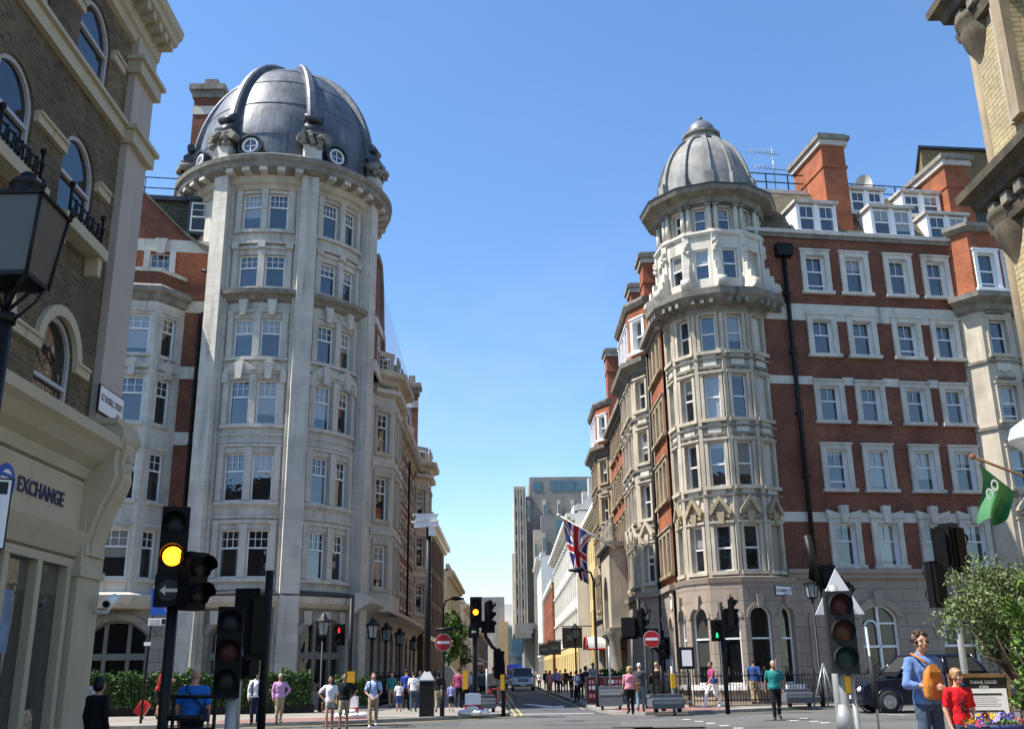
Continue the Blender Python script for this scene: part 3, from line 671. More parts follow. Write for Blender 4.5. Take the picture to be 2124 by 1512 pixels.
rf.poly([SF.pt(2, -3.6, 21.6), SF.pt(32.2, -3.6, 21.6), SF.pt(32.2, -18, 21.7), SF.pt(2, -18, 21.7)], 'lead_dark')
rf.poly([SF.pt(32.2, -.1, 17), SF.pt(32.2, -3.6, 21.6), SF.pt(32.2, -18, 21.7), SF.pt(32.2, -18, 17)], 'brown_brick')
part(rf, 'street_roof', DB)
for u0_, u1_, zz in ((10.4, 12.2, 19.4), (15, 16.8, 19.4), (20, 21.8, 19.4), (24.6, 26.4, 19.2)):
    g = MB(); c = (u0_ + u1_) / 2
    g.prism(SF, [(u0_, 17.2), (u1_, 17.2), (u1_, zz - 1.6), (c + .35, zz), (c - .35, zz), (u0_, zz - 1.6)], -2.2, .0, 'red_brick')
    g.prism(SF, [(u0_ - .15, zz - 1.75), (u0_ - .02, zz - 1.75), (c - .2, zz + .05), (c + .2, zz + .05), (u1_ + .02, zz - 1.75), (u1_ + .15, zz - 1.75), (c + .4, zz + .3), (c - .4, zz + .3)], -.5, .12, 'weathered_stone')
    o = part(g, 'dormer_gable', DB)
for (Xc, Yc_, s, zt, zb) in ((-7.95, 81.6, .52, 25.9, 12), (atY(440, 200, 57).x, 57.0, .85, atY(440, 172, 57).z, 24)):
    c = MB(); c.wbox(Xc - s, Xc + s, Yc_ - s, Yc_ + s, zb, zt - 1.2, 'red_brick'); c.wbox(Xc - s - .04, Xc + s + .04, Yc_ - s - .04, Yc_ + s + .04, zt - 2.9, zt - 2.3, 'pale_render')
    c.wbox(Xc - s - .3, Xc + s + .3, Yc_ - s - .3, Yc_ + s + .3, zt - 1.2, zt - .8, 'weathered_stone'); c.wbox(Xc - s - .12, Xc + s + .12, Yc_ - s - .12, Yc_ + s + .12, zt - 1.7, zt - 1.2, 'weathered_stone')
    c.wbox(Xc - s * .5, Xc + s * .5, Yc_ - s * .5, Yc_ + s * .5, zt - .8, zt, 'weathered_stone')
    part(c, 'chimney', DB)
for u in (13.0 - .2, 21.9): 
    d = MB(); d.tube([SF.pt(u, .16, 5.2), SF.pt(u, .16, 16.2)], .08, 'black_metal', 6); part(d, 'drainpipe', DB)
# translucent sheeting of the temporary roof
m, t, b = _nt('clear_sheeting'); b.inputs['Base Color'].default_value = (.7, .78, .95, 1); b.inputs['Roughness'].default_value = .6; b.inputs['Alpha'].default_value = .22
sh = MB()
sh.poly([SF.pt(4, -.25, 17.3), SF.pt(31.5, -.25, 17.3), SF.pt(29, -.75, 24.6), SF.pt(4, -.55, 25.2)], 'clear_sheeting')
sh.poly([SF.pt(29, -.75, 24.6), SF.pt(4, -.55, 25.2), SF.pt(8, -16.5, 27.5), SF.pt(33, -16.5, 27.0)], 'clear_sheeting')
part(sh, 'roof_sheeting', DB)
# ---------------------------------------------------------------- right: the red-brick corner building with a small domed turret
CX, CY = 10.6, 46.75
RB = thing('turreted_building', 'red-brick corner mansion block with stone dressings and a small domed turret', 'building', (CX, CY, 0))
def ring(r, k=12, ph0=-97.6): return [(CX + r * sin(R_(ph0 + 360 / k * i)), CY - r * cos(R_(ph0 + 360 / k * i))) for i in range(k)]
TROWS = [(5.72, 7.75), (9.5, 11.55), (12.65, 14.75), (15.9, 17.7)]
tw = MB(); td = MB(); tws = []
def surround(mb, F, c, z0, z1, ww, m, t=.2, n=.1, head=.3, sill=True):
    for sx in (-1, 1): mb.box(F, c + sx * (ww / 2 + t / 2) - t / 2, c + sx * (ww / 2 + t / 2) + t / 2, 0, n, z0, z1, m)
    mb.box(F, c - ww / 2 - t, c + ww / 2 + t, 0, n, z1, z1 + head, m)
    mb.box(F, c - ww / 2 - t - .05, c + ww / 2 + t + .05, 0, n + .06, z1 + head - .09, z1 + head, m)
    if sill: mb.box(F, c - ww / 2 - t - .08, c + ww / 2 + t + .08, 0, n + .1, z0 - .17, z0 - .01, m)
def apron(mb, F, c, z, ww, m):
    h = ww / 2
    mb.prism(F, [(c - h, z), (c + h, z), (c + h, z - .55), (c + h * .75, z - .68), (c + h * .5, z - .62), (c + h * .2, z - .74), (c - h * .2, z - .74), (c - h * .5, z - .62), (c - h * .75, z - .68), (c - h, z - .55)], 0, .07, m)
def pediment(mb, F, c, z, ww, m):
    mb.prism(F, [(c - ww, z), (c - ww, z + .16), (c, z + .86), (c + ww, z + .16), (c + ww, z), (c + ww * .78, z), (c, z + .62), (c - ww * .78, z)], 0, .24, m)
    mb.prism(F, [(c - .11, z - .42), (c + .11, z - .42), (c + .18, z + .1), (c - .18, z + .1)], 0, .2, m)
    mb.box(F, c - ww * .8, c + ww * .8, 0, .13, z - .16, z - .02, m)
lo, upr, gr = ring(2.52), ring(2.74), ring(2.78)
for i in range(5 + 1):
    A, B = lo[i], lo[(i + 1) % 12]; F, L = face(A, B); c = L / 2
    blank = i >= 4; col = 'terracotta_stone'
    ops = [] if i == 5 else [(c, z0, .74, z1 - z0) for z0, z1 in TROWS]
    tw.wall(F, 0, L, 5.4, 18.0, ops, col, .26 if not blank else .12)
    if i == 5: continue
    for k, (z0, z1) in enumerate(TROWS):
        if not blank: tws.append((F, c, z0, .74, z1 - z0, .16))
        else: td.box(F, c - .37, c + .37, -.14, -.10, z0, z1, 'taupe_plain' if k == 0 else 'pale_render')
        surround(td, F, c, z0, z1, .74, col, .15, .09, .16)
        if k: apron(td, F, c, z0 - .17, .62, 'pale_render')
        if k == 0: pediment(td, F, c, z1 + .45, .5, 'brown_stone')
        else: td.box(F, c - .5, c + .5, 0, .12, z1 + .3, z1 + .42, 'weathered_stone')
    td.box(F, -.09, .09, -.02, .09, 5.4, 18.0, col)
td.sweep(lo[:7], [(-.05, 5.15), (.3, 5.2), (.36, 5.42), (-.05, 5.5)], 'taupe_plain')
for z in (9.0, 12.2, 15.45): td.sweep(lo[:7], [(-.02, z), (.12, z + .02), (.14, z + .12), (-.02, z + .16)], 'weathered_stone')
part(tw, 'turret_wall', RB); part(td, 'turret_dressing', RB)
c = MB(); lc = lo[:7]
c.sweep(lc, [(-.05, 17.7), (.15, 17.8), (.2, 18.05), (.55, 18.15), (.95, 18.45), (1.0, 18.75), (.6, 18.9), (-.05, 19.0)], 'weathered_stone')
for i in range(6):
    F, L = face(lo[i], lo[i + 1])
    for k in range(3): c.box(F, L * (k + .5) / 3 - .09, L * (k + .5) / 3 + .09, .2, .85, 18.06, 18.3, 'weathered_stone')
part(c, 'turret_cornice', RB)
us = MB(); ud = MB()
for i in range(12):
    F, L = face(upr[i], upr[(i + 1) % 12]); c = L / 2; seen = i <= 5
    ops = [(c, 19.5, .74, 1.55)] if seen else []
    us.wall(F, 0, L, 18.8, 21.85, ops, 'pale_render', .24)
    us.wall(F, 0, L, 21.85, 23.7, [(c, 22.15, .62, 1.2)] if seen else [], 'pale_render', .3, n=-.3)
    if not seen: continue
    if i < 4: tws.append((F, c, 19.5, .74, 1.55, .14))
    else: ud.box(F, c - .37, c + .37, -.2, -.14, 19.5, 21.05, 'terracotta_stone')
    tws.append((F, c, 22.15, .62, 1.2, .5))
    ud.prism(F, [(-.16, 18.9), (.16, 18.9), (.16, 21.8), (-.16, 21.8)], -.05, .07, 'pale_render')
    for k, (nn, hh) in enumerate(((.62, 19.35), (.46, 19.8), (.28, 20.25))): ud.prism(F, [(-.2 + .03 * k, 18.85), (.2 - .03 * k, 18.85), (.15, hh), (-.15, hh)], 0, nn, 'pale_render')
    ud.tube([F.pt(-.22, .5, 19.12), F.pt(.22, .5, 19.12)], .27, 'pale_render', 10)
    for k in range(5): ud.ball(F.pt(random.Random(k + i).uniform(-.12, .12), .1, 20.9 + k * .12), .11, 'pale_render', 7, 5)
    for s_ in (.20, L - .20):
        ud.tube([F.pt(s_, -.12, 22.0), F.pt(s_, -.12, 23.35)], [.13, .11], 'pale_render', 10); ud.box(F, s_ - .15, s_ + .15, -.28, .04, 23.3, 23.45, 'weathered_stone')
        ud.box(F, s_ - .16, s_ + .16, -.28, .05, 21.9, 22.05, 'pale_render')
ud.sweep(upr, [(-.3, 21.7), (.06, 21.72), (.14, 21.85), (.12, 21.97), (-.3, 22.0)], 'pale_render', closed=True)
part(us, 'upper_turret_wall', RB); part(ud, 'turret_columns', RB)
for F, u, z, ww, h, d in tws: window(RB, F, u, -d, z, sash_mesh(ww - .02, h, 1, 1, .5, ft=.065))
c = MB(); c.sweep(upr, [(-.3, 23.45), (.0, 23.5), (.1, 23.75), (.62, 23.9), (.7, 24.1), (.62, 24.2), (-.1, 24.35)], 'weathered_stone', closed=True)
c.sweep(upr, [(-.3, 24.2), (.72, 24.12), (.74, 24.2), (-.1, 24.45)], 'lead_dark', closed=True)
part(c, 'dome_cornice', RB)
d = MB(); DPR = [(2.6, 24.3), (2.5, 24.6)] + [(2.45 * cos(t), 24.6 + 3.75 * sin(t)) for t in [1.25 * i / 12 for i in range(1, 13)]]
rows = [[(CX + r * sin(R_(-97.6 + 15 * j)), CY - r * cos(R_(-97.6 + 15 * j)), z) for j in range(24)] for r, z in DPR]
d.grid(rows, 'grey_lead_stone', True, closed=True)
dome2 = part(d, 'dome', RB)
for i in range(12):
    a = R_(-97.6 + 30 * i); rb = MB(); rows = []
    for k in range(12):
        t = .16 + 1.06 * k / 11; r, z = 2.45 * cos(t), 24.6 + 3.75 * sin(t); wd = .15 - .05 * k / 11; q_ = []
        for x, e in ((-wd, -.1), (-wd, .12), (wd, .12), (wd, -.1)):
            rr = r + e * cos(t); q_.append((CX + rr * sin(a) + x * cos(a), CY - rr * cos(a) + x * sin(a), z + e * sin(t)))
        rows.append(q_)
    rb.grid(rows, 'grey_lead_stone', closed=True, caps=True)
    F = Cyl(CX, CY, 2.45, a); rb.box(F, -.2, .2, -.1, .28, 24.55, 25.2, 'grey_lead_stone'); part(rb, 'dome_rib', dome2)
l = MB(); l.lathe((CX, CY, 0), [(.8, 28.0), (1.08, 28.05), (1.1, 28.2), (.86, 28.25), (.86, 28.45), (1.02, 28.5), (1.02, 28.62), (.80, 28.66)], 'grey_lead_stone', 12, smooth=False)
l.lathe((CX, CY, 0), [(.80, 28.64), (.78, 28.85), (.65, 29.15), (.4, 29.4), (.12, 29.5), (.1, 29.6), (.16, 29.68), (.08, 29.8), (0, 29.86)], 'lead_sheet', 20)
part(l, 'dome_finial', RB)
# brick front on the cross street
BF = Flat(12.9, 45.2, R_(8.5)); bw = MB(); bd = MB(); bws = []
UC = (2.62, 4.70, 7.05, 9.10); BR = [(6.0, 7.9), (9.5, 11.35), (12.75, 14.45), (16.05, 17.8), (19.3, 21.2)]
ops = [(u, z0, 1.0, z1 - z0) for u in UC for z0, z1 in BR]
bw.wall(BF, -1.0, 10.0, 5.75, 22.2, ops, 'red_brick', .3, 'white_paint')
for a, b in ((17.75, 18.6), (14.5, 14.9), (7.95, 8.4)):
    us_ = [-1.0] + sum([[u - .76, u + .76] for u in UC], []) + [10.0]
    if a > 17: bd.box(BF, -1, 10, 0, .025, a, b, 'pale_render')
    else:
        for k in range(0, len(us_), 2): bd.box(BF, us_[k], us_[k + 1], 0, .025, a, b, 'pale_render')
for u in UC:
    for k, (z0, z1) in enumerate(BR):
        surround(bd, BF, u, z0, z1, 1.0, 'pale_render' if k > 2 else 'stone_dressing', .26, .12 if k else .16, .32)
        if k == 0:
            bd.prism(BF, [(u - .8, z1 + .32), (u + .8, z1 + .32), (u + .85, z1 + .6), (u + .3, z1 + .45), (u - .3, z1 + .45), (u - .85, z1 + .6)], 0, .2, 'stone_dressing')
            bd.prism(BF, [(u - .15, z1 + .0), (u + .15, z1), (u + .2, z1 + .8), (u - .2, z1 + .8)], 0, .28, 'stone_dressing')
        bws.append((u, z0, z1 - z0, k))
bd.box(BF, -1, 10.1, -.1, .12, 22.1, 22.3, 'weathered_stone'); bd.box(BF, -1, 10.1, -.1, .22, 22.3, 22.5, 'stone_dressing')
rnd = random.Random(4)
for u, z, h, k in bws: window(RB, BF, u, -.2, z, sash_mesh(.98, h, 2, 1, .42, op=.32 if rnd.random() < .15 else 0))
# canted bay at the right end of the front
Q = [BF.pt(u, n, 0)[:2] for u, n in ((9.95, 0), (10.5, .95), (12.15, .95), (13.2, 0))]
for i in range(3):
    F, L = face(Q[i], Q[i + 1]); cs = [] if i == 0 else [L / 2]; ww = .95 if i == 1 else .75
    bw.wall(F, 0, L, 5.75, 18.4, [(q, z0, ww, z1 - z0) for q in cs for z0, z1 in BR[:4]], 'terracotta_stone', .28)
    bw.wall(F, 0, L, 18.4, 22.6, [(q, 19.5, ww, 1.9) for q in cs], 'orange_brick', .25, 'white_paint')
    for q in cs:
        for k, (z0, z1) in enumerate(BR[:4]):
            surround(bd, F, q, z0, z1, ww, 'terracotta_stone', .13, .1, .2); window(RB, F, q, -.18, z0, sash_mesh(ww - .02, z1 - z0, 1, 1, .5, op=.2 if k == 2 else 0))
            if k: apron(bd, F, q, z0 - .17, ww * .8, 'pale_render'); bd.box(F, q - .5, q + .5, 0, .14, z1 + .35, z1 + .45, 'weathered_stone')
            else: pediment(bd, F, q, z1 + .5, .58, 'terracotta_stone')
        surround(bd, F, q, 19.5, 21.4, ww, 'white_paint', .2, .08, .22); window(RB, F, q, -.16, 19.5, sash_mesh(ww - .02, 1.9, 1, 1, .5, op=.25))
bd.sweep(Q, [(-.05, 18.2), (.2, 18.35), (.3, 18.6), (.75, 18.8), (.8, 19.05), (-.05, 19.25)], 'weathered_stone')
bd.sweep(Q, [(-.3, 22.5), (.12, 22.55), (.3, 22.75), (.3, 22.95), (-.3, 23.05)], 'weathered_stone')
for z in (9.05, 12.3, 15.6): bd.sweep(Q, [(-.02, z), (.1, z), (.12, z + .14), (-.02, z + .16)], 'weathered_stone')
bw.wall(BF, 13.2, 40, 5.75, 22.2, [(15 + 2.2 * k, z0, 1.0, z1 - z0) for k in range(3) for z0, z1 in BR], 'red_brick', .3)
part(bw, 'front_wall', RB); part(bd, 'front_dressing', RB)
g = MB(); g.box(BF, 14, 20.5, -.5, -.32, 5.8, 22, 'dark_glass'); part(g, 'pane', RB)
# ground storey in taupe render
gw = MB(); gd = MB(); gws = []
for i in range(5):
    F, L = face(gr[i], gr[i + 1]); ops = [(L / 2, .95, .98, 3.25, .49)]
    gw.wall(F, 0, L, 0, 5.2, ops, 'taupe_render', .32, 'taupe_plain'); gws.append((F, L / 2, .95, .98, 3.25, .49))
    gd.arch_ring(F, L / 2, 3.71, .49, .49, .14, 0, .05, 'taupe_plain')
    gd.prism(F, [(L / 2 - .1, 4.1), (L / 2 + .1, 4.1), (L / 2 + .16, 4.7), (L / 2 - .16, 4.7)], 0, .14, 'taupe_plain')
    gd.box(F, L / 2 - .6, L / 2 + .6, 0, .16, .72, .92, 'white_paint')
GF = Flat(*BF.pt(0, .12, 0)[:2], BF.a)
ops = [(3.75, 1.2, 1.75, 3.05, .55), (7.6, 1.2, 1.75, 3.05, .55)]
gw.wall(GF, -.35, 13.5, 0, 5.75, ops, 'taupe_render', .3, 'taupe_plain')
for o in ops:
    gd.arch_ring(GF, o[0], 3.7, .875, .55, .3, 0, .1, 'taupe_plain'); gd.prism(GF, [(o[0] - .15, 4.2), (o[0] + .15, 4.2), (o[0] + .22, 4.85), (o[0] - .22, 4.85)], 0, .2, 'taupe_plain')
for u in (.4, 1.25): gd.box(GF, u, u + .14, 0, .06, .6, 3.8, 'taupe_plain')
gd.box(GF, -.4, 13.5, 0, .14, 5.4, 5.62, 'taupe_plain'); gd.box(GF, -.4, 13.5, 0, .25, 5.62, 5.8, 'taupe_plain'); gd.box(GF, -.35, 13.5, 0, .12, 0, .6, 'taupe_plain')
F2 = Flat(7.9, 81.0, R_(-90)); G2 = Flat(7.75, 81.0, R_(-90))
ops = [(2.6 + 3.0 * k, .95, 1.0, 3.0, .5) for k in range(11) if not 14 < 2.6 + 3 * k < 21.5]
gw.wall(G2, 0, 33.6, 0, 5.2, ops, 'taupe_render', .32, 'taupe_plain')
for o in ops: gws.append((G2,) + o); gd.arch_ring(G2, o[0], 3.45, .5, .5, .14, 0, .05, 'taupe_plain')
part(gw, 'ground_storey_wall', RB)
for F, u, z, ww, h, rise in gws: window(RB, F, u, -.2, z, sash_mesh(ww - .02, h, 1, 1, .42, rise=rise, glassm='dark_glass'))
for u in (3.75, 7.6):
    f = MB(); f.arch_ring(GF, u, 3.7, .79, .47, .08, -.24, -.14, 'white_paint')
    for x0, x1, z0, z1 in ((-.875, -.79, 1.2, 3.7), (.79, .875, 1.2, 3.7), (-.79, .79, 1.2, 1.28), (-.05, .05, 1.28, 4.2), (-.79, .79, 2.4, 2.5), (.05, .79, 3.4, 3.48)): f.box(GF, u + x0, u + x1, -.25, -.13, z0, z1, 'white_paint')
    f.arch_ring(GF, u - .37, 3.25, .28, .28, .07, -.23, -.13, 'white_paint', leg=.75)
    g = MB(); g.box(GF, u - .86, u + .86, -.31, -.26, 1.2, 4.25, 'dark_glass'); o = part(f, 'arched_window', RB); part(g, 'pane', o)
# side-street wall: brick with two stone bays, red canted tops
sw = MB(); sd_ = gd; sww = []
def sops(F, L, cs, rows, ww): return [(q, z0, ww, z1 - z0) for q in cs for z0, z1 in rows]
def sstretch(a, b, cs):
    sw.wall(F2, a, b, 5.2, 19.2, sops(F2, 0, cs, BR[:4], .8), 'orange_brick', .28)
    for q in cs:
        for k, (z0, z1) in enumerate(BR[:4]): surround(sd_, F2, q, z0, z1, .8, 'brown_stone', .2, .1, .3); sww.append((F2, q, z0, .8, z1 - z0))
sstretch(7.6, 21.8, [9, 10.4, 12.4, 14.4, 16.4, 18.6, 20.4]); sstretch(29.4, 33.6, [30.4, 31.6, 32.9])
for bi, (a, b) in enumerate(((0.0, 7.6), (21.8, 29.4))):
    Q = [F2.pt(u, n, 0)[:2] for u, n in ((a, 0), (a + 1.1, .85), (b - 1.4, .85), (b, 0))]; SBR = [(5.9, 7.8), (9.2, 11.0), (12.2, 13.9), (15.1, 16.75)]
    m = 'brown_stone' if bi == 0 else 'terracotta_stone'
    for i in range(3):
        F, L = face(Q[i], Q[i + 1]); cs = [L / 2] if i != 1 else [L * .2, L * .5, L * .8]
        sw.wall(F, 0, L, 5.2, 17.5, sops(F, L, cs, SBR, .8), m, .28); sw.wall(F, 0, L, 17.5, 21.1, [(q, 18.5, .8, 1.75) for q in cs], 'orange_brick', .22, 'white_paint')
        for q in cs:
            for k, (z0, z1) in enumerate(SBR):
                surround(sd_, F, q, z0, z1, .8, m, .14, .1, .2); sww.append((F, q, z0, .8, z1 - z0))
                if k == 0: pediment(sd_, F, q, z1 + .45, .55, m)
                elif k > 1: apron(sd_, F, q, z0 - .17, .7, 'pale_render' if bi else m)
                if k: sd_.box(F, q - .5, q + .5, 0, .14, z1 + .35, z1 + .46, 'weathered_stone')
            surround(sd_, F, q, 18.5, 20.25, .8, 'white_paint', .2, .08, .22); sww.append((F, q, 18.5, .8, 1.75))
    sd_.sweep(Q, [(-.05, 17.1), (.15, 17.25), (.2, 17.45), (.55, 17.65), (.6, 17.9), (-.05, 18.1)], 'weathered_stone')
    sd_.sweep(Q, [(-.3, 21.0), (.12, 21.05), (.25, 21.3), (.25, 21.45), (-.3, 21.55)], 'weathered_stone')
    sd_.sweep(Q, [(-.05, 5.1), (.3, 5.15), (.35, 5.4), (-.05, 5.45)], 'taupe_plain')
    for z in (8.7, 11.75, 14.6): sd_.sweep(Q, [(-.02, z), (.1, z), (.12, z + .14), (-.02, z + .16)], 'weathered_stone')
    gwb = MB(); gwb.sweep(Q, [(-.4, 0), (.1, 0), (.1, 5.15), (-.4, 5.15)], 'taupe_render'); part(gwb, 'bay_base', RB)
for a, b in ((7.6, 21.8), (29.4, 33.6)): sd_.box(F2, a, b, 0, .5, 18.3, 18.65, 'weathered_stone'); sd_.box(F2, a, b, 0, .25, 18.0, 18.3, 'weathered_stone'); sd_.box(F2, a, b, 0, .3, 5.15, 5.4, 'taupe_plain')
sw.poly([(7.9, 81, 0), (25, 81, 0), (25, 81, 22), (7.9, 81, 22)], 'red_brick')
part(sw, 'side_wall', RB); part(gd, 'ground_dressing', RB)
for F, u, z, ww, h in sww: window(RB, F, u, -.16, z, sash_mesh(ww - .02, h, 1, 1, .5))
# roofs, dormers, chimneys
rf = MB()
A = lambda u, n, z: BF.pt(u, n, z)
rf.poly([A(-.8, -.35, 22.3), A(16, -.35, 22.3), A(16, -2.6, 26.0), A(1.0, -2.6, 26.0)], 'slate_tile')
rf.poly([A(-.8, -.35, 22.3), A(1.0, -2.6, 26.0), A(1.0, -12, 26.0), A(-.8, -12, 22.3)], 'slate_tile')
rf.poly([A(1, -2.6, 26.0), A(16, -2.6, 26.0), A(16, -14, 26.1), A(1, -14, 26.1)], 'lead_dark')
rf.poly([(8.2, 50, 18.9), (8.2, 81, 18.9), (10.6, 81, 22.2), (10.6, 50, 22.2)], 'slate_tile'); rf.poly([(10.6, 50, 22.2), (10.6, 81, 22.2), (25, 81, 22.25), (25, 50, 22.25)], 'lead_dark')
rf.box(BF, .9, 4.0, -2.75, -2.5, 25.9, 26.12, 'pale_render')
part(rf, 'roof', RB)
def dormer(u, z, w_, h, n0, n1, cols, m='white_paint'):
    d = MB(); hw = w_ / 2
    d.box(BF, u - hw, u - hw + .12, n1, n0, z, z + h, m); d.box(BF, u + hw - .12, u + hw, n1, n0, z, z + h, m)
    d.box(BF, u - hw + .12, u + hw - .12, n1, n0 - .12, z, z + h, m); d.box(BF, u - hw - .12, u + hw + .12, n1, n0 + .15, z + h, z + h + .16, 'stone_dressing' if m == 'white_paint' else 'lead_dark')
    d.box(BF, u - .1, u + .1, n0 - .12, n0, z, z + h, m)
    part(d, 'dormer', RB)
    for sx in (-1, 1): window(RB, BF, u + sx * (hw - .02) / 2, n0 - .02, z + .1, sash_mesh(hw - .24, h - .2, 2, 1, .5))
dormer(3.05, 22.5, 2.15, 1.6, -.05, -2.0, 2); dormer(7.15, 22.5, 2.3, 1.6, -.05, -2.0, 2); dormer(10.5, 22.6, 2.3, 1.5, -.45, -2.0, 2)
dormer(6.75, 24.5, 2.0, 1.35, -1.5, -3.0, 2); dormer(9.9, 24.5, 2.2, 1.35, -1.5, -3.0, 2)
def chimney(mb, F, u0, u1, n0, n1, z0, z1, m='orange_brick'):
    mb.box(F, u0, u1, n0, n1, z0, z1 - .7, m); mb.box(F, u0 - .06, u1 + .06, n0 - .06, n1 + .06, z1 - 2.0, z1 - 1.85, m)
    mb.box(F, u0 - .14, u1 + .14, n0 - .14, n1 + .14, z1 - .7, z1 - .4, 'stone_dressing'); mb.box(F, u0 - .26, u1 + .26, n0 - .26, n1 + .26, z1 - .4, z1 - .16, 'weathered_stone'); mb.box(F, u0 - .1, u1 + .1, n0 - .1, n1 + .1, z1 - .16, z1, 'weathered_stone')
for u0_, u1_, n1_, zt in ((4.15, 5.45, -.85, 28.7), (11.1, 12.5, -.85, 28.0)):
    c = MB(); chimney(c, BF, u0_, u1_, n1_ - 3.4, n1_, 22.4, zt); part(c, 'chimney', RB)
for px, py, Y, hw in ((1347, 532, 56, .55), (1322, 594, 63, .55), (1271, 727, 77, .6)):
    p = atY(px, py, Y); c = MB(); chimney(c, WORLD, p.x - hw, p.x + hw + .8, Y - .6, Y + .9, 19.5, p.z); part(c, 'chimney', RB)
ra = MB()
for z in (26.75, 27.25): ra.tube([A(.6, -2.9, z), A(4.0, -2.9, z)], .035, 'black_metal', 6); ra.tube([A(5.5, -2.9, z - .3), A(11, -2.9, z - .3)], .03, 'black_metal', 6); ra.tube([A(.6, -2.9, z), A(.6, -7, z)], .035, 'black_metal', 6)
for k in range(9):
    u = .6 + k * 1.25; ra.tube([A(u, -2.9, 26.0), A(u, -2.9, 27.25 if u < 4 else 26.95)], .035, 'black_metal', 6)
part(ra, 'roof_railing', RB)
an = MB(); p = A(2.6, -3.4, 26.0); q = A(2.6, -3.4, 29.2)
an.tube([p, q], .03, 'grey_metal', 6)
for dz, l0, l1 in ((-.35, -1.4, .4), (-1.3, -1.2, .9)):
    an.tube([A(2.6 + l0, -3.4, 29.2 + dz), A(2.6 + l1, -3.4, 29.2 + dz - .1)], .022, 'grey_metal', 5)
    for k in range(7): an.tube([A(2.6 + l0 + k * .22, -3.7, 29.2 + dz), A(2.6 + l0 + k * .22, -3.1, 29.2 + dz)], .014, 'grey_metal', 4)
part(an, 'aerial', RB)
ds = MB(); cc_ = Vector(A(8.0, -3.6, 27.1)); rows = []
for i in range(7):
    r = .75 * i / 6; d_ = .9 * (r ** 2) * .4
    rows.append([cc_ + Vector((cos(t) * r * .5 - .8 * d_, -d_ + cos(t) * r * -.5, sin(t) * r)) for t in [2 * pi * j / 20 for j in range(20)]])
ds.grid(rows, 'off_white', True, closed=True); ds.tube([A(8, -3.6, 26), cc_], .05, 'grey_metal', 6); part(ds, 'satellite_dish', RB)
dp = MB(); dp.tube([BF.pt(.95, .16, 5.8), BF.pt(.95, .16, 21.0)], .11, 'black_metal', 8); dp.box(BF, .55, 1.35, .04, .42, 21.0, 21.5, 'black_metal')
for k in range(9): dp.ball(BF.pt(.55 + .1 * k, .3, 21.5 + .1 * (k % 2)), .12, 'black_metal', 6, 4)
for z in (7, 10, 13, 16, 19): dp.box(BF, .78, 1.12, .02, .24, z, z + .09, 'black_metal')
part(dp, 'drainpipe', RB)
dp = MB(); dp.tube([F2.pt(29.6, .15, .2), F2.pt(29.6, .15, 18.3)], .09, 'black_metal', 8); part(dp, 'drainpipe', RB)
# stone porch on the side street
po = MB(); PX0, PX1, PY0, PY1 = 6.15, 7.9, 60.3, 66.2
FP = Flat(PX0, PY1, R_(-90)); po.wall(FP, 0, PY1 - PY0, 0, 8.7, [(2.95, 0, 2.6, 7.2, 1.3)], 'terracotta_stone', .6)
po.wbox(PX0 + .01, PX1, PY0, PY0 + .6, 3.6, 8.7, 'terracotta_stone'); po.wbox(PX0, PX1, PY1 - .6, PY1, 0, 8.7, 'terracotta_stone'); po.wbox(PX0 - .3, PX1, PY0 - .3, PY1 + .3, 8.7, 9.0, 'weathered_stone'); po.wbox(PX0 - .15, PX1, PY0 - .15, PY1 + .15, 3.7, 4.0, 'weathered_stone')
for x, y in ((6.25, 60.0), (7.3, 60.1), (6.2, 66.3)):
    po.lathe((x, y, 0), [(.5, .1), (.5, .5), (.38, .6), (.36, 2.0), (.32, 3.3), (.45, 3.5), (.5, 3.75)], 'terracotta_stone', 16)
for k in range(3):
    x, y = PX0 + .25, PY0 + .4 + 2.4 * k
    po.lathe((x, y, 0), [(.3, 9.0), (.3, 9.25), (.22, 9.4), (.3, 9.8), (.18, 10.15), (.12, 10.3), (.16, 10.45), (.1, 10.65), (0, 10.7)], 'weathered_stone', 10)
part(po, 'porch', RB)
# office roofs behind
bo = thing('brick_rooftop_block', 'plain tan brick block rising behind the red building roof', 'building', (20, 60, 0))
b = MB(); p0, p1 = atY(1885, 305, 60), atY(2010, 305, 60)
x0_ = p0.x + .75; b.column([(x0_, 60), (p1.x + 6, 61), (p1.x + 6, 68), (x0_ * 1.10, 68)], 20, p0.z - .2, 'tan_brick'); b.column([(x0_ - .2, 59.8), (p1.x + 6.2, 60.8), (p1.x + 6.2, 68.2), (x0_ * 1.10 - .2, 68.2)], p0.z - .2, p0.z, 'lead_dark')
part(b, 'wall', bo)
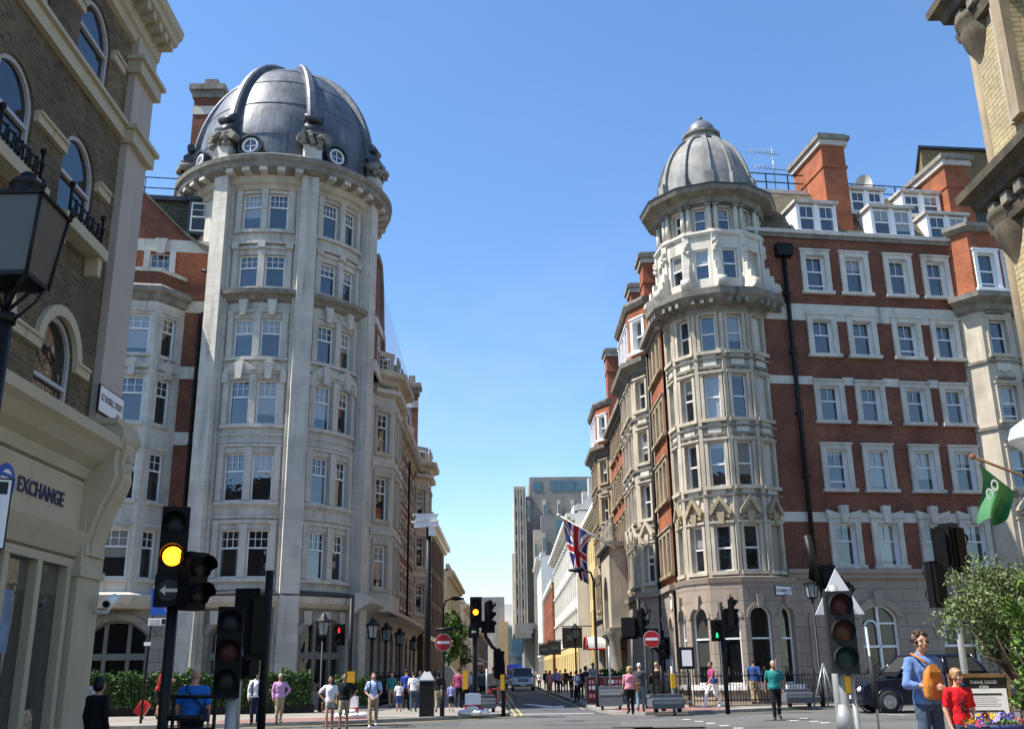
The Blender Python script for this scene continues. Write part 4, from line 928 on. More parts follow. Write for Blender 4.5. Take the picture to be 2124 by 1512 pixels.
# ---------------------------------------------------------------- near left: stock-brick corner building with a shop
EX, EY = -8.1, 19.75
EF = Flat(EX, 0, R_(90))                                  # u runs along +Y, outward is +X
EB = thing('corner_shop_building', 'brown stock-brick corner building with arched windows above a cream exchange shop', 'building', (EX, EY, 0))
mat('grey_frame', (.42, .42, .43), .5, .06, 4); wl = MB(); dr_ = MB(); ew = []
us_w = [17.05 - 2.62 * k for k in range(5)]
ZR = [(5.45, 2.42, .71), (9.62, 1.9, .60), (12.95, 1.6, .60)]
def exw(u0_, u1_, F):
    ops = [(u, z, 1.42, h, r) for u in us_w for z, h, r in ZR]
    wl.wall(F, u0_, u1_, 6.3 - 1.0, 15.3, ops, 'stock_brick', .16)
    for u in us_w:
        for k, (z, h, r) in enumerate(ZR):
            ew.append((F, u, z, 1.42, h, r, k))
            if k == 0:
                dr_.arch_ring(F, u, z + h - r, .71, r, .2, 0, .10, 'cream_stucco')
            zi = z + h - r - .12
            for sx in (-1, 1): dr_.box(F, u + sx * 1.02 - .3, u + sx * 1.02 + .3, 0, .09, zi, zi + .16, 'cream_stucco'); dr_.box(F, u + sx * 1.02 - .28, u + sx * 1.02 + .28, 0, .13, zi + .16, zi + .22, 'cream_stucco')
            if k == 1:
                dr_.box(F, u - .95, u + .95, 0, .34, z - .26, z - .04, 'cream_stucco')
                for sx in (-1, 1): dr_.prism(F, [(u + sx * .8 - .1, z - .26), (u + sx * .8 + .1, z - .26), (u + sx * .8 + .07, z - .62), (u + sx * .8 - .07, z - .62)], 0, .26, 'cream_stucco')
exw(3.5, EY, EF)
for z, t in ((12.45, .28),): dr_.box(EF, 3.5, EY, 0, .12, z, z + t, 'cream_stucco'); dr_.box(EF, 3.5, EY, 0, .2, z + t, z + t + .09, 'cream_stucco')
EB_back = MB()
wl.wall(Flat(-30, EY, 0), 0, 0.001, 0, .01, [], 'stock_brick')
wl.poly([(EX, EY, 0), (-32, EY + .01, 0), (-32, EY + .01, 15.3), (EX, EY, 15.3)], 'stock_brick')
wl.poly([(EX, EY, 15.3), (-32, EY, 15.3), (-32, 3.5, 15.3), (EX, 3.5, 15.3)], 'lead_dark')
wl.poly([(EX, 3.5, 0), (-32, 3.5, 0), (-32, 3.5, 15.3), (EX, 3.5, 15.3)], 'stock_brick')
part(wl, 'brick_wall', EB); 
for F, u, z, ww, h, r, k in ew: window(EB, F, u, -.05, z, sash_mesh(ww, h, 1, 1, .5, ft=.09, rise=r, glassm='deep_glass', fm='grey_frame'))
pl = MB()                                                 # stucco pilaster at the corner
pl.box(EF, EY - 1.02, EY + .08, -.02, .16, 5.9, 15.1, 'pink_stucco')
for z in (12.4, 14.1): pl.box(EF, EY - 1.1, EY + .16, -.02, .30, z, z + .3, 'cream_stucco'); pl.box(EF, EY - 1.16, EY + .22, -.02, .38, z + .3, z + .4, 'cream_stucco')
part(pl, 'corner_pilaster', EB)
co_ = MB()
cpath = [(EX, 3.5), (EX, EY + .05), (-30, EY + .05)]
cp2 = [(EX, 3.5), (EX, EY + .05), (-30, EY + .06)]
# outward is the right of travel: travelling +Y keeps +X on the right
co_.sweep(cp2[:2], [(-.05, 14.85), (.10, 14.9), (.14, 15.05), (.22, 15.1), (.25, 15.38), (.60, 15.5), (.63, 15.62), (.70, 15.68), (.74, 15.85), (-.05, 15.95)], 'cream_stucco')
for k in range(44): co_.box(EF, 3.6 + k * .37, 3.6 + k * .37 + .18, .2, .55, 15.30, 15.5, 'cream_stucco')
part(co_, 'cornice', EB)
part(dr_, 'window_dressing', EB)
for k, u in enumerate(us_w[:3]):                           # little iron window guards
    g = MB()
    for q in range(12): g.tube([EF.pt(u - .7 + q * .127, .26, 9.68), EF.pt(u - .7 + q * .127, .26 + (.05 if q % 2 else 0), 9.95)], .022, 'black_metal', 5)
    for z in (9.74, 9.95): g.tube([EF.pt(u - .72, .26, z), EF.pt(u + .72, .26, z)], .022, 'black_metal', 5)
    for q in (-.72, .72): g.tube([EF.pt(u + q, .26, 9.68), EF.pt(u + q, .26, 10.15)], .03, 'black_metal', 6); g.ball(EF.pt(u + q, .26, 10.2), .06, 'black_metal', 8, 6)
    part(g, 'window_guard', EB)
# shopfront
SFZ = 3.95
s = MB()
s.sweep([(EX, 3.5), (EX, EY - .05)], [(-.05, 5.15), (.1, 5.2), (.16, 5.4), (.34, 5.55), (.5, 5.75), (.62, 5.85), (.62, 6.05), (-.05, 6.35)], 'cream_stucco')
s.sweep([(EX, 3.5), (EX, EY - 1.0)], [(-.05, 4.15), (.06, 4.15), (.06, 5.15), (-.05, 5.15)], 'cream_stucco')
s.sweep([(EX, 3.5), (EX, EY - .9)], [(-.05, 3.7), (.08, 3.75), (.2, 4.05), (.24, 4.18), (-.05, 4.25)], 'cream_stucco')
s.box(EF, EY - 1.0, EY + .06, -.02, .14, 0, 3.4, 'cream_stucco'); s.box(EF, EY - 1.06, EY + .1, -.02, .2, 3.4, 3.55, 'cream_stucco'); s.box(EF, EY - 1.0, EY + .06, -.02, .16, 3.55, 5.9, 'cream_stucco')
s.box(EF, EY - 1.08, EY + .12, -.02, .22, 0, .5, 'cream_stucco')
part(s, 'shopfront', EB)
br = MB(); u1_, u2_ = EY - .92, EY - .02                      # scrolled console bracket
outl = [(.1, 3.75), (.34, 3.8), (.3, 4.05), (.42, 4.35), (.62, 4.75), (.86, 5.05), (.98, 5.3), (.92, 5.62), (.98, 5.9), (.9, 6.1), (.72, 6.28), (.1, 6.3)]
for a, b, sc2 in ((u1_, u1_ + .22, .60), (u1_ + .22, u2_ - .22, .68), (u2_ - .22, u2_, .60)):
    r1 = [EF.pt(a, n * sc2, z) for n, z in outl]; r2 = [EF.pt(b, n * sc2, z) for n, z in outl]
    br.grid([r1, r2], 'cream_stucco', closed=True, caps=True)
br.box(EF, u1_ - .08, u2_ + .08, 0, .58, 6.30, 6.42, 'cream_stucco'); br.tube([EF.pt(u1_ - .03, .42, 6.12), EF.pt(u2_ + .03, .42, 6.12)], .26, 'cream_stucco', 14)
rnd = random.Random(3)
for k in range(14): br.ball(EF.pt(rnd.uniform(u1_ + .25, u2_ - .25), .6 + rnd.uniform(-.03, .06), rnd.uniform(5.2, 5.9)), rnd.uniform(.05, .1), 'cream_stucco', 6, 5)
part(br, 'console_bracket', EB)
f = MB()
for u in (EY - 1.15, EY - 2.35, EY - 3.55, EY - 4.75, EY - 6): f.box(EF, u - .09, u + .09, -.25, .04, .55, 3.7, 'cream_stucco')
f.box(EF, 3.5, EY - 1.0, -.2, .1, 0, .55, 'cream_stucco'); f.box(EF, 3.5, EY - 1.0, -.2, .05, 3.55, 3.7, 'cream_stucco')
g = MB(); g.poly([EF.pt(3.5, -.12, .5), EF.pt(EY - 1, -.12, .5), EF.pt(EY - 1, -.12, 3.7), EF.pt(3.5, -.12, 3.7)], 'shop_glass')
o = part(f, 'shop_window', EB); part(g, 'pane', o)

def lettering(txt, size, F, u, n, z, m, parent, width=None, ext=.008, name='lettering', bold=0.0):
    cu = bpy.data.curves.new(name, 'FONT'); cu.body = txt; cu.size = size; cu.extrude = ext; cu.align_x = 'CENTER'; cu.align_y = 'CENTER'; cu.offset = bold; cu.resolution_u = 3
    to = bpy.data.objects.new('tmp', cu); COL.objects.link(to); bpy.context.view_layer.update()
    me = bpy.data.meshes.new_from_object(to.evaluated_get(bpy.context.evaluated_depsgraph_get())); bpy.data.objects.remove(to)
    me.materials.clear(); me.materials.append(MATS[m])
    xs = [v.co.x for v in me.vertices]; k = (width / (max(xs) - min(xs))) if width else 1
    for v in me.vertices: v.co = Vector((v.co.x * k, -v.co.z, v.co.y))
    o = link(bpy.data.objects.new(name, me)); o.parent = parent; off = OFF.get(parent, (0, 0, 0)); p = F.pt(u, n, z)
    o.location = (p[0] - off[0], p[1] - off[1], p[2] - off[2]); o.rotation_euler = (0, 0, F.ang(u)); return o
mat('sign_navy', (.02, .025, .09), .5); mat('sign_blue', (.02, .09, .42), .5); mat('sign_white', (.8, .8, .8), .5, .02); mat('sign_red', (.42, .012, .016), .5); mat('sign_black', (.01, .01, .01), .5)
mat('poster_blue', (.16, .26, .42), .5, .3, 3)
lettering('EXCHANGE', .36, EF, 17.05, .075, 4.66, 'sign_navy', EB, 1.75, bold=.006)
em = MB(); K = 20
for r0_, r1_, m_, n_ in ((0, .30, 'sign_blue', .075), (0.0, .2, 'sign_white', .082)): em.prism(EF, [(15.78 + r1_ * cos(2 * pi * k / K), 4.62 + r1_ * sin(2 * pi * k / K)) for k in range(K)], .055, n_, m_)
for z in (4.55, 4.69): em.box(EF, 15.5, 15.95, .07, .09, z, z + .06, 'sign_blue')
part(em, 'emblem', EB)
po = MB(); po.box(EF, 14.9, 16.9, -.118, -.105, 2.0, 3.0, 'poster_blue'); po.box(EF, 17.35, 17.75, -.118, -.105, 1.35, 2.6, 'sign_white')
for k in range(6): po.box(EF, 17.4, 17.7, -.108, -.1, 1.45 + .18 * k, 1.5 + .18 * k, 'sign_navy')
part(po, 'poster', EB)
# street name plates
def plate(name, F, u, z, w_, h, lines, label, cat='street sign'):
    p = F.pt(u, 0, z); t = thing(name, label, cat, p)
    b = MB(); b.box(F, u - w_ / 2, u + w_ / 2, .0, .035, z, z + h, 'sign_black'); b.box(F, u - w_ / 2 + .03, u + w_ / 2 - .03, .03, .045, z + .03, z + h - .03, 'sign_white'); part(b, 'plate', t)
    for txt, sz, du, dz, wd, m in lines: lettering(txt, sz, F, u + du, .047, z + dz, m, t, wd, .002, bold=.004)
PFX = Flat(EX + .17, 0, R_(90))
plate('street_sign', PFX, EY - .5, 6.52, 1.25, .56, [('GT RUSSELL STREET', .18, 0, .31, 1.1, 'sign_black'), ('W.C.1', .1, .4, .13, .22, 'sign_red')], 'white street name plate on the corner pilaster above the exchange shop')
F, L = face(gr[4], gr[5])
F = Flat(*F.pt(0, .02, 0)[:2], F.a)
plate('street_sign', F, L / 2 - .15, 4.62, 1.12, .42, [('BLOOMSBURY ST', .2, 0, .21, 1.0, 'sign_black')], 'white street name plate on the taupe wall under the small turret')
F, L = face(gr[0], gr[1]); 
pb = MB(); pb.box(G2, 33.0, 33.4, .02, .06, 4.3, 5.0, 'sign_white'); pb.box(G2, 33.05, 33.35, .06, .065, 4.75, 4.9, 'sign_black')
single(pb, 'wall_plate', 'small white upright plate on the side street wall beside the turret', 'sign')
# cctv camera on the shop corner
t = thing('security_camera', 'small white security camera on the cream pilaster of the exchange shop', 'camera', EF.pt(EY - .1, .2, 2.95))
b = MB(); b.tube([EF.pt(EY - .1, .16, 2.8), EF.pt(EY - .1, .4, 2.8), EF.pt(EY - .1, .45, 2.95)], .04, 'cctv_white', 8); part(b, 'bracket', t)
b = MB(); b.tube([EF.pt(EY - .45, .5, 2.92), EF.pt(EY + .15, .42, 3.08)], .085, 'cctv_white', 10); b.tube([EF.pt(EY - .47, .5, 2.915), EF.pt(EY - .44, .5, 2.925)], .065, 'black_plastic', 10); part(b, 'camera_body', t)
# near right: glazed brick corner with carved mouldings
GX, GY = 9.0, 16.3
GB = thing('glazed_brick_building', 'pale yellow glazed-brick corner building with heavy carved stone mouldings', 'building', (GX, GY, 0))
GFr = Flat(GX, GY, R_(-90)); b = MB(); d = MB()
ops = [(2.2 + 3.4 * k, z, 1.5, 3.0) for k in range(4) for z in (10.6, 15.2)]
b.wall(GFr, 0, 14, 0, 19, ops, 'glazed_brick', .4); b.poly([(GX, GY, 0), (30, GY, 0), (30, GY, 19), (GX, GY, 19)], 'glazed_brick'); b.poly([(GX, GY, 19), (30, GY, 19), (30, 2.3, 19), (GX, 2.3, 19)], 'lead_dark')
b.poly([(GX, 2.3, 0), (30, 2.3, 0), (30, 2.3, 19), (GX, 2.3, 19)], 'glazed_brick')
part(b, 'brick_wall', GB)
for o in ops: window(GB, GFr, o[0], -.25, o[1], sash_mesh(1.46, 2.96, 2, 2, .4, 'off_white'))
path = [(30, GY), (GX, GY), (GX, 2.3)]
def gsweep(pr, m): d.sweep(path, pr, m)
for zb in (9.0, 13.05):
    gsweep([(-.05, zb), (.14, zb + .02), (.18, zb + .2), (.1, zb + .25), (.1, zb + .5), (.3, zb + .55), (.34, zb + .72), (.5, zb + .8), (.52, zb + .95), (-.05, zb + 1.1)], 'sooty_stone')
    F = Flat(GX, GY, R_(-90))
    for k in range(30): d.box(F, .1 + k * .46, .1 + k * .46 + .22, .1, .26, zb + .28, zb + .48, 'weathered_stone')
    d.lathe((GX + .26, GY - .26, zb), [(.17, -1.15), (.24, -1.05), (.27, -.98), (.22, -.88), (.26, -.7), (.36, -.45), (.46, -.22), (.52, 0), (.48, .1), (.56, .2), (.58, .32), (.3, .4)], 'sooty_stone', 18)
d.tube([(GX + .06, GY - .06, 0), (GX + .06, GY - .06, 19)], .13, 'brown_stone', 10)
for o in ops:
    for sx in (-1, 1): d.box(GFr, o[0] + sx * .9 - .15, o[0] + sx * .9 + .15, 0, .16, o[1], o[1] + 3.0, 'brown_stone'); d.box(GFr, o[0] + sx * 1.12 - .08, o[0] + sx * 1.12 + .08, 0, .1, o[1], o[1] + 3.0, 'terracotta_stone')
    d.box(GFr, o[0] - 1.2, o[0] + 1.2, 0, .3, o[1] + 3.0, o[1] + 3.3, 'weathered_stone')
part(d, 'stone_mouldings', GB)
# ---------------------------------------------------------------- buildings further down the side street
def plain_building(name, label, X0, X1, Y0, Y1, H, m, side, cols, rows, ww, wh, trim='white_stucco', cornice=.5, base=None, base_h=4.2, wm='dark_glass', fm='white_paint', first=None, parapet=.6, cat='building', roofm='lead_dark', frontwin=True, hoods=False):
    """block along the street: side -1 stands left of the street (faces +X), +1 right (faces -X)"""
    t = thing(name, label, cat, ((X0 + X1) / 2, Y0, 0)); XF = X1 if side < 0 else X0
    F = Flat(XF, Y0, R_(90)) if side < 0 else Flat(XF, Y1, R_(-90)); L = Y1 - Y0
    b = MB(); d = MB(); z0 = first or base_h + .6; zs = [z0 + (H - z0 - .8) * k / rows for k in range(rows)]
    us = [L * (k + .5) / cols for k in range(cols)]
    ops = [(u, z, ww, wh) for u in us for z in zs] if frontwin else []
    b.wall(F, 0, L, base_h if base else 0, H, ops, m, .2)
    if base: b.wall(F, 0, L, 0, base_h, [(u, .6, ww * 1.3, base_h - 1.4) for u in us], base, .3, n=.08)
    b.poly([(X0, Y0, 0), (X1, Y0, 0), (X1, Y0, H), (X0, Y0, H)], m); b.poly([(X0, Y0, H), (X1, Y0, H), (X1, Y1, H), (X0, Y1, H)], roofm); b.poly([(X0, Y1, 0), (X1, Y1, 0), (X1, Y1, H), (X0, Y1, H)], m)
    part(b, 'wall', t)
    if cornice:
        d.box(F, 0, L, 0, cornice * .5, H - .9, H - .6, trim); d.box(F, 0, L, 0, cornice, H - .6, H - .2, trim)
        d.box(F, 0, L, -.3, .1, H - .2, H + parapet, trim)
        s2 = MB(); s2.box(F, 0, L, 0, .2, base_h, base_h + .35, trim); part(s2, 'string_course', t)
    if hoods:
        for u in us:
            for z in zs: d.box(F, u - ww * .75, u + ww * .75, 0, .25, z + wh + .15, z + wh + .4, trim); d.box(F, u - ww * .62, u - ww * .5, 0, .1, z, z + wh + .15, trim); d.box(F, u + ww * .5, u + ww * .62, 0, .1, z, z + wh + .15, trim)
    if d.f: part(d, 'cornice', t)
    ms = sash_mesh(ww - .02, wh, 2, 1, .5, fm, glassm=wm)
    for o in ops: window(t, F, o[0], -.1, o[1], ms)
    if base:
        g = MB()
        for u in us: g.box(F, u - ww * .64, u + ww * .64, -.22, -.12, .6, base_h - .8, wm)
        part(g, 'ground_window', t)
    return t, F, L
plain_building('yellow_terrace', 'yellow stucco terrace with a white cornice next to the red mansion block', 8.2, 22, 81.3, 101, 15.6, 'yellow_stucco', 1, 8, 3, 1.0, 2.3, base='yellow_stucco', fm='off_white', cornice=.8)
t, F, L = plain_building('white_terrace', 'white stucco terrace with window hoods and a yellow ground storey', 7.0, 20, 101.2, 150, 17.2, 'white_stucco', 1, 14, 3, 1.1, 2.5, base='yellow_stucco', cornice=.9, hoods=True)
b = MB(); b.poly([F.pt(0, -.2, 17.3), F.pt(L, -.2, 17.3), F.pt(L, -3, 20.4), F.pt(0, -3, 20.4)], 'slate_tile'); b.poly([F.pt(0, -3, 20.4), F.pt(L, -3, 20.4), F.pt(L, -12, 20.5), F.pt(0, -12, 20.5)], 'lead_dark'); b.poly([F.pt(L, -.2, 17.3), F.pt(L, -3, 20.4), F.pt(L, -12, 20.5), F.pt(L, -12, 17.3)], 'white_stucco'); part(b, 'roof', t)
for k in range(5): b = MB(); b.box(F, 3 + k * 9, 4.6 + k * 9, -4, -2.2, 19, 22.2, 'pale_render'); part(b, 'chimney', t)
plain_building('brown_terrace', 'brown brick terrace with long white sashes past the white terrace', 6.6, 18, 150.3, 185, 14.2, 'orange_brick', 1, 12, 3, 1.3, 2.6, trim='pale_render', base='yellow_stucco', cornice=.3)
plain_building('narrow_white_house', 'narrow pale house just before the concrete tower', 6.3, 18, 185.3, 212, 22.0, 'white_stucco', 1, 7, 5, 1.2, 2.2, base='dark_concrete', cornice=.9)
# concrete hall tower with dark stepped floors
ct = thing('concrete_tower', 'tall grey concrete tower with dark stepped upper floors and blue window bands', 'building', (12, 235, 0))
b = MB(); d = MB()
for x0, x1, y0, y1, z1, m in ((1.7, 4.4, 222, 262, 41.5, 'concrete'), (1.2, 1.9, 226, 262, 27, 'concrete'), (4.4, 24, 224, 262, 39.5, 'dark_concrete'), (5.4, 22, 226, 260, 44.3, 'dark_concrete'), (7.6, 22, 219, 224, 34.5, 'dark_concrete'), (5.9, 7.6, 220.5, 224, 31.5, 'concrete'), (9.5, 22, 214, 219, 24.5, 'dark_concrete')):
    b.wbox(x0, x1, y0, y1, 9.5 if x0 < 5 else 0, z1, m)
b.wbox(3.6, 22, 223, 262, 0, 9.6, 'dark_concrete')
for k in range(5): b.wbox(1.75 + .62 * k, 1.95 + .62 * k, 221.6, 222, 9.6, 41.3, 'concrete')
for zz, n in ((11.2, 6), (10.2, 5), (9.2, 4)): b.wbox(1.6, 3.2 + .9 * n * .5, 216 + (zz - 9) * 1.5, 223, zz - .9, zz + .3, 'dark_concrete')
part(b, 'wall', ct)
bb = MB()
for k in range(9):
    for x in (2.3, 3.55): bb.wbox(x - .17, x + .17, 221.9, 222.1, 11.5 + 3.2 * k, 13.4 + 3.2 * k, 'sign_black')
for x0, x1, y, z0, z1 in ((6.2, 8.2, 225.9, 41.2, 43.2), (10.2, 12.8, 225.9, 41.2, 43.4), (13.1, 15.7, 225.9, 41.2, 43.4), (16, 18.6, 225.9, 41.2, 43.4), (11.0, 20, 218.9, 30.4, 33.4)): bb.wbox(x0, x1, y, y + .2, z0, z1, 'office_glass')
part(bb, 'window_band', ct)
for x, y, z in ((5.0, 223.8, 38), (8.6, 223.8, 38), (11.9, 223.8, 38), (15, 223.8, 38), (8.1, 218.8, 30), (6.4, 220.2, 29), (8.8, 218.9, 24), (10.4, 213.8, 22), (12.4, 218.8, 28)):
    c = MB(); c.wbox(x - .35, x + .35, y - 1.2, y, z - 4.4, z + .4, 'concrete'); c.wbox(x - .25, x + .25, y - 1.25, y - 1.2, z - 3.4, z - .6, 'office_glass'); part(c, 'balcony_fin', ct)
eb = thing('glass_fronted_block', 'tan panelled block with a tall glazed entrance closing the street', 'building', (1, 345, 0))
b = MB(); b.wbox(-3.2, 0.2, 340, 360, 0, 17.5, 'tan_panel'); b.wbox(.2, 9, 342, 360, 0, 16.5, 'white_stucco'); b.wbox(-12, 14, 362, 380, 0, 21, 'pale_render'); b.wbox(-10, -1, 361, 362, 18, 27, 'dark_concrete'); b.wbox(-1, 3, 352, 361, 16, 24, 'white_stucco'); part(b, 'wall', eb)
b = MB(); b.wbox(.4, 8.6, 341.6, 342, 0, 15.5, 'office_glass'); part(b, 'curtain_wall', eb)
b = MB(); b.wbox(.5, 5.6, 341.2, 341.5, 5.3, 8.4, 'sign_blue_pale' if 'sign_blue_pale' in MATS else 'office_glass'); b.wbox(-.2, 8.8, 340.6, 341.4, 1.8, 3.8, 'sign_blue'); part(b, 'canopy', eb)
# left side of the street
plain_building('red_terrace', 'dark red brick office terrace with a white cornice past the domed block', -20, -6.7, 81.2, 107, 14.4, 'brown_brick', -1, 12, 3, 1.1, 2.5, cornice=.7)
plain_building('stone_corner_block', 'brown stone block with grouped chimneys behind the street trees', -20, -6.9, 118, 150, 13.2, 'brown_stone', -1, 11, 3, 1.2, 2.6, trim='brown_stone', cornice=.7)
b = MB(); 
for k in range(3): b.wbox(-9.3 + k * .5, -9.0 + k * .5, 119, 119.4, 16.6, 17.6, 'orange_brick')
b.wbox(-9.6, -7.6, 118.4, 120, 12.5, 16.6, 'brown_stone'); part(b, 'chimney', [o for o in sc.objects if o.name.startswith('stone_corner_block')][0])
plain_building('grey_terrace', 'pale grey classical terrace with a deep cornice further up the left side', -20, -6.6, 150.5, 215, 11.5, 'stone_dressing', -1, 16, 2, 1.3, 2.2, trim='stone_dressing', cornice=.9)
plain_building('distant_red_block', 'dull red block low at the far left end of the street', -22, -6.4, 230, 330, 10.5, 'brown_brick', -1, 16, 2, 1.5, 2.2, trim='brown_stone', cornice=.4)

# ---------------------------------------------------------------- signals, signs, posts
mat('lens_amber_lit', (1, .35, .01), .4, emit=(1.0, .30, .012), estr=3.0); mat('lens_red_lit', (.9, .02, .02), .4, emit=(1.0, .018, .018), estr=1.8); mat('lens_green_lit', (.02, .8, .25), .4, emit=(.02, .9, .30), estr=1.2); mat('arrow_dull', (.62, .56, .40), .6)
mat('lens_red', (.055, .008, .007), .45, spec=.3); mat('lens_amber', (.08, .026, .006), .45, spec=.3); mat('lens_green', (.008, .028, .024), .45, spec=.3); mat('lens_dark', (.008, .008, .009), .45, spec=.3)
mat('signal_yellow', (.62, .33, .012), .5); mat('galv_grey', (.33, .34, .34), .5, .1, metal=.3); mat('signal_grey', (.022, .023, .025), .6, spec=.2)
def signal_head(parent, F, u, n, z, asp, w_=.30, ah=.29, back=True, m='black_plastic', label=None, vl=.15):
    """asp: lens materials from the top; z = bottom of the box; the face looks along F's outward n"""
    H = ah * len(asp) + .04; b = MB()
    b.box(F, u - w_ / 2, u + w_ / 2, n - .17, n, z, z + H, m)
    b.box(F, u - w_ / 2 + .03, u + w_ / 2 - .03, n - .24, n - .17, z + .05, z + H - .05, m)
    if back: b.box(F, u - w_ / 2 - .045, u + w_ / 2 + .045, n - .06, n - .045, z - .04, z + H + .04, m)
    hd = part(b, 'signal_housing', parent, label)
    for k, a in enumerate(asp):
        zc = z + H - .02 - ah * (k + .5); r = min(.105, ah * .40)
        if a != 'arrow':
            v = MB(); rows = []
            for nn, cut in ((n, 0), (n + vl, .3)):
                rows.append([F.pt(u + (r + .022) * cos(t), nn - (vl * .6 if abs(t - pi / 2) > 1.5 and nn > n else 0), zc + (r + .022) * sin(t)) for t in [pi / 2 - 2.4 + 4.8 * j / 16 for j in range(17)]])
            v.grid(rows, m); part(v, 'visor', hd)
        g = MB(); K = 18
        if a == 'arrow':
            g.poly([F.pt(u + .115 * cos(2 * pi * j / K), n + .004, zc + .115 * sin(2 * pi * j / K)) for j in range(K)], 'lens_dark'); part(g, 'lens', hd)
            g = MB(); g.prism(F, [(u - .09, zc), (u - .03, zc + .055), (u - .035, zc + .018), (u + .09, zc + .018), (u + .09, zc - .018), (u - .035, zc - .018), (u - .03, zc - .055)], n + .006, n + .014, 'arrow_dull'); part(g, 'arrow', hd)
        elif a == 'redman' or a == 'greenman':
            mm_ = 'lens_red_lit' if a == 'redman' else 'lens_green_lit'
            g.poly([F.pt(u + r * cos(2 * pi * j / K), n + .004, zc + r * sin(2 * pi * j / K)) for j in range(K)], 'lens_dark'); part(g, 'lens', hd)
            g = MB(); g.ball(F.pt(u, n + .01, zc + .062), .024, mm_, 8, 6)
            if a == 'redman': g.prism(F, [(u - .03, zc + .035), (u + .03, zc + .035), (u + .04, zc - .03), (u + .024, zc - .03), (u + .022, zc - .095), (u - .022, zc - .095), (u - .024, zc - .03), (u - .04, zc - .03)], n + .006, n + .014, mm_)
            else: g.prism(F, [(u - .022, zc + .036), (u + .022, zc + .036), (u + .05, zc - .01), (u + .022, zc - .01), (u + .022, zc - .03), (u + .05, zc - .095), (u + .02, zc - .095), (u, zc - .05), (u - .03, zc - .095), (u - .055, zc - .085), (u - .022, zc - .03), (u - .022, zc - .01), (u - .045, zc - .02)], n + .006, n + .014, mm_)
            part(g, 'lit_figure', hd)
        else:
            rows = [[F.pt(u + rr * cos(2 * pi * j / K), n + .004 + e, zc + rr * sin(2 * pi * j / K)) for j in range(K)] for rr, e in ((r, 0), (r * .7, .014), (r * .35, .022), (.001, .025))]
            g.grid(rows, a, True, closed=True); part(g, 'lens', hd)
    return hd
RAG = ['lens_red', 'lens_amber', 'lens_green']; DARK3 = ['lens_dark'] * 3
def signal_post(loc, label, top, m='black_metal', r=.057, lean=0.0, name='traffic_signal', group='traffic signals', base=.12, cat='traffic light'):
    t = thing(name, label, cat, (loc[0], loc[1], 0), group=group)
    b = MB(); b.tube([(loc[0], loc[1], base - .12), (loc[0] + lean, loc[1], top)], r, m, 12); part(b, 'pole', t); return t
def LF(x, y, deg): return Flat(x, y, R_(deg))            # deg 0: looks at the camera, +: turned to its right
# 1 big signal near left, lit amber, with a left arrow below
p = atY(360, 1128, 11); x, y = p.x, 11
t = signal_post((x + .01, y + .12), 'tall black signal at the left kerb, amber lit above a pale left arrow', 2.4)
signal_head(t, LF(x, y, 15), 0, 0, 2.66, ['lens_dark', 'lens_amber_lit'], .29, .35, False)
signal_head(t, LF(x - .01, y, 15), 0, .0, 2.32, ['arrow'], .30, .30, False)
signal_head(t, LF(x + .2, y + .1, 62), 0, .1, 2.28, ['lens_dark', 'lens_dark'], .27, .29, False)
b = MB(); b.tube([(x, y + .12, 1.18), (x + .42, y + .12, 1.18)], .03, 'black_metal', 8); part(b, 'bracket', t)
# 2 dark low signal on a grey pole
p = atY(468, 1440, 11.0); x, y = p.x, 11.0
t = signal_post((x + .03, y + .14), 'unlit low black signal on a grey pole beside the lit amber one', 1.5, 'galv_grey')
signal_head(t, LF(x, y, 13), 0, 0, 1.37, ['lens_dark', 'lens_red', 'lens_dark'], .27, .30, False)
# 3 pair of black signal backs on a slim grey pole
p = atY(525, 1225, 15); x, y = p.x, 15.0
t = signal_post((x - .14, y + .05), 'slim grey pole carrying black signal backs and a small pedestrian box', 2.75, 'galv_grey', .05)
signal_head(t, LF(x - .12, y - .1, 178), 0, .3, 1.95, RAG, .28, .27, True); signal_head(t, LF(x + .1, y, 215), 0, .2, 1.85, RAG, .27, .27, True)
signal_head(t, LF(x + .02, y, 240), 0, .15, 1.55, ['lens_dark'], .25, .27, False)
# 4 plain black pole
p = atY(560, 1187, 16); x, y = p.x, 16.0
t = signal_post((x, y), 'plain thick black pole with a cable standing in front of the hedge', 3.18, 'black_metal', .062, name='black_pole', group=None, cat='pole')
b = MB(); b.tube([(x - .04, y, 2.85), (x - .3, y + .05, 2.8), (x - .42, y + .05, 2.55), (x - .4, y + .05, 2.2)], .012, 'black_plastic', 5); part(b, 'cable', t)
# 5 pedestrian red man on the pole by the hotel
p = atY(730, 1240, 36.5); x, y = p.x, 36.5
t = signal_post((x, y), 'black pole before the domed building with a lit red man', p.z, 'black_metal', .08)
signal_head(t, LF(x - .42, y, -4), 0, 0, 2.6, ['redman', 'lens_dark'], .33, .31, True)
q = atY(755, 1392, 36.4)
b = MB(); b.wbox(x - .05, x + .22, y - .25, y - .1, 1.3, 1.68, 'signal_yellow'); part(b, 'push_button_box', t)
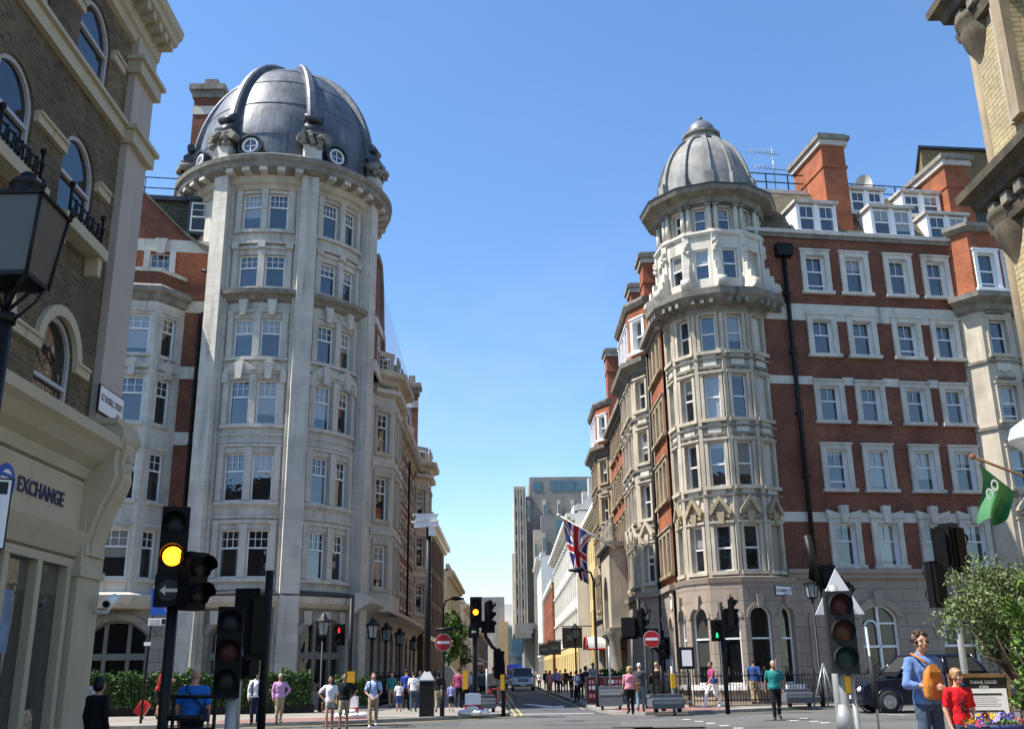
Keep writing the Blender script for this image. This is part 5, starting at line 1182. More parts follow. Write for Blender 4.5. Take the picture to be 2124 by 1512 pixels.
# 6 centre signal, lit amber and arrow
x, y = atY(990, 1240, 38.6).x, 38.6
t = signal_post((x - .1, y), 'central black signal at the side street corner with amber lit over an arrow', 4.0, 'black_metal', .09)
F = LF(x - .05, y - .1, -3)
signal_head(t, F, 0, .1, 3.22, ['lens_dark', 'lens_amber_lit', 'lens_dark'], .36, .34, True); signal_head(t, F, -.08, .1, 2.82, ['arrow'], .40, .40, False)
signal_head(t, LF(x + .35, y, 75), 0, .2, 3.1, ['lens_dark'] * 3, .34, .34, True); signal_head(t, LF(x + .4, y, 170), .0, .1, 3.0, ['lens_dark'], .5, .4, False)
b = MB(); b.wbox(x - .55, x - .35, y - .2, y - .05, 1.0, 1.65, 'signal_yellow'); part(b, 'push_button_box', t)
t = signal_post((x + .95, y + .3), 'black swan-neck signal seen from behind right of the central signal', 1.9, 'black_metal', .08)
b = MB(); b.tube([(x + .95, y + .3, 1.2), (x + .93, y + .3, 2.2), (x + .55, y + .2, 2.5), (x + .3, y + .1, 2.9), (x + .3, y + .1, 3.3)], .07, 'black_metal', 8); part(b, 'swan_neck', t)
signal_head(t, LF(x + .75, y + .2, 100), 0, .1, 1.35, DARK3, .36, .34, True)
b = MB(); b.wbox(x + .85, x + 1.0, y - .1, y + .1, .95, 1.5, 'signal_yellow'); part(b, 'push_button_box', t)
# 7 signals at the right corner
x, y = atY(1320, 1290, 38.8).x, 38.8
t = signal_post((x + .85, y), 'black swan-neck signal left of the right-hand no entry sign', 2.0, 'black_metal', .09)
b = MB(); b.tube([(x + .85, y, 1.5), (x + .83, y, 2.2), (x + .35, y, 2.65), (x + .12, y, 2.9), (x + .1, y, 4.2)], .08, 'black_metal', 8); part(b, 'swan_neck', t)
signal_head(t, LF(x - .28, y, 160), 0, .1, 2.75, ['lens_dark', 'lens_dark'], .55, .34, True); signal_head(t, LF(x + .15, y, 70), 0, .15, 2.75, DARK3, .34, .34, True); signal_head(t, LF(x + .5, y, 190), 0, .1, 2.7, ['lens_dark'], .6, .34, False)
x, y = atY(1378, 1330, 38.4).x, 38.4
t = signal_post((x + .22, y), 'grey signal pole right of the no entry sign with a dark box and yellow button', 2.1, 'galv_grey', .06)
signal_head(t, LF(x, y, 8), 0, 0, 2.0, ['lens_dark', 'lens_dark'], .34, .34, True)
b = MB(); b.wbox(x + .14, x + .3, y - .2, y - .05, .95, 1.45, 'signal_yellow'); part(b, 'push_button_box', t)
x, y = atY(1497, 1300, 38.6).x, 38.6
t = signal_post((x, y), 'black pole before the turret with a lit green man and a side signal', 4.0, 'black_metal', .085)
b = MB(); b.tube([(x, y, 1.8), (x + .04, y, 2.2), (x + .05, y, 2.6)], .09, 'black_metal', 8); part(b, 'pole_sleeve', t)
signal_head(t, LF(x - .23, y - .1, -4), 0, .1, 2.62, ['lens_dark', 'greenman'], .34, .33, True)
signal_head(t, LF(x + .38, y, 78), 0, .15, 3.1, DARK3, .34, .34, True)
# 8 near right: unlit signal, triangle sign seen from behind, cluster of backs
p = atY(1757, 1400, 11.5); x, y = p.x, 11.5
t = signal_post((x - .0, y + .16), 'big unlit signal near right on twin grey poles, red amber green lenses facing us', 2.5, 'galv_grey', .05)
signal_head(t, LF(x, y, -8), 0, 0, p.z + .02, RAG, .30, .285, False, 'signal_grey')
b = MB(); b.tube([(x + .1, y + .05, 0), (x + .08, y + .12, 1.6)], .03, 'galv_grey', 8); b.tube([(x - .03, y + .16, .9), (x - .03, y + .16, 1.05), (x - .03, y + .16, 1.2)], [.09, .09, .05], 'galv_grey', 10); part(b, 'stay_pole', t)
b = MB(); b.wbox(x - .01, x + .06, y + .08, y + .14, 1.32, 1.5, 'signal_yellow'); part(b, 'push_button_box', t)
x, y = atY(1738, 1240, 12.0).x, 12.0; tz = atY(1740, 1274, 12.0).z
ts = thing('triangle_sign', 'white-backed triangular sign seen from behind above the unlit signal', 'road sign', (x, y, tz))
F = LF(x, y, 0); b = MB(); b.prism(F, [(-.29, tz), (.29, tz), (.0, tz + .53)], 0, .015, 'sign_white'); b.box(F, -.12, .12, .015, .04, tz + .12, tz + .15, 'galv_grey'); part(b, 'plate', ts)
t = signal_post((x - .04, y + .25), 'cluster of black signal backs on a pole above the triangular sign', 2.5, 'galv_grey', .05)
signal_head(t, LF(x + .02, y + .4, 175), 0, .1, 2.5, DARK3[:1], .2, .26, False); signal_head(t, LF(x - .08, y + .4, 262), 0, .02, 2.5, DARK3[:1], .18, .24, False, vl=.08); signal_head(t, LF(x + .1, y + .4, 120), 0, .06, 2.22, DARK3[:2], .2, .2, False, vl=.06); signal_head(t, LF(x + .22, y + .45, 110), 0, .05, 2.2, DARK3[:2], .16, .18, False, vl=.06)
b = MB(); b.tube([(x - .15, y + .25, 2.6), (x - .22, y + .25, 3.15)], .05, 'black_metal', 8); part(b, 'stub', t)
x, y = atY(1972, 1170, 16).x, 16.0; z = atY(1968, 1190, 16).z
t = signal_post((x - .02, y), 'pole of three black signal backs rising above the bay tree', z + .55, 'galv_grey', .05)
for dx, dz, a in ((-.28, -.52, 190), (-.11, .0, 160), (.07, .08, 130), (.19, 0, 110)): signal_head(t, LF(x + dx, y + .05, a), 0, .05, z + dz, ['lens_dark'] * 2, .22, .34, False, vl=.06)
# slanted yellow-black stay beside the barrier
b = MB(); p = atY(1800, 1300, 10.3); b.tube([(p.x, 10.3, .9), (p.x - .02, 10.3, p.z)], .013, 'galv_grey', 8); b.tube([(p.x, 10.3, 1.2), (p.x - .01, 10.3, 1.7)], .032, 'signal_grey', 8); single(b, 'grey_pole', 'thin leaning grey pole right of the unlit signal', 'pole')
# no-entry signs
def no_entry(px, py, Y, label, zb=.12):
    p = atY(px, py, Y); t = thing('no_entry_sign', label, 'road sign', (p.x, Y, zb), group='no entry signs')
    F = LF(p.x, Y - .08, 0); K = 28; c = MB(); r = .305
    for rr, n0, n1, m in ((r, 0, .012, 'sign_white'), (r * .955, .01, .018, 'sign_red')): c.prism(F, [(rr * cos(2 * pi * k / K), p.z + rr * sin(2 * pi * k / K)) for k in range(K)], n0, n1, m)
    c.box(F, -.23, .23, .016, .022, p.z - .048, p.z + .048, 'sign_white'); part(c, 'disc', t)
    b = MB(); b.tube([(p.x, Y, zb), (p.x, Y, p.z + .3)], .045, 'black_metal', 8); part(b, 'post', t); return t, p
t, p = no_entry(920, 1332, 37.6, 'round no entry sign on the left of the side street by the camera pole')
b = MB(); b.tube([(p.x - .3, 37.6, p.z + .45), (p.x + .35, 37.6, p.z + .48)], .07, 'black_metal', 8); part(b, 'sign_lamp', t)
no_entry(1351, 1325, 37.9, 'round no entry sign on the right corner before the portico')
# blue lane sign and plate
p = atY(335, 1262, 35); t = thing('blue_sign_post', 'slim post with a blue lane sign and small white plate before the hedge', 'road sign', (p.x - .35, 35, .12))
b = MB(); b.tube([(p.x - .36, 35, .1), (p.x - .3, 35, 4.6)], .045, 'black_metal', 8); part(b, 'post', t)
F = LF(p.x, 34.9, 0); b = MB(); b.box(F, -.34, .34, 0, .02, 3.6, 4.5, 'sign_blue')
for k in range(7): b.prism(F, [(-.02 + .05 * k, 4.05 - .07 * k), (.0 + .05 * k, 4.06 - .07 * k), (.01 + .05 * k, 4.02 - .07 * k), (-.01 + .05 * k, 4.01 - .07 * k)], .02, .025, 'sign_white')
part(b, 'blue_panel', t)
b = MB(); b.box(F, -.38, .28, 0, .02, 3.26, 3.5, 'sign_white'); b.box(F, .08, .22, .02, .025, 3.29, 3.47, 'sign_black'); b.box(F, -.45, -.22, 0, .02, 2.6, 2.72, 'sign_white'); part(b, 'white_plate', t)
for k, z in enumerate((3.42, 3.33)): lettering(('Route ahead', 'controlled')[k], .07, F, -.16, .024, z, 'sign_black', t, .34, .001)
# camera pole with pyramid base
x, y = atY(886, 1400, 37.3).x, 37.3
t = thing('camera_pole', 'tall dark pole with a grey pyramid base and two white security cameras on top', 'camera pole', (x, y, .12))
zt = atY(885, 1092, 37.3).z
b = MB(); b.tube([(x, y, 1.5), (x, y, zt * .55), (x, y, zt)], [.125, .115, .095], 'black_metal', 12); part(b, 'pole', t)
b = MB(); b.column([(x - .25, y - .25), (x + .25, y - .25), (x + .25, y + .25), (x - .25, y + .25)], .1, 1.32, 'black_metal'); rows = [[(x - s_, y - s_, z), (x + s_, y - s_, z), (x + s_, y + s_, z), (x - s_, y + s_, z)] for s_, z in ((.27, 1.32), (.27, 1.36), (.1, 1.66))]; b.grid(rows, 'galv_grey', closed=True, caps=True); part(b, 'base', t)
for a, dz, l in ((-12, .0, .85), (8, .25, .8)):
    b = MB(); F = LF(x + .05, y - .1, a); b.box(F, -l + .25, .25, -.1, .1, zt + dz - .02, zt + dz + .16, 'cctv_white'); b.box(F, -l + .15, .3, -.14, .14, zt + dz + .16, zt + dz + .2, 'cctv_white'); b.box(F, -l + .22, -l + .26, -.08, .08, zt + dz, zt + dz + .14, 'black_plastic'); part(b, 'security_camera', t)
b = MB(); b.box(LF(x + .1, y, 0), -.1, .15, -.12, .12, zt - .35, zt - .02, 'cctv_white'); part(b, 'camera_mount', t)
b = MB(); px_ = atY(917, 1470, 37.0); b.tube([(px_.x, 37.0, .1), (px_.x, 37, 1.05)], .085, 'black_metal', 10); b.ball((px_.x, 37, 1.08), .085, 'black_metal', 10, 6); single(b, 'bollard', 'short black bollard right of the pyramid-based camera pole', 'bollard')
# curved-arm street lamps
def arm_lamp(px, pyb, Y, h, reach, label):
    x = atY(px, pyb, Y).x; t = thing('street_lamp', label, 'street lamp', (x, Y, .12), group='curved-arm street lamps')
    b = MB(); b.tube([(x, Y, .1), (x, Y, 1.2), (x, Y, 1.25), (x, Y, h - .5), (x - reach * .12, Y, h - .12), (x - reach * .45, Y, h)], [.11, .11, .07, .055, .05, .045], 'black_metal', 8); part(b, 'pole', t)
    b = MB(); b.tube([(x - reach * .4, Y, h), (x - reach * .6, Y, h), (x - reach * 1.05, Y, h - .02)], [.07, .14, .05], 'black_metal', 10); part(b, 'lamp_head', t)
arm_lamp(1238, 1380, 44.5, 5.85, 1.05, 'black curved-arm street lamp on the right pavement under the flag')
arm_lamp(919, 1380, 62, 5.9, -1.2, 'black curved-arm street lamp up the left pavement beside the tree')
# hotel lanterns on posts
def lantern_post(px, Y, zt, label, s=1.0, group='black lantern posts'):
    x = atY(px, 1380, Y).x; t = thing('lantern_post', label, 'lamp post', (x, Y, .12), group=group)
    b = MB(); b.tube([(x, Y, .1), (x, Y, .8), (x, Y, .85), (x, Y, zt - .95 * s)], [.1, .1, .055, .045], 'black_metal', 8); part(b, 'post', t)
    z = zt - .95 * s; b = MB(); ring_ = lambda r, zz: [(x + r * s * cos(pi / 4 + pi / 3 * k), Y + r * s * sin(pi / 4 + pi / 3 * k), zz) for k in range(6)]
    b.grid([ring_(.07, z), ring_(.2, z + .05 * s), ring_(.2, z + .1 * s)], 'black_metal', closed=True, caps=True)
    b.grid([ring_(.34, z + .6 * s), ring_(.34, z + .66 * s), ring_(.17, z + .8 * s), ring_(.12, z + .88 * s), ring_(.02, z + 1.0 * s)], 'black_metal', closed=True, caps=True)
    for k in range(6): b.tube([ring_(.2, z + .1 * s)[k], ring_(.27, z + .6 * s)[k]], .018, 'black_metal', 5)
    l = part(b, 'lantern', t); g = MB(); g.grid([ring_(.185, z + .1 * s), ring_(.255, z + .6 * s)], 'lantern_glass', closed=True); part(g, 'lantern_glass', l)
mat('lantern_glass', (.22, .24, .24), .15, .1, spec=.6)
for px, Y, zt, lb in ((667, 43.5, 4.05, 'black lantern post behind the hedge in front of the arched window'), (771, 46.5, 4.0, 'black lantern post at the tower corner, nearest along the side street'), (800, 52, 4.05, 'black lantern post second along the domed building side'), (828, 57.5, 4.0, 'black lantern post third along the domed building side'), (858, 70, 4.0, 'black lantern post furthest along the domed building side')): lantern_post(px, Y, zt, lb)
for px, Y, zt, lb in ((1195, 62, 4.3, 'black lantern post beyond the group on the right pavement'), (1340, 41.5, 4.2, 'black lantern post beside the right no entry sign'), (1699, 41.6, 5.2, 'tall ornate lantern post by the railings right of the turret')): lantern_post(px, Y, zt, lb, 1.0)
# big lantern at the near left
x, y = atY(40, 500, 5.8).x, 5.8; zb, zt = atY(60, 588, 5.8).z, atY(60, 432, 5.8).z
t = thing('street_lantern', 'large square black lantern with grey panes on a post at the left edge', 'lamp post', (x, y, 0))
b = MB(); b.tube([(x - .03, y, 0), (x - .03, y, zb - .2)], .06, 'black_metal', 12); b.tube([(x - .03, y, zb - .26), (x - .03, y, zb - .2)], .075, 'black_metal', 12); part(b, 'post', t)
sq = lambda r, z: [(x + r * cos(0.0 + pi / 4 + pi / 2 * k) * 1.414, y + r * sin(0.0 + pi / 4 + pi / 2 * k) * 1.414, z) for k in range(4)]
b = MB(); b.grid([sq(.145, zb), sq(.155, zb), sq(.155, zb + .03), sq(.13, zb + .03)], 'black_metal', closed=True, caps=True)
for k in range(4):
    b.tube([sq(.15, zb)[k], sq(.20, zt)[k]], .012, 'black_metal', 6); c = sq(.15, zb)[k]
    b.tube([c, ((c[0] + x) / 2 + .0, (c[1] + y) / 2, zb - .03), (x - .03, y, zb - .2)], .012, 'black_metal', 6); b.ball(sq(.215, zt + .05)[k], .022, 'black_metal', 8, 6); b.tube([sq(.21, zt)[k], sq(.21, zt + .09)[k]], .012, 'black_metal', 6)
b.tube([(x, y, zb), (x - .02, y, zb - .2)], .02, 'black_metal', 6); b.tube([sq(.15, zb)[0], (x + .19, y, zb - .06), (x + .16, y, zb - .12), (x + .02, y, zb - .26)], .01, 'black_metal', 6)
b.grid([sq(.215, zt), sq(.22, zt + .015), sq(.17, zt + .04), sq(.12, zt + .08)], 'black_metal', closed=True, caps=True)
b.lathe((x, y, zt), [(.11, .07), (.11, .11), (.09, .12), (.10, .14), (.11, .15), (.08, .19), (.04, .21), (.05, .23), (.03, .25), (0, .26)], 'black_metal', 14)
l = part(b, 'lantern', t); mat('frosted_pane', (.085, .087, .08), .35, .05, spec=.3)
g = MB(); g.grid([sq(.146, zb + .03), sq(.196, zt)], 'frosted_pane', closed=True); part(g, 'pane', l)
# white parking plate cut by the left frame edge
b = MB(); p = atY(2, 1065, 6.0); F = LF(p.x, 6.0, 25); z0, z1 = atY(5, 1140, 6).z, atY(5, 992, 6).z
b.box(F, -.3, .045, 0, .012, z0, z1, 'sign_black'); b.box(F, -.3, .035, .012, .016, z0 + .012, z1 - .012, 'sign_white'); b.box(F, -.2, .02, .016, .019, z1 - .1, z1 - .025, 'sign_black'); b.tube([(p.x - .2, 6.04, 0), (p.x - .2, 6.04, z1)], .03, 'galv_grey', 8)
single(b, 'parking_plate', 'white plate with a black rounded edge cut by the left frame side', 'sign')
# ---------------------------------------------------------------- people
def cloth(name, c, rough=.85, var=.1): return mat(name, c, rough, var, 14, spec=.2, bump=.35, fine=40)
for n_, c_ in dict(skin=(.50, .27, .18), skin_tan=(.36, .18, .11), skin_dark=(.20, .10, .06), hair_brown=(.045, .025, .014), hair_black=(.008, .007, .007), hair_grey=(.35, .34, .32), hair_blond=(.42, .27, .10), hair_fair=(.30, .19, .09)).items(): mat(n_, c_, .6 if 'skin' in n_ else .5, .12, 20, spec=.35)
for n_, c_ in dict(c_white=(.74, .74, .76), c_black=(.010, .010, .012), c_navy=(.018, .025, .06), c_red=(.36, .018, .022), c_brightred=(.55, .012, .02), c_blue=(.02, .16, .55), c_royal=(.025, .06, .28), c_paleblue=(.36, .48, .72), c_denimshirt=(.13, .22, .46), c_jeans=(.06, .085, .13), c_palejeans=(.16, .22, .27), c_pink=(.66, .25, .31), c_mauve=(.62, .33, .56), c_beige=(.42, .32, .20), c_khaki=(.30, .245, .16), c_teal=(.02, .19, .18), c_purple=(.30, .05, .13), c_cobalt=(.03, .075, .24), c_grey=(.06, .065, .07), c_lightgrey=(.34, .35, .37), c_lilac=(.26, .26, .52), c_brown=(.16, .075, .035), c_tanleather=(.46, .17, .035), c_darkgreen=(.05, .05, .03)).items(): cloth(n_, c_)
mat('shoe_white', (.7, .7, .7), .6); mat('shoe_dark', (.015, .013, .012), .5); mat('lip', (.36, .13, .10), .5); mat('eye_dark', (.01, .008, .007), .2)
from mathutils import noise as mnoise
def remesh(mb, vox, smooth=3, fold=0.0):
    me = mb.mesh('tmp'); o = bpy.data.objects.new('tmp', me); COL.objects.link(o)
    r = o.modifiers.new('r', 'REMESH'); r.mode = 'VOXEL'; r.voxel_size = vox; r.use_smooth_shade = True
    if smooth:
        s_ = o.modifiers.new('s', 'SMOOTH'); s_.iterations = smooth; s_.factor = .5
    bpy.context.view_layer.update(); dg = bpy.context.evaluated_depsgraph_get()
    m2 = bpy.data.meshes.new_from_object(o.evaluated_get(dg)); bpy.data.objects.remove(o)
    if fold:
        for v, nn in zip(m2.vertices, [Vector(x.vector) for x in m2.vertex_normals]):
            q = v.co; a_ = mnoise.noise(Vector((q.x * 7 + q.z * 5, q.y * 7 - q.z * 4, q.z * 9))) + .6 * mnoise.noise(Vector((q.x * 17, q.y * 17 + q.z * 9, q.z * 13 + 5)))
            v.co += nn * a_ * fold
    return m2
def rpart(mb, name, parent, m, vox, label=None, smooth=3, fold=0.0):
    if not mb.f: return None
    me = remesh(mb, vox, smooth, fold); me.name = name; me.materials.clear(); me.materials.append(MATS[m])
    me.polygons.foreach_set('material_index', [0] * len(me.polygons)); me.polygons.foreach_set('use_smooth', [True] * len(me.polygons))
    o = link(bpy.data.objects.new(name, me)); o.parent = parent
    if label: o['label'] = label
    return o
def cap(mb, a, b, ra, rb, m='skin', seg=10):
    a, b = Vector(a), Vector(b); mb.tube([a, b], [ra, rb], m, seg); mb.ball(a, ra * .995, m, seg, 6); mb.ball(b, rb * .995, m, seg, 6)
ARMS = {  # elbow and wrist offsets from the shoulder: (out, forward, up)
    'down': ((.06, -.02, -.28), (.05, .06, -.53)), 'swingf': ((.05, .10, -.26), (.04, .27, -.44)), 'swingb': ((.06, -.12, -.26), (.07, -.16, -.51)),
    'hold': ((.05, .06, -.28), (-.10, .28, -.24)), 'phone': ((.03, .14, -.24), (-.08, .38, -.17)), 'hip': ((.20, -.08, -.22), (.02, .02, -.42)), 'front': ((.08, .0, -.28), (-.10, .17, -.45)), 'strap': ((.06, .02, -.28), (-.02, .20, -.12)), 'point': ((.14, .12, -.14), (.22, .38, -.12)), 'pocket': ((.12, -.06, -.27), (.02, .04, -.5)), 'bagclutch': ((.09, .03, -.27), (-.13, .25, -.30))}
def person(loc, h, yaw, label, top='c_white', bot='c_jeans', legs='trousers', sleeve='short', hair=('hair_brown', 'short'), arms=('down', 'down'), stride=0.0, lean=0.0, skin='skin', shoes='shoe_dark', vox=.019, girth=1.0, turn=0.0, near=False, glasses=False, collar=None, group='pedestrians', beard=False):
    t = thing('person', label, 'person', loc, R_(yaw), group, world=False)
    k = h / 1.75; S = lambda x, y, z: (x * k, (y - lean * max(0, z - .9)) * k, z * k)      # forward is -y
    g = girth; body = MB(); tp = MB(); bt = MB(); sh = MB(); hr = MB()
    def loft(mb, secs, inf, m='skin'):
        rows = [[S((rx * g + inf) * cos(2 * pi * j / 16), cy + (ry * g + inf) * sin(2 * pi * j / 16), z) for j in range(16)] for z, rx, ry, cy in secs]; mb.grid(rows, m, True, closed=True, caps=True)
    sh2 = {-1: MB(), 1: MB()}; torso = [(.84, .12, .09, 0), (.90, .165, .115, 0), (.98, .168, .118, 0), (1.08, .145, .105, 0), (1.18, .15, .108, -.005), (1.29, .17, .118, -.005), (1.37, .180, .110, 0), (1.43, .165, .085, .005), (1.47, .10, .065, .01), (1.50, .06, .058, .012)]
    loft(body, [(z, rx - .012, ry - .012, c) for z, rx, ry, c in torso], 0)
    loft(tp, [s_ for s_ in torso if .9 <= s_[0] <= 1.47] if legs != 'dress' else [(.50, .27, .20, 0), (.75, .22, .16, 0)] + [s_ for s_ in torso if .9 <= s_[0] <= 1.43], .014)
    rf_ = stride / 2
    for sx, st in ((-1, rf_), (1, -rf_)):
        hip = (sx * .09, 0, .90); fy = -st; lift = .07 if st < 0 and stride else 0
        ank = (sx * .095, fy, .075 + lift); kn = (sx * .10, fy * .5 - .03 - abs(st) * .16, .49 + (.02 if stride else 0))
        cap(body, S(*hip), S(*kn), .078 * k, .052 * k); cap(body, S(*kn), S(*ank), .054 * k, .036 * k); cap(body, S(kn[0], kn[1] + .028, .38), S(kn[0], (kn[1] * 2 + ank[1]) / 3 + .03, .30), .05 * k, .045 * k)
        toe = (ank[0] + sx * .02, ank[1] - .15, .035 + (lift * .2)); heel = (ank[0], ank[1] + .04, .04 + lift * 1.2)
        cap(body, S(*ank), S(*toe), .034 * k, .028 * k)
        sh = sh2[sx]; cap(sh, S(*heel), S(*toe), .043 * k, .040 * k); cap(sh, S(ank[0], ank[1], .07 + lift), S(toe[0], toe[1] + .05, .05 + lift * .4), .044 * k, .036 * k)
        if legs == 'trousers': cap(bt, S(*hip), S(*kn), (.094 * g) * k, .070 * k); cap(bt, S(*kn), S(ank[0], ank[1] + .005, ank[2] + .03), .070 * k, .060 * k)
        elif legs in ('shorts', 'kneeshorts'):
            f_ = .62 if legs == 'shorts' else .95
            if legs == 'shorts' and top == 'c_white' and hair[1] == 'tied': f_ = .32
            e = tuple(hip[i] + (kn[i] - hip[i]) * f_ for i in range(3)); cap(bt, S(*hip), S(*e), (.096 * g) * k, .082 * k)
    if legs != 'dress': loft(bt, [(.83, .13, .10, 0), (.88, .165, .118, 0), (.95, .166, .117, 0), (1.0, .155, .11, 0)], .008)
    for sx, a in ((-1, arms[0]), (1, arms[1])):
        (o1, f1, u1), (o2, f2, u2) = ARMS[a]; shd = (sx * .185 * (g * .5 + .5), .005, 1.405)
        el = (shd[0] + sx * o1, shd[1] - f1, shd[2] + u1); wr = (shd[0] + sx * o2, shd[1] - f2, shd[2] + u2)
        cap(body, S(*shd), S(*el), .050 * k, .040 * k); cap(body, S(*el), S(*wr), .041 * k, .027 * k)
        cap(tp, S(shd[0] * .8, shd[1], shd[2] - .01), S(*shd), .075 * k, .066 * k)
        if sleeve == 'short': e = tuple(shd[i] + (el[i] - shd[i]) * .72 for i in range(3)); cap(tp, S(*shd), S(*e), .066 * k, .060 * k)
        elif sleeve == 'long': cap(tp, S(*shd), S(*el), .066 * k, .054 * k); e = tuple(el[i] + (wr[i] - el[i]) * .93 for i in range(3)); cap(tp, S(*el), S(*e), .054 * k, .040 * k)
        elif sleeve == 'rolled': cap(tp, S(*shd), S(*el), .066 * k, .058 * k); e = tuple(el[i] + (wr[i] - el[i]) * .35 for i in range(3)); cap(tp, S(*el), S(*e), .058 * k, .052 * k)
        d = (Vector(wr) - Vector(el)).normalized(); W = Vector(wr); side = Vector((0, -1, 0)) if abs(d.z) > .7 else Vector((0, 0, 1)); side = (side - d * side.dot(d)).normalized(); nrm = d.cross(side)
        inward = Vector((-sx, 0, 0)); inward = inward if abs(d.x) < .7 else Vector((0, 1, 0))
        pr = W + d * .085
        for q in range(3): cap(body, S(*(W + d * .01 + side * (.018 * (q - 1)))), S(*(pr + side * (.024 * (q - 1)))), .020 * k, .015 * k, seg=8)
        for q in range(4):                                      # four fingers, unequal and bent, and a thumb from the side of the palm
            b0 = pr + side * (.030 - .020 * q); ln = (.066, .078, .072, .056)[q]; m1 = b0 + d * ln * .55 + inward * .012; e1 = m1 + d * ln * .42 + inward * (.028 + .004 * q)
            cap(body, S(*b0), S(*m1), .0088 * k, .0082 * k, seg=6); cap(body, S(*m1), S(*e1), .0082 * k, .007 * k, seg=6)
        b0 = W + d * .025 + side * .026; m1 = b0 + d * .03 + side * .022 + inward * .012; cap(body, S(*b0), S(*m1), .0115 * k, .010 * k, seg=6); cap(body, S(*m1), S(*(m1 + d * .032 + inward * .012)), .010 * k, .008 * k, seg=6)
    hc = Vector((0, -.02, 1.635)); ct, st_ = cos(R_(turn)), sin(R_(turn))
    def H(x, y, z): return S(x * ct - y * st_, hc.y + x * st_ + y * ct, hc.z + z)
    cap(body, S(0, .012, 1.46), S(0, -.005, 1.57), .055 * k, .050 * k)
    def ell(mb, c, rx, ry, rz, seg=14, rings=10):
        rows = [[H(c[0] + rx * sin(pi * i / rings) * cos(2 * pi * j / seg), c[1] + ry * sin(pi * i / rings) * sin(2 * pi * j / seg), c[2] - rz * cos(pi * i / rings)) for j in range(seg)] for i in range(rings + 1)]; mb.grid(rows, 'skin', True, closed=True)
    ell(body, (0, .008, .02), .074, .094, .100); ell(body, (0, -.028, -.06), .056, .062, .066); ell(body, (0, -.062, -.098), .026, .022, .020)
    cap(body, H(0, -.086, .012), H(0, -.106, -.026), .010 * k, .0145 * k, seg=8)
    for sx in (-1, 1):
        ell(body, (sx * .077, .008, -.012), .010, .022, .031, 8, 6); ell(body, (sx * .034, -.070, .026), .028, .02, .010, 8, 6); ell(body, (sx * .042, -.068, -.03), .024, .02, .022, 8, 6)
    hm, hs = hair
    if hs != 'bald':
        ell(hr, (0, .022, .042), .082, .094, .092)
        if hs == 'long': ell(hr, (0, .062, -.05), .088, .062, .13)
        if hs == 'bob': ell(hr, (0, .045, -.02), .112, .085, .105); ell(hr, (0, .03, .05), .105, .10, .09)
        if hs == 'tied': ell(hr, (0, .10, .06), .035, .04, .04)
        if hs == 'curly':
            rr_ = random.Random(5)
            for q in range(70):
                a_, b_ = rr_.uniform(0, 2 * pi), rr_.uniform(-.35, 1.5); x_, y_, z_ = .086 * cos(b_) * cos(a_), .02 + .098 * cos(b_) * sin(a_), .035 + .098 * sin(b_)
                if y_ < -.03 and z_ < .075: continue
                hr.ball(H(x_, y_, z_), rr_.uniform(.020, .032) * k, 'skin', 7, 5)
        if hs == 'fringe':
            ell(hr, (0, .012, .04), .086, .098, .092); ell(hr, (0, -.055, .062), .070, .042, .040); ell(hr, (-.06, -.01, .0), .026, .05, .06); ell(hr, (.06, -.01, .0), .026, .05, .06)
        if hs == 'cap': ell(hr, (0, -.07, .055), .07, .075, .014)
    rpart(body, 'body', t, skin, vox if not near else .009)
    v2 = vox if not near else .011
    rpart(tp, 'shirt' if legs != 'dress' else 'dress', t, top, v2, fold=.011)
    if legs != 'dress': rpart(bt, {'trousers': 'trousers'}.get(legs, 'shorts'), t, bot, v2, fold=.011)
    for q in (-1, 1): rpart(sh2[q], 'shoe', t, shoes, v2)
    rpart(hr, 'hair' if hs != 'cap' else 'cap', t, hm, min(v2, .014) if hs != 'curly' else .008, smooth=1 if hs == 'curly' else 3)
    f = MB()
    for sx in (-1, 1):
        if glasses: ell(f, (sx * .035, -.084, .008), .027, .012, .019, 10, 6)
        else: f.ball(H(sx * .034, -.082 if near else -.078, .008), (.0065 if near else .010) * k, 'eye_dark', 8, 6)
    for fi in range(len(f.m)): f.m[fi] = 'eye_dark'
    if glasses: f.tube([H(-.08, .0, .015), H(-.05, -.078, .015), H(.05, -.078, .015), H(.08, 0, .015)], .004 * k, 'eye_dark', 5)
    o = part(f, 'sunglasses' if glasses else 'eyes', t)
    m_ = MB(); m_.tube([H(-.024, -.083, -.062), H(0, -.089, -.060), H(.024, -.083, -.062)], [.004 * k, .006 * k, .004 * k], 'lip', 6); part(m_, 'mouth', t)
    if near:
        e = MB()
        for sx in (-1, 1): e.tube([H(sx * .016, -.092, .030), H(sx * .034, -.090, .038), H(sx * .052, -.078, .032)], [.003, .004, .002], 'hair_brown', 6)
        part(e, 'eyebrows', t)
    if collar:
        c = MB(); rows = [[S(r * cos(2 * pi * j / 16), .01 + r * .85 * sin(2 * pi * j / 16), z - (.05 if 9 < j < 15 else 0)) for j in range(16)] for r, z in ((.075, 1.475), (.066, 1.525), (.085, 1.50), (.10, 1.455))]; c.grid(rows, collar, True, closed=True); part(c, 'collar', t)
    return t, S
def put(px, py, top_, z0):
    p = ground(px, py, z0); q = atY(px, top_, p.y); return (p.x, p.y, z0), q.z - z0
def strap_bag(t, S, m, sx=1, z=.95, s=(.10, .05, .13), back=0.0, name='shoulder_bag', strap=True, sub=None):
    b = MB(); x = sx * .23
    rows = [[S(x + s[1] * a, back + s[0] * c, z + zz * s[2]) for a, c in ((-1, -1), (1, -1), (1, 1), (-1, 1))] for zz in (-1, -.6, .6, 1)]
    b.grid(rows, m, True, closed=True, caps=True)
    if strap: b.tube([S(x, back, z + s[2]), S(sx * .17, back * .5 + .0, 1.42), S(sx * .10, .06, 1.46)], .012, m, 6)
    part(b, name, t)
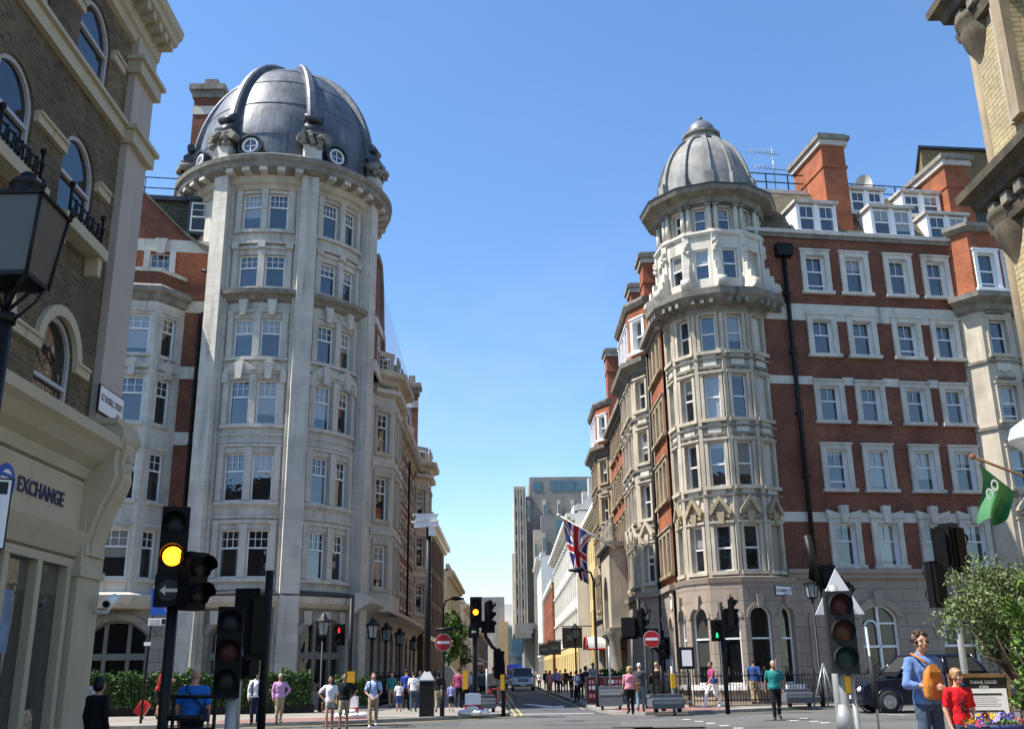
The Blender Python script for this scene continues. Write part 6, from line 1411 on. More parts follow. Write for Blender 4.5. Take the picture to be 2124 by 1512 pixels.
def backpack(t, S, m):
    b = MB()
    for sc3, yy in ((1, .14), (.9, .235)): pass
    rows = [[S(.155 * a * q, .12 + w_ * (1 if c > 0 else 0) , z) for a, c in ((-1, 0), (1, 0), (1, 1), (-1, 1))] for z, q, w_ in ((1.0, .9, .08), (1.04, 1, .13), (1.3, 1, .12), (1.42, .8, .06))]
    b.grid(rows, m, True, closed=True, caps=True)
    for sx in (-1, 1): b.tube([S(sx * .10, .10, 1.44), S(sx * .11, .0, 1.475), S(sx * .115, -.10, 1.40), S(sx * .13, -.125, 1.25), S(sx * .165, -.04, 1.08)], .02, m, 6)
    part(b, 'backpack', t)
P = []
def add(px, pb, pt_, z0, yaw, label, **kw):
    loc, h = put(px, pb, pt_, z0); r = person(loc, h, yaw, label, **kw); P.append(r); return r
# left pavement and crossing
t, S = add(325, 1490, 1380, .12, 75, 'person in a red T-shirt and black shorts leaning forward by a red suitcase', top='c_red', bot='c_black', legs='kneeshorts', arms=('phone', 'phone'), hair=('hair_brown', 'cap'), lean=.28, stride=.2)
t, S = add(527, 1503, 1393, .12, 5, 'grey-haired person in a white shirt and navy waistcoat standing by the hedge', top='c_white', bot='c_navy', sleeve='long', hair=('hair_grey', 'short'), collar='c_white')
v = MB(); rows = [[S((rx + .022) * cos(a), .0 + (ry + .024) * sin(a), z) for a in [pi * 1.5 + .5 + (2 * pi - 1.0) * j / 14 for j in range(15)]] for z, rx, ry in ((.96, .17, .12), (1.1, .15, .108), (1.3, .172, .12), (1.42, .165, .09))]; v.grid(rows, 'c_navy', True); part(v, 'waistcoat', t)
t, S = add(577, 1501, 1397, .12, 25, 'person in a mauve shirt and beige trousers with one hand on the hip', top='c_mauve', bot='c_beige', sleeve='long', arms=('down', 'hip'), hair=('hair_grey', 'short'), skin='skin_tan', glasses=True, stride=.25, girth=1.08)
t, S = add(682, 1515, 1402, 0, 12, 'person in a white T-shirt and grey denim shorts crossing with a brown bag', top='c_white', bot='c_lightgrey', legs='shorts', hair=('hair_brown', 'tied'), skin='skin_tan', glasses=True, stride=.38, arms=('hip', 'front'), girth=.93)
strap_bag(t, S, 'c_brown', -1, .78, (.08, .05, .14))
t, S = add(712, 1513, 1396, 0, 0, 'person in a black polo shirt, beige shorts and sunglasses crossing the road', top='c_black', bot='c_khaki', legs='kneeshorts', hair=('hair_black', 'short'), skin='skin_tan', glasses=True, stride=.25, arms=('down', 'hip'), shoes='shoe_dark', girth=1.08)
t, S = add(773, 1509, 1394, 0, 5, 'person in a pale blue shirt with a navy backpack crossing the road', top='c_paleblue', bot='c_khaki', hair=('hair_black', 'short'), skin='skin', stride=.18, arms=('front', 'front'), shoes='shoe_white', collar='c_paleblue'); backpack(t, S, 'c_navy')
add(827, 1475, 1412, .12, 180, 'child in a white top and blue shorts walking away beside two adults', top='c_white', bot='c_cobalt', legs='kneeshorts', hair=('hair_brown', 'long'), stride=.2)
add(842, 1472, 1388, .12, 180, 'taller person in a royal blue shirt walking away up the left pavement', top='c_royal', bot='c_black', hair=('hair_black', 'short'), stride=.2)
add(857, 1475, 1393, .12, 180, 'person in a white T-shirt and jeans walking away behind the pyramid base', top='c_white', bot='c_jeans', hair=('hair_black', 'short'), stride=.25)
add(910, 1478, 1390, .12, 180, 'person in black and khaki walking away next to the bollard', top='c_black', bot='c_khaki', hair=('hair_black', 'long'), sleeve='long', stride=.3, girth=1.15)
add(936, 1475, 1415, .12, 180, 'child in a lilac T-shirt and black shorts walking away', top='c_lilac', bot='c_black', legs='kneeshorts', hair=('hair_brown', 'short'), stride=.3, shoes='shoe_dark')
add(951, 1468, 1386, .12, 160, 'person in dark maroon half hidden left of the central signal', top='c_purple', bot='c_black', hair=('hair_black', 'short'), stride=.2)
add(966, 1462, 1392, .12, 190, 'person in a pale blue top and black skirted outfit near the central signal', top='c_paleblue', bot='c_black', hair=('hair_brown', 'long'), stride=.1)
# right corner
t, S = add(1309, 1481, 1382, .12, 188, 'blond person in a pink top carrying a tan shoulder bag, seen from behind', top='c_pink', bot='c_black', sleeve='none', hair=('hair_blond', 'bob'), girth=1.28, stride=.12); strap_bag(t, S, 'c_tanleather', -1, 1.0, (.13, .07, .15))
add(1330, 1475, 1375, .12, 170, 'person in a white cap, dark top and jeans walking away beside the pink top', top='c_grey', bot='c_palejeans', hair=('c_white', 'cap'), stride=.2)
t, S = add(1366, 1470, 1373, .12, 150, 'blond person in a sleeveless black dress by the signal pole', top='c_black', legs='dress', sleeve='none', hair=('hair_blond', 'short'), arms=('down', 'hold')); strap_bag(t, S, 'c_black', 1, 1.1, (.12, .06, .16), .1)
t, S = add(1480, 1467, 1372, .12, -75, 'person in a maroon top and white trousers striding past the railings', top='c_purple', bot='c_white', hair=('hair_brown', 'short'), skin='skin_tan', stride=.62, arms=('down', 'swingf'), shoes='shoe_white', girth=1.05); strap_bag(t, S, 'c_cobalt', 1, 1.02, (.12, .06, .10))
add(1569, 1462, 1366, .12, 165, 'person in a cobalt jacket and beige trousers walking away by the railings', top='c_cobalt', bot='c_beige', sleeve='long', hair=('hair_brown', 'short'), skin='skin_tan', stride=.4, arms=('swingb', 'swingf'))
add(1613, 1492, 1370, 0, -5, 'grey-haired person in a teal polo shirt crossing the road on the right', top='c_teal', bot='c_black', hair=('hair_grey', 'short'), skin='skin_tan', stride=.3, arms=('swingb', 'down'), girth=1.14, collar='c_lightgrey')
# group on the right pavement
t, S = add(1197, 1456, 1390, .12, -70, 'person in a white T-shirt with an arm stretched out on the right pavement', top='c_white', bot='c_black', hair=('hair_black', 'short'), skin='skin_dark', arms=('point', 'down'), stride=.1); backpack(t, S, 'c_palejeans')
t, S = add(1217, 1452, 1381, .12, 60, 'person in khaki with a dark backpack and bushy hair on the right pavement', top='c_grey', bot='c_khaki', legs='kneeshorts', hair=('hair_brown', 'bob'), arms=('hold', 'hold')); backpack(t, S, 'c_black')
add(1232, 1448, 1374, .12, 10, 'tall person in a pale top behind the red notice board', top='c_lightgrey', bot='c_black', hair=('hair_black', 'short'), skin='skin_dark')
add(1155, 1438, 1386, .12, 180, 'person in a lilac shirt and dark trousers walking away on the right pavement', top='c_lilac', bot='c_navy', hair=('hair_brown', 'short'), stride=.3, sleeve='long')
add(1142, 1434, 1390, .12, 180, 'person in a maroon top walking away left of the lilac shirt', top='c_purple', bot='c_black', hair=('hair_brown', 'long'), stride=.2)
add(1133, 1432, 1389, .12, 180, 'person all in black walking away, leftmost of the group', top='c_black', bot='c_black', hair=('hair_black', 'long'), sleeve='long', stride=.2)
t, S = add(1174, 1436, 1387, .12, 170, 'person in a bulky black coat carrying a pale bag in the group', top='c_black', bot='c_jeans', hair=('hair_black', 'bob'), sleeve='long', girth=1.25); strap_bag(t, S, 'c_lightgrey', 1, .6, (.1, .1, .14), 0, 'carrier_bag', False)
add(1105, 1428, 1392, .12, 180, 'distant person in dark clothes by the far right kerb', top='c_grey', bot='c_black', hair=('hair_black', 'short'))
for px_, pb_, pt_, yw_, kw_, lb_ in ((1163, 1437, 1389, 180, dict(top='c_beige', bot='c_navy', hair=('hair_fair', 'short')), 'person in a beige top walking away between the lilac shirt and the black coat'),
        (1186, 1447, 1392, 20, dict(top='c_black', bot='c_jeans', hair=('hair_black', 'long'), arms=('hold', 'down')), 'person in a black top and jeans facing us left of the stretched-out arm'),
        (1119, 1430, 1393, 0, dict(top='c_white', bot='c_black', hair=('hair_brown', 'short')), 'distant person in a white top facing us by the hanging signs'),
        (1247, 1447, 1388, 170, dict(top='c_darkgreen', bot='c_black', hair=('hair_black', 'short'), sleeve='long'), 'person in dark green walking away behind the notice board'),
        (1001, 1457, 1391, 175, dict(top='c_grey', bot='c_black', hair=('hair_black', 'short'), sleeve='long'), 'person in dark grey behind the central signal posts'),
        (1140, 1441, 1391, 175, dict(top='c_pink', bot='c_beige', hair=('hair_blond', 'long')), 'fair-haired person in a pink top on the right pavement before the yellow ground storey'),
        (1108, 1427, 1392, 180, dict(top='c_cobalt', bot='c_jeans', hair=('hair_black', 'short')), 'small distant person in a cobalt top by the right kerb'),
        (1206, 1450, 1387, 185, dict(top='c_red', bot='c_black', hair=('hair_brown', 'short')), 'person in a red top walking away behind the stretched-out arm'),
        (870, 1466, 1391, 180, dict(top='c_lightgrey', bot='c_jeans', hair=('hair_grey', 'short'), sleeve='long'), 'grey-haired person in light grey left of the camera pole'),
        (812, 1468, 1393, 5, dict(top='c_teal', bot='c_khaki', hair=('hair_brown', 'long')), 'person in a teal top facing us by the side street railings'),
        (977, 1450, 1392, 10, dict(top='c_white', bot='c_cobalt', hair=('hair_brown', 'short')), 'person in a white top facing us left of the central signal pole'),
        (893, 1455, 1392, 180, dict(top='c_navy', bot='c_khaki', hair=('hair_brown', 'short')), 'person in navy walking away just right of the camera pole')):
    add(px_, pb_, pt_, .12, yw_, lb_, stride=.25, **kw_)
# near left, in the shade of the shop
q = atY(208, 1408, 16.5); add_loc = (q.x, 16.5, 0)
person(add_loc, q.z + .02, 150, 'person in black clothes with a sun hat in the shade by the shop corner', top='c_black', bot='c_black', sleeve='long', hair=('hair_black', 'bob'), girth=1.2, vox=.016)
q = atY(176, 1392, 20.2); t, S = person((q.x, 20.2, 0), q.z, 185, 'person in a white T-shirt with a black backpack just past the shop pilaster', top='c_white', bot='c_black', hair=('hair_black', 'short'), vox=.016); backpack(t, S, 'c_black')
q = atY(407, 1386, 17.5); t, S = person((q.x, 17.5, 0), q.z, 178, 'bald person in a bright blue T-shirt seen from behind with a crossbody bag', top='c_blue', bot='c_black', hair=('hair_fair', 'bald'), girth=1.22, vox=.014); strap_bag(t, S, 'c_navy', -1, 1.0, (.14, .05, .10), .08, 'shoulder_bag', False)
b = MB(); b.tube([S(-.24, .12, 1.08), S(-.08, .155, 1.25), S(.10, .13, 1.42), S(.12, .04, 1.48)], .016, 'c_navy', 6); part(b, 'bag_strap', t)
# near right: the tall person holding a bag, and the child
q = atY(1905, 1312, 13.3); MANH = q.z
t, S = person((q.x, 13.3, .2), MANH - .2, 14, 'curly-haired person in a blue shirt clutching a tan leather bag', top='c_denimshirt', bot='c_jeans', sleeve='rolled', hair=('hair_brown', 'curly'), arms=('bagclutch', 'down'), near=True, girth=.98, turn=-8, collar='c_denimshirt', group=None)
bg_ = MB(); rows = []
for z, w_, d_ in ((.96, .09, .045), (.99, .118, .065), (1.13, .125, .08), (1.27, .095, .06), (1.36, .035, .03)): rows.append([S(-.035 + w_ * a, -.20 + d_ * c, z) for a, c in ((-1, -.6), (-.5, -1), (.5, -1), (1, -.6), (1, .7), (-1, .7))])
b2_ = MB(); b2_.grid(rows, 'c_tanleather', True, closed=True, caps=True); rpart(b2_, 'leather_bag', t, 'c_tanleather', .012, smooth=8); bg_.grid([[S(-.12, -.272, 1.20), S(.05, -.272, 1.20)], [S(-.115, -.28, 1.28), S(.045, -.28, 1.28)], [S(-.08, -.25, 1.37), S(.01, -.25, 1.37)]], 'c_tanleather')
part(bg_, 'bag_flap', t); bg_ = MB(); bg_.tube([S(-.08, -.20, 1.38), S(-.14, -.10, 1.46), S(-.13, .02, 1.50)], .016, 'c_tanleather', 6); part(bg_, 'bag_strap', t); bg_ = MB(); bg_.tube([S(.05, -.24, 1.05), S(.09, -.2, .9), S(.09, -.19, .78)], .02, 'c_tanleather', 6)
part(bg_, 'hanging_strap', t)
q = atY(1980, 1386, 12.9)
t, S = person((q.x, 12.9, .2), q.z - .2, 10, 'fair-haired child in a bright red T-shirt walking beside the blue shirt', top='c_brightred', bot='c_jeans', hair=('hair_fair', 'fringe'), arms=('down', 'down'), near=True, girth=.95, turn=18, group=None)
b = MB(); rr_ = random.Random(8)
for k in range(26): b.ball(S(rr_.uniform(-.07, .07), -.14 + rr_.uniform(0, .006), rr_.uniform(1.08, 1.30)), rr_.uniform(.006, .014), ('c_black', 'c_grey')[k % 2], 6, 4)
part(b, 'shirt_print', t)
# ---------------------------------------------------------------- plants
for n_, c_ in dict(leaf_dark=(.022, .05, .012), leaf_mid=(.045, .10, .02), leaf_light=(.085, .15, .03), olive_dark=(.055, .085, .022), olive_mid=(.10, .145, .045), olive_pale=(.21, .25, .10), leaf_lime=(.14, .21, .025), plane_leaf=(.10, .19, .025), bark=(.075, .055, .04)).items():
    mat(n_, c_, .55 if 'leaf' in n_ or 'olive' in n_ else .9, .2, 6, spec=.4)
def leaf(mb, c, d, n, l, w_, m):
    s_ = d.cross(n).normalized(); c = Vector(c)
    mb.poly([c, c + d * l * .45 + s_ * w_ - n * .1 * l, c + d * l, c + d * l * .45 - s_ * w_ - n * .1 * l], m)
def rdir(r, up_=0.0):
    while True:
        v = Vector((r.uniform(-1, 1), r.uniform(-1, 1), r.uniform(-1, 1)))
        if .1 < v.length < 1: v.normalize(); v.z += up_; return v.normalized()
def hedge(P0, P1, depth, z0, z1, count, label, seed=1):
    r = random.Random(seed); t = thing('hedge', label, 'hedge', ((P0[0] + P1[0]) / 2, (P0[1] + P1[1]) / 2, .1)); F, L = face(P0, P1)
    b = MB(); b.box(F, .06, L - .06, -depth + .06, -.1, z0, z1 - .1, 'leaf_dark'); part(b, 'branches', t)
    b = MB()
    for k in range(count):
        u = r.uniform(0, L); q = r.random(); bump = .10 * sin(u * 5.1) + .07 * sin(u * 11.7 + 1)
        if q < .6: n, z = r.uniform(-.13, .05) + bump * .5, r.uniform(z0, z1)
        elif q < .92: n, z = r.uniform(-depth, .02), z1 + r.uniform(-.1, .06) + bump
        else: u = L + r.uniform(-.1, .06); n, z = r.uniform(-depth, 0), r.uniform(z0, z1)
        d = rdir(r, .35); nn = rdir(r, .6); leaf(b, F.pt(u, n, z), d, nn, r.uniform(.09, .17), r.uniform(.03, .055), r.choice(('leaf_dark', 'leaf_mid', 'leaf_mid', 'leaf_light')))
    part(b, 'foliage', t)
pl_ = MB(); pl_.column([(-24, 40.0), (-8.0, 42.3), (-8.0, 43.2), (-24, 41.0)], .1, .42, 'black_metal'); single(pl_, 'planter_kerb', 'low black plinth under the long clipped hedge', 'planter')
hedge((-24, 39.95), (-8.1, 42.25), .95, .42, 1.62, 17000, 'long clipped green hedge in front of the domed building')
hedge((-7.3, 44.0), (-5.9, 44.2), .5, .3, 1.35, 1500, 'short dark hedge at the tower corner beside the side street', 5)
hedge((5.3, 58.2), (7.5, 58.4), .6, .2, 1.5, 1800, 'small dark hedge left of the portico on the right pavement', 7)
def tree(loc, H_, trunk_top, rx, rz, count, label, ms, ll, lw, seed, limbs=7, tr=.05, squash=1.0, gaps=True):
    r = random.Random(seed); t = thing('tree', label, 'tree', loc); x, y, z = loc
    b = MB(); b.tube([(x, y, z), (x + .01, y, z + trunk_top * .5), (x - .01, y, z + trunk_top)], [tr * 1.15, tr, tr * .85], 'bark', 10)
    cz = z + H_ - rz; clumps = []
    for k in range(limbs):
        a = 2 * pi * k / limbs + r.uniform(-.3, .3); e = Vector((x + rx * .7 * cos(a), y + rx * .7 * sin(a), cz + r.uniform(-.5, .6) * rz)); m_ = (Vector((x, y, z + trunk_top)) + e) / 2 + Vector((0, 0, -.1 * rz))
        b.tube([(x, y, z + trunk_top * .93), m_, e], [tr * .55, tr * .36, tr * .12], 'bark', 6)
        for q in range(3):
            e2 = m_ + Vector((r.uniform(-.6, .6) * rx, r.uniform(-.6, .6) * rx, r.uniform(.1, .9) * rz)); b.tube([m_, e2], [tr * .25, tr * .06], 'bark', 5)
    part(b, 'trunk', t)
    for k in range(70):
        d = rdir(r); q = r.uniform(.35, 1.0); clumps.append((Vector((x + d.x * rx * q, y + d.y * rx * q, cz + d.z * rz * q)), r.uniform(.16, .32) * rx))
    b = MB()
    for k in range(count):
        c, cr = clumps[r.randrange(len(clumps))]; p = c + rdir(r) * cr * r.random() ** .5
        d = rdir(r, .3); leaf(b, p, d, rdir(r, .4), ll * r.uniform(.7, 1.25), lw * r.uniform(.8, 1.2), r.choice(ms))
    part(b, 'crown', t); return t
p = atY(2080, 1268, 12.4)
tree((p.x + .07, 12.4, .5), p.z - .5 + .66, .92, .77, .66, 15000, 'small clipped olive-green tree with a dark trunk at the right edge', ('olive_dark', 'olive_mid', 'olive_mid', 'olive_pale'), .050, .0125, 11, 9, .055)
p = atY(2128, 1330, 11.2)
tree((p.x + .2, 11.2, .4), p.z - .4 + .75, .8, .46, 1.0, 6500, 'yellow-green bush cut by the right edge of the frame', ('leaf_lime', 'leaf_light', 'leaf_mid'), .07, .019, 12, 6, .04)
p = atY(932, 1290, 112)
tree((p.x, 112, .1), 8.2, 3.0, 1.9, 3.1, 2600, 'bright green street tree on the left pavement before the stone block', ('plane_leaf', 'leaf_light', 'leaf_mid'), .42, .15, 13, 6, .14)
p = atY(940, 1350, 150); tree((p.x + .6, 150, .1), 6, 2.0, 2.2, 2.2, 1200, 'second darker street tree further up the left pavement', ('leaf_mid', 'leaf_dark', 'leaf_light'), .42, .15, 14, 6, .14)
# flower pot with pansies
p = atY(2068, 1500, 11.3); fx, fz = p.x, p.z
t = thing('flower_pot', 'navy pot of purple, red and orange pansies below the small tree', 'flower pot', (fx, 11.3, .2))
for n_, c_ in dict(petal_purple=(.22, .16, .55), petal_red=(.42, .02, .06), petal_orange=(.75, .28, .02), petal_yellow=(.75, .5, .04), petal_dark=(.10, .03, .16), pot_blue=(.02, .03, .12)).items(): mat(n_, c_, .6, .1, 8)
b = MB(); b.lathe((fx, 11.3, fz - .5), [(.2, 0), (.24, .2), (.29, .44), (.31, .47), (.31, .5), (.27, .5), (.25, .44), (0, .44)], 'pot_blue', 24); part(b, 'pot', t)
r = random.Random(2); b = MB()
for k in range(500): leaf(b, (fx + r.uniform(-.27, .27), 11.3 + r.uniform(-.25, .25), fz + r.uniform(-.06, .03)), rdir(r, .5), rdir(r, .5), .05, .014, r.choice(('leaf_mid', 'leaf_light')))
part(b, 'leaves', t)
for k in range(30):
    b = MB(); c = Vector((fx + r.uniform(-.29, .27), 11.3 + r.uniform(-.27, .15), fz + r.uniform(-.02, .09))); m_ = r.choice(('petal_purple', 'petal_red', 'petal_orange', 'petal_yellow', 'petal_dark', 'petal_purple', 'petal_red')); nn = (rdir(r) + Vector((0, -1.2, .5))).normalized(); e = nn.orthogonal().normalized(); g = nn.cross(e)
    for j in range(5):
        a = 2 * pi * j / 5; d = e * cos(a) + g * sin(a); s_ = nn.cross(d)
        b.poly([c, c + d * .026 + s_ * .02, c + d * .044 + nn * .006, c + d * .026 - s_ * .02], m_)
    b.ball(c + nn * .003, .009, 'petal_yellow', 6, 4); part(b, 'flower', t)
# ---------------------------------------------------------------- railings, barriers, site kit
def area_rail(P0, P1, label, h=1.35, z=.12, step=.13, hoop=True):
    t = thing('area_railing', label, 'railing', (P0[0], P0[1], z)); F, L = face(P0, P1); b = MB()
    for zz in (.22, h - .18): b.box(F, 0, L, -.02, .02, z + zz, z + zz + .04, 'black_metal')
    n = int(L / step)
    for k in range(n + 1):
        u = L * k / n; big = k % 12 == 0; b.tube([F.pt(u, 0, z), F.pt(u, 0, z + h + (.15 if big else 0))], .022 if big else .012, 'black_metal', 6)
        b.ball(F.pt(u, 0, z + h + (.18 if big else .02)), .035 if big else .02, 'black_metal', 6, 5)
        if hoop and k % 2 == 0 and k < n: b.tube([F.pt(u, 0, z + h - .18), F.pt(u + step * .5, 0, z + h - .02), F.pt(u + step, 0, z + h - .18)], .009, 'black_metal', 5)
        if hoop and k % 6 == 3: b.tube([F.pt(u - .1, 0, z + .5), F.pt(u, 0, z + .75), F.pt(u + .1, 0, z + .5)], .01, 'black_metal', 5); b.tube([F.pt(u - .1, 0, z + .75), F.pt(u, 0, z + .5), F.pt(u + .1, 0, z + .75)], .01, 'black_metal', 5)
    part(b, 'bars', t); s_ = MB(); s_.box(F, -.1, L + .1, -.14, .14, z - .1, z + .06, 'taupe_plain'); part(s_, 'plinth', t)
area_rail((7.6, 42.7), (12.7, 43.6), 'black iron area railings around the foot of the turret')
area_rail((12.8, 43.65), (24, 45.3), 'black iron area railings before the red brick front')
area_rail((7.5, 42.75), (6.9, 47.5), 'black iron railings turning into the side street')
area_rail((-5.7, 80), (-5.9, 48), 'black iron railings along the domed building side street front', hoop=False, step=.2)
area_rail((-5.9, 44.9), (-5.85, 47.8), 'short run of black railings at the tower foot', hoop=False)
b = MB(); x = atY(1437, 1365, 42.6).x; zc = atY(1425, 1365, 42.6).z
t = thing('menu_case', 'dark framed white menu case on the railings before the turret', 'notice case', (x, 42.6, .12))
F = LF(atY(1424, 1365, 42.6).x, 42.5, -5); b.box(F, -.3, .3, -.08, 0, zc - .42, zc + .45, 'black_metal'); b.tube([F.pt(0, -.05, .1), F.pt(0, -.05, zc)], .04, 'black_metal', 6); part(b, 'frame', t)
b = MB(); b.box(F, -.2, .2, 0, .012, zc - .3, zc + .33, 'sign_white'); part(b, 'menu_sheet', t)
t = thing('guard_rail', 'black guard rail in front of the bright blue T-shirt', 'railing', (-6, 16.9, 0)); b = MB(); p0, p1 = atY(362, 1444, 16.9), atY(450, 1444, 16.9)
b.tube([(p0.x - .1, 16.9, p0.z), (p1.x, 16.9, p1.z)], .03, 'black_metal', 8); b.tube([(p0.x - .1, 16.9, p0.z - .5), (p1.x, 16.9, p0.z - .5)], .025, 'black_metal', 8)
for xx in (p0.x, p1.x - .02): b.tube([(xx, 16.9, 0), (xx, 16.9, p0.z)], .03, 'black_metal', 8)
part(b, 'rail', t)
def barrier(px, py_b, Y, w_, label, rows_=1, bags=True, z0=.12):
    x = atY(px, py_b, Y).x; t = thing('barrier_block', label, 'barrier', (x, Y, z0), group='red and white barrier blocks')
    b = MB()
    for k in range(rows_ * 2):
        m_ = 'sign_red' if k % 2 == 0 else 'sign_white'; zz = z0 + .36 * k
        s_ = 1 - .02 * k; rows = [[(x + a * w_ / 2 * s_ * q, Y + c * .17 * q, z) for a, c in ((-1, -1), (1, -1), (1, 1), (-1, 1))] for z, q in ((zz, .97), (zz + .02, 1), (z0 + .36 * (k + 1) - .02, 1), (z0 + .36 * (k + 1), .97))]
        b.grid(rows, m_, closed=True, caps=True)
    b.box(WORLD, x - w_ * .3, x + w_ * .3, Y - .1, Y + .1, z0 + .72 * rows_ - .02, z0 + .72 * rows_ + .03, 'sign_white'); part(b, 'blocks', t)
    if bags:
        r = random.Random(int(px))
        for dx, dy, dz in ((-.3, -.26, 0), (.08, -.32, 0), (.36, -.22, 0), (-.02, -.28, .12)):
            g = MB(); cx, cy, cz = x + dx, Y + dy, z0 + .09 + dz; rows = []
            for i in range(9):
                a = pi * i / 8; q = max(.03, sin(a) ** .55); rows.append([(cx + .24 * -cos(a), cy + .14 * q * cos(2 * pi * j / 14) * (1 + r.uniform(-.15, .15)), cz + .11 * q * sin(2 * pi * j / 14) * (1 + r.uniform(-.2, .2))) for j in range(14)])
            g.grid(rows, 'bag_white', True, closed=True); tag(single(g, 'sandbag', 'white sandbag weighing down a red and white barrier block', 'sandbag', group='white sandbags at the barriers'), None)
    return t
mat('bag_white', (.68, .68, .69), .7, .06, 6, bump=.5, fine=14)
barrier(981, 1480, 37.9, .58, 'red and white block with sandbags at the side street corner')
barrier(728, 1490, 36.6, .46, 'red and white block with sandbags behind the black polo shirt')
barrier(1762, 1512, 12.6, .58, 'red and white block at the foot of the big unlit signal', 1, False, 0)
# grey wheeled bases of portable signals
mat('site_grey', (.105, .115, .13), .5, .12, 5)
def trailer(px, py, Y, w_, yaw, label, mast=None, h=.5):
    x = atY(px, py, Y).x; t = thing('signal_trailer', label, 'trailer', (x, Y, .12), R_(yaw), 'grey portable signal bases', world=False); b = MB(); hw = w_ / 2
    rows = [[(a * q, -.36 * c_ + off, z) for a, c_ in ((-hw, 1), (hw, 1), (hw, -1), (-hw, -1))] for z, q, off in ((.14, .92, 0), (.2, 1, 0), (h - .06, 1, 0), (h, .95, .02))]
    b.grid(rows, 'site_grey', closed=True, caps=True); b.wbox(-hw * 1.02, hw * 1.02, -.1, .4, h, h + .12, 'site_grey'); b.wbox(-hw * .9, hw * .9, -.375, -.36, h - .2, h - .1, 'grey_metal')
    part(b, 'body', t)
    for sx in (-1, 1): g = MB(); g.tube([(sx * hw * .72 - .05, -.2, .15), (sx * hw * .72 + .05, -.2, .15)], .15, 'black_plastic', 14); part(g, 'wheel', t)
    g = MB(); g.tube([(hw, 0, .3), (hw + .35, -.05, .36), (hw + .4, -.05, .2)], .03, 'grey_metal', 6); part(g, 'tow_handle', t)
    if mast:
        g = MB(); g.tube([(0, 0, h), (0, 0, mast)], .04, 'galv_grey', 8); part(g, 'mast', t)
    return t
trailer(1382, 1477, 37.9, 1.2, 8, 'low grey wheeled signal base behind the pink top')
trailer(1655, 1462, 41.5, 1.1, 4, 'low grey wheeled signal base behind the teal polo shirt', h=.55)
trailer(1268, 1468, 41.3, .95, -6, 'dark grey signal base with a slim mast before the red notice board', 2.4, .75)
trailer(1010, 1465, 40.5, .6, 10, 'grey signal base tucked behind the sandbagged block', 1.6, .5)
b = MB(); p = atY(1715, 1440, 41.3); 
for dx in (-.55, .0, .35): b.tube([(p.x + dx, 41.3, .12), (p.x + .0, 41.4, 1.75)], .035, 'grey_metal', 6)
single(b, 'mast_stand', 'folded grey tripod stand leaning by the ornate lantern post', 'stand')
# boards
x = atY(1255, 1415, 47.5).x; mat('board_red', (.13, .014, .018), .5, .15, 4); t = thing('notice_board', 'dark red folding board with white lettering on the right pavement', 'notice board', (x, 47.5, .12)); F = LF(x, 47.5, 6); b = MB()
for du in (-.45, .45): b.box(F, du - .4, du + .4, -.05, 0, .2, 1.3, 'board_red'); b.box(F, du - .43, du + .43, -.06, -.05, .15, 1.34, 'galv_grey')
part(b, 'board', t)
for k, (tx, du, z, wd) in enumerate((('VENUE', -.57, 1.2, .7), ('MENU', -.57, .85, .7), ('OPEN', -.57, .5, .6), ('BAR', .57, 1.2, .6), ('FOOD', .57, .8, .7))): pass
b = MB(); r = random.Random(3)
for du in (-.45, .45):
    for z in (1.1, .85, .5):
        u = -.3
        while u < .24: w_ = r.uniform(.07, .14); b.box(F, du + u, du + u + w_, 0, .006, z - .08, z + .08, 'sign_white' if r.random() < .5 else 'c_pink'); u += w_ + .05
part(b, 'worn_lettering', t)
x = atY(2036, 1450, 13.7).x; zt_ = atY(2035, 1396, 13.7).z; t = thing('menu_board', 'white poster board with a dark header and brown wooden frame by the tree', 'poster board', (x, 13.7, .2)); F = LF(x, 13.7, -8); mat('wood_brown', (.20, .11, .05), .6, .2, 8); b = MB()
b.box(F, -.36, .36, -.05, -.01, .5, zt_ - .03, 'wood_brown'); b.box(F, -.38, .38, -.07, .02, zt_ - .05, zt_, 'wood_brown'); b.box(F, -.38, -.345, -.05, .012, .2, zt_, 'wood_brown'); b.box(F, .345, .38, -.05, .012, .2, zt_, 'wood_brown'); part(b, 'frame', t)
b = MB(); b.box(F, -.34, .34, -.01, 0, .55, zt_ - .06, 'sign_black'); b.box(F, -.325, .325, 0, .005, .58, zt_ - .19, 'sign_white')
for z in (zt_ - .26, zt_ - .47): b.box(F, -.28, .26, .005, .008, z - .011, z + .011, 'sign_black')
for z0 in (zt_ - .30, zt_ - .51):
    for k in range(5): b.box(F, -.27, -.27 + r.uniform(.35, .52), .005, .007, z0 - .026 * k - .004, z0 - .026 * k, 'c_lightgrey')
for du in (-.27, -.21): b.prism(F, [(du + .022 * cos(a), zt_ - .13 + .022 * sin(a)) for a in [2 * pi * k / 10 for k in range(10)]], 0, .005, 'sign_blue')
part(b, 'poster', t); lettering('THANK GOOD', .06, F, .05, .006, zt_ - .11, 'sign_white', t, .34, .001); lettering('GIN', .06, F, .05, .006, zt_ - .175, 'sign_white', t, .11, .001)
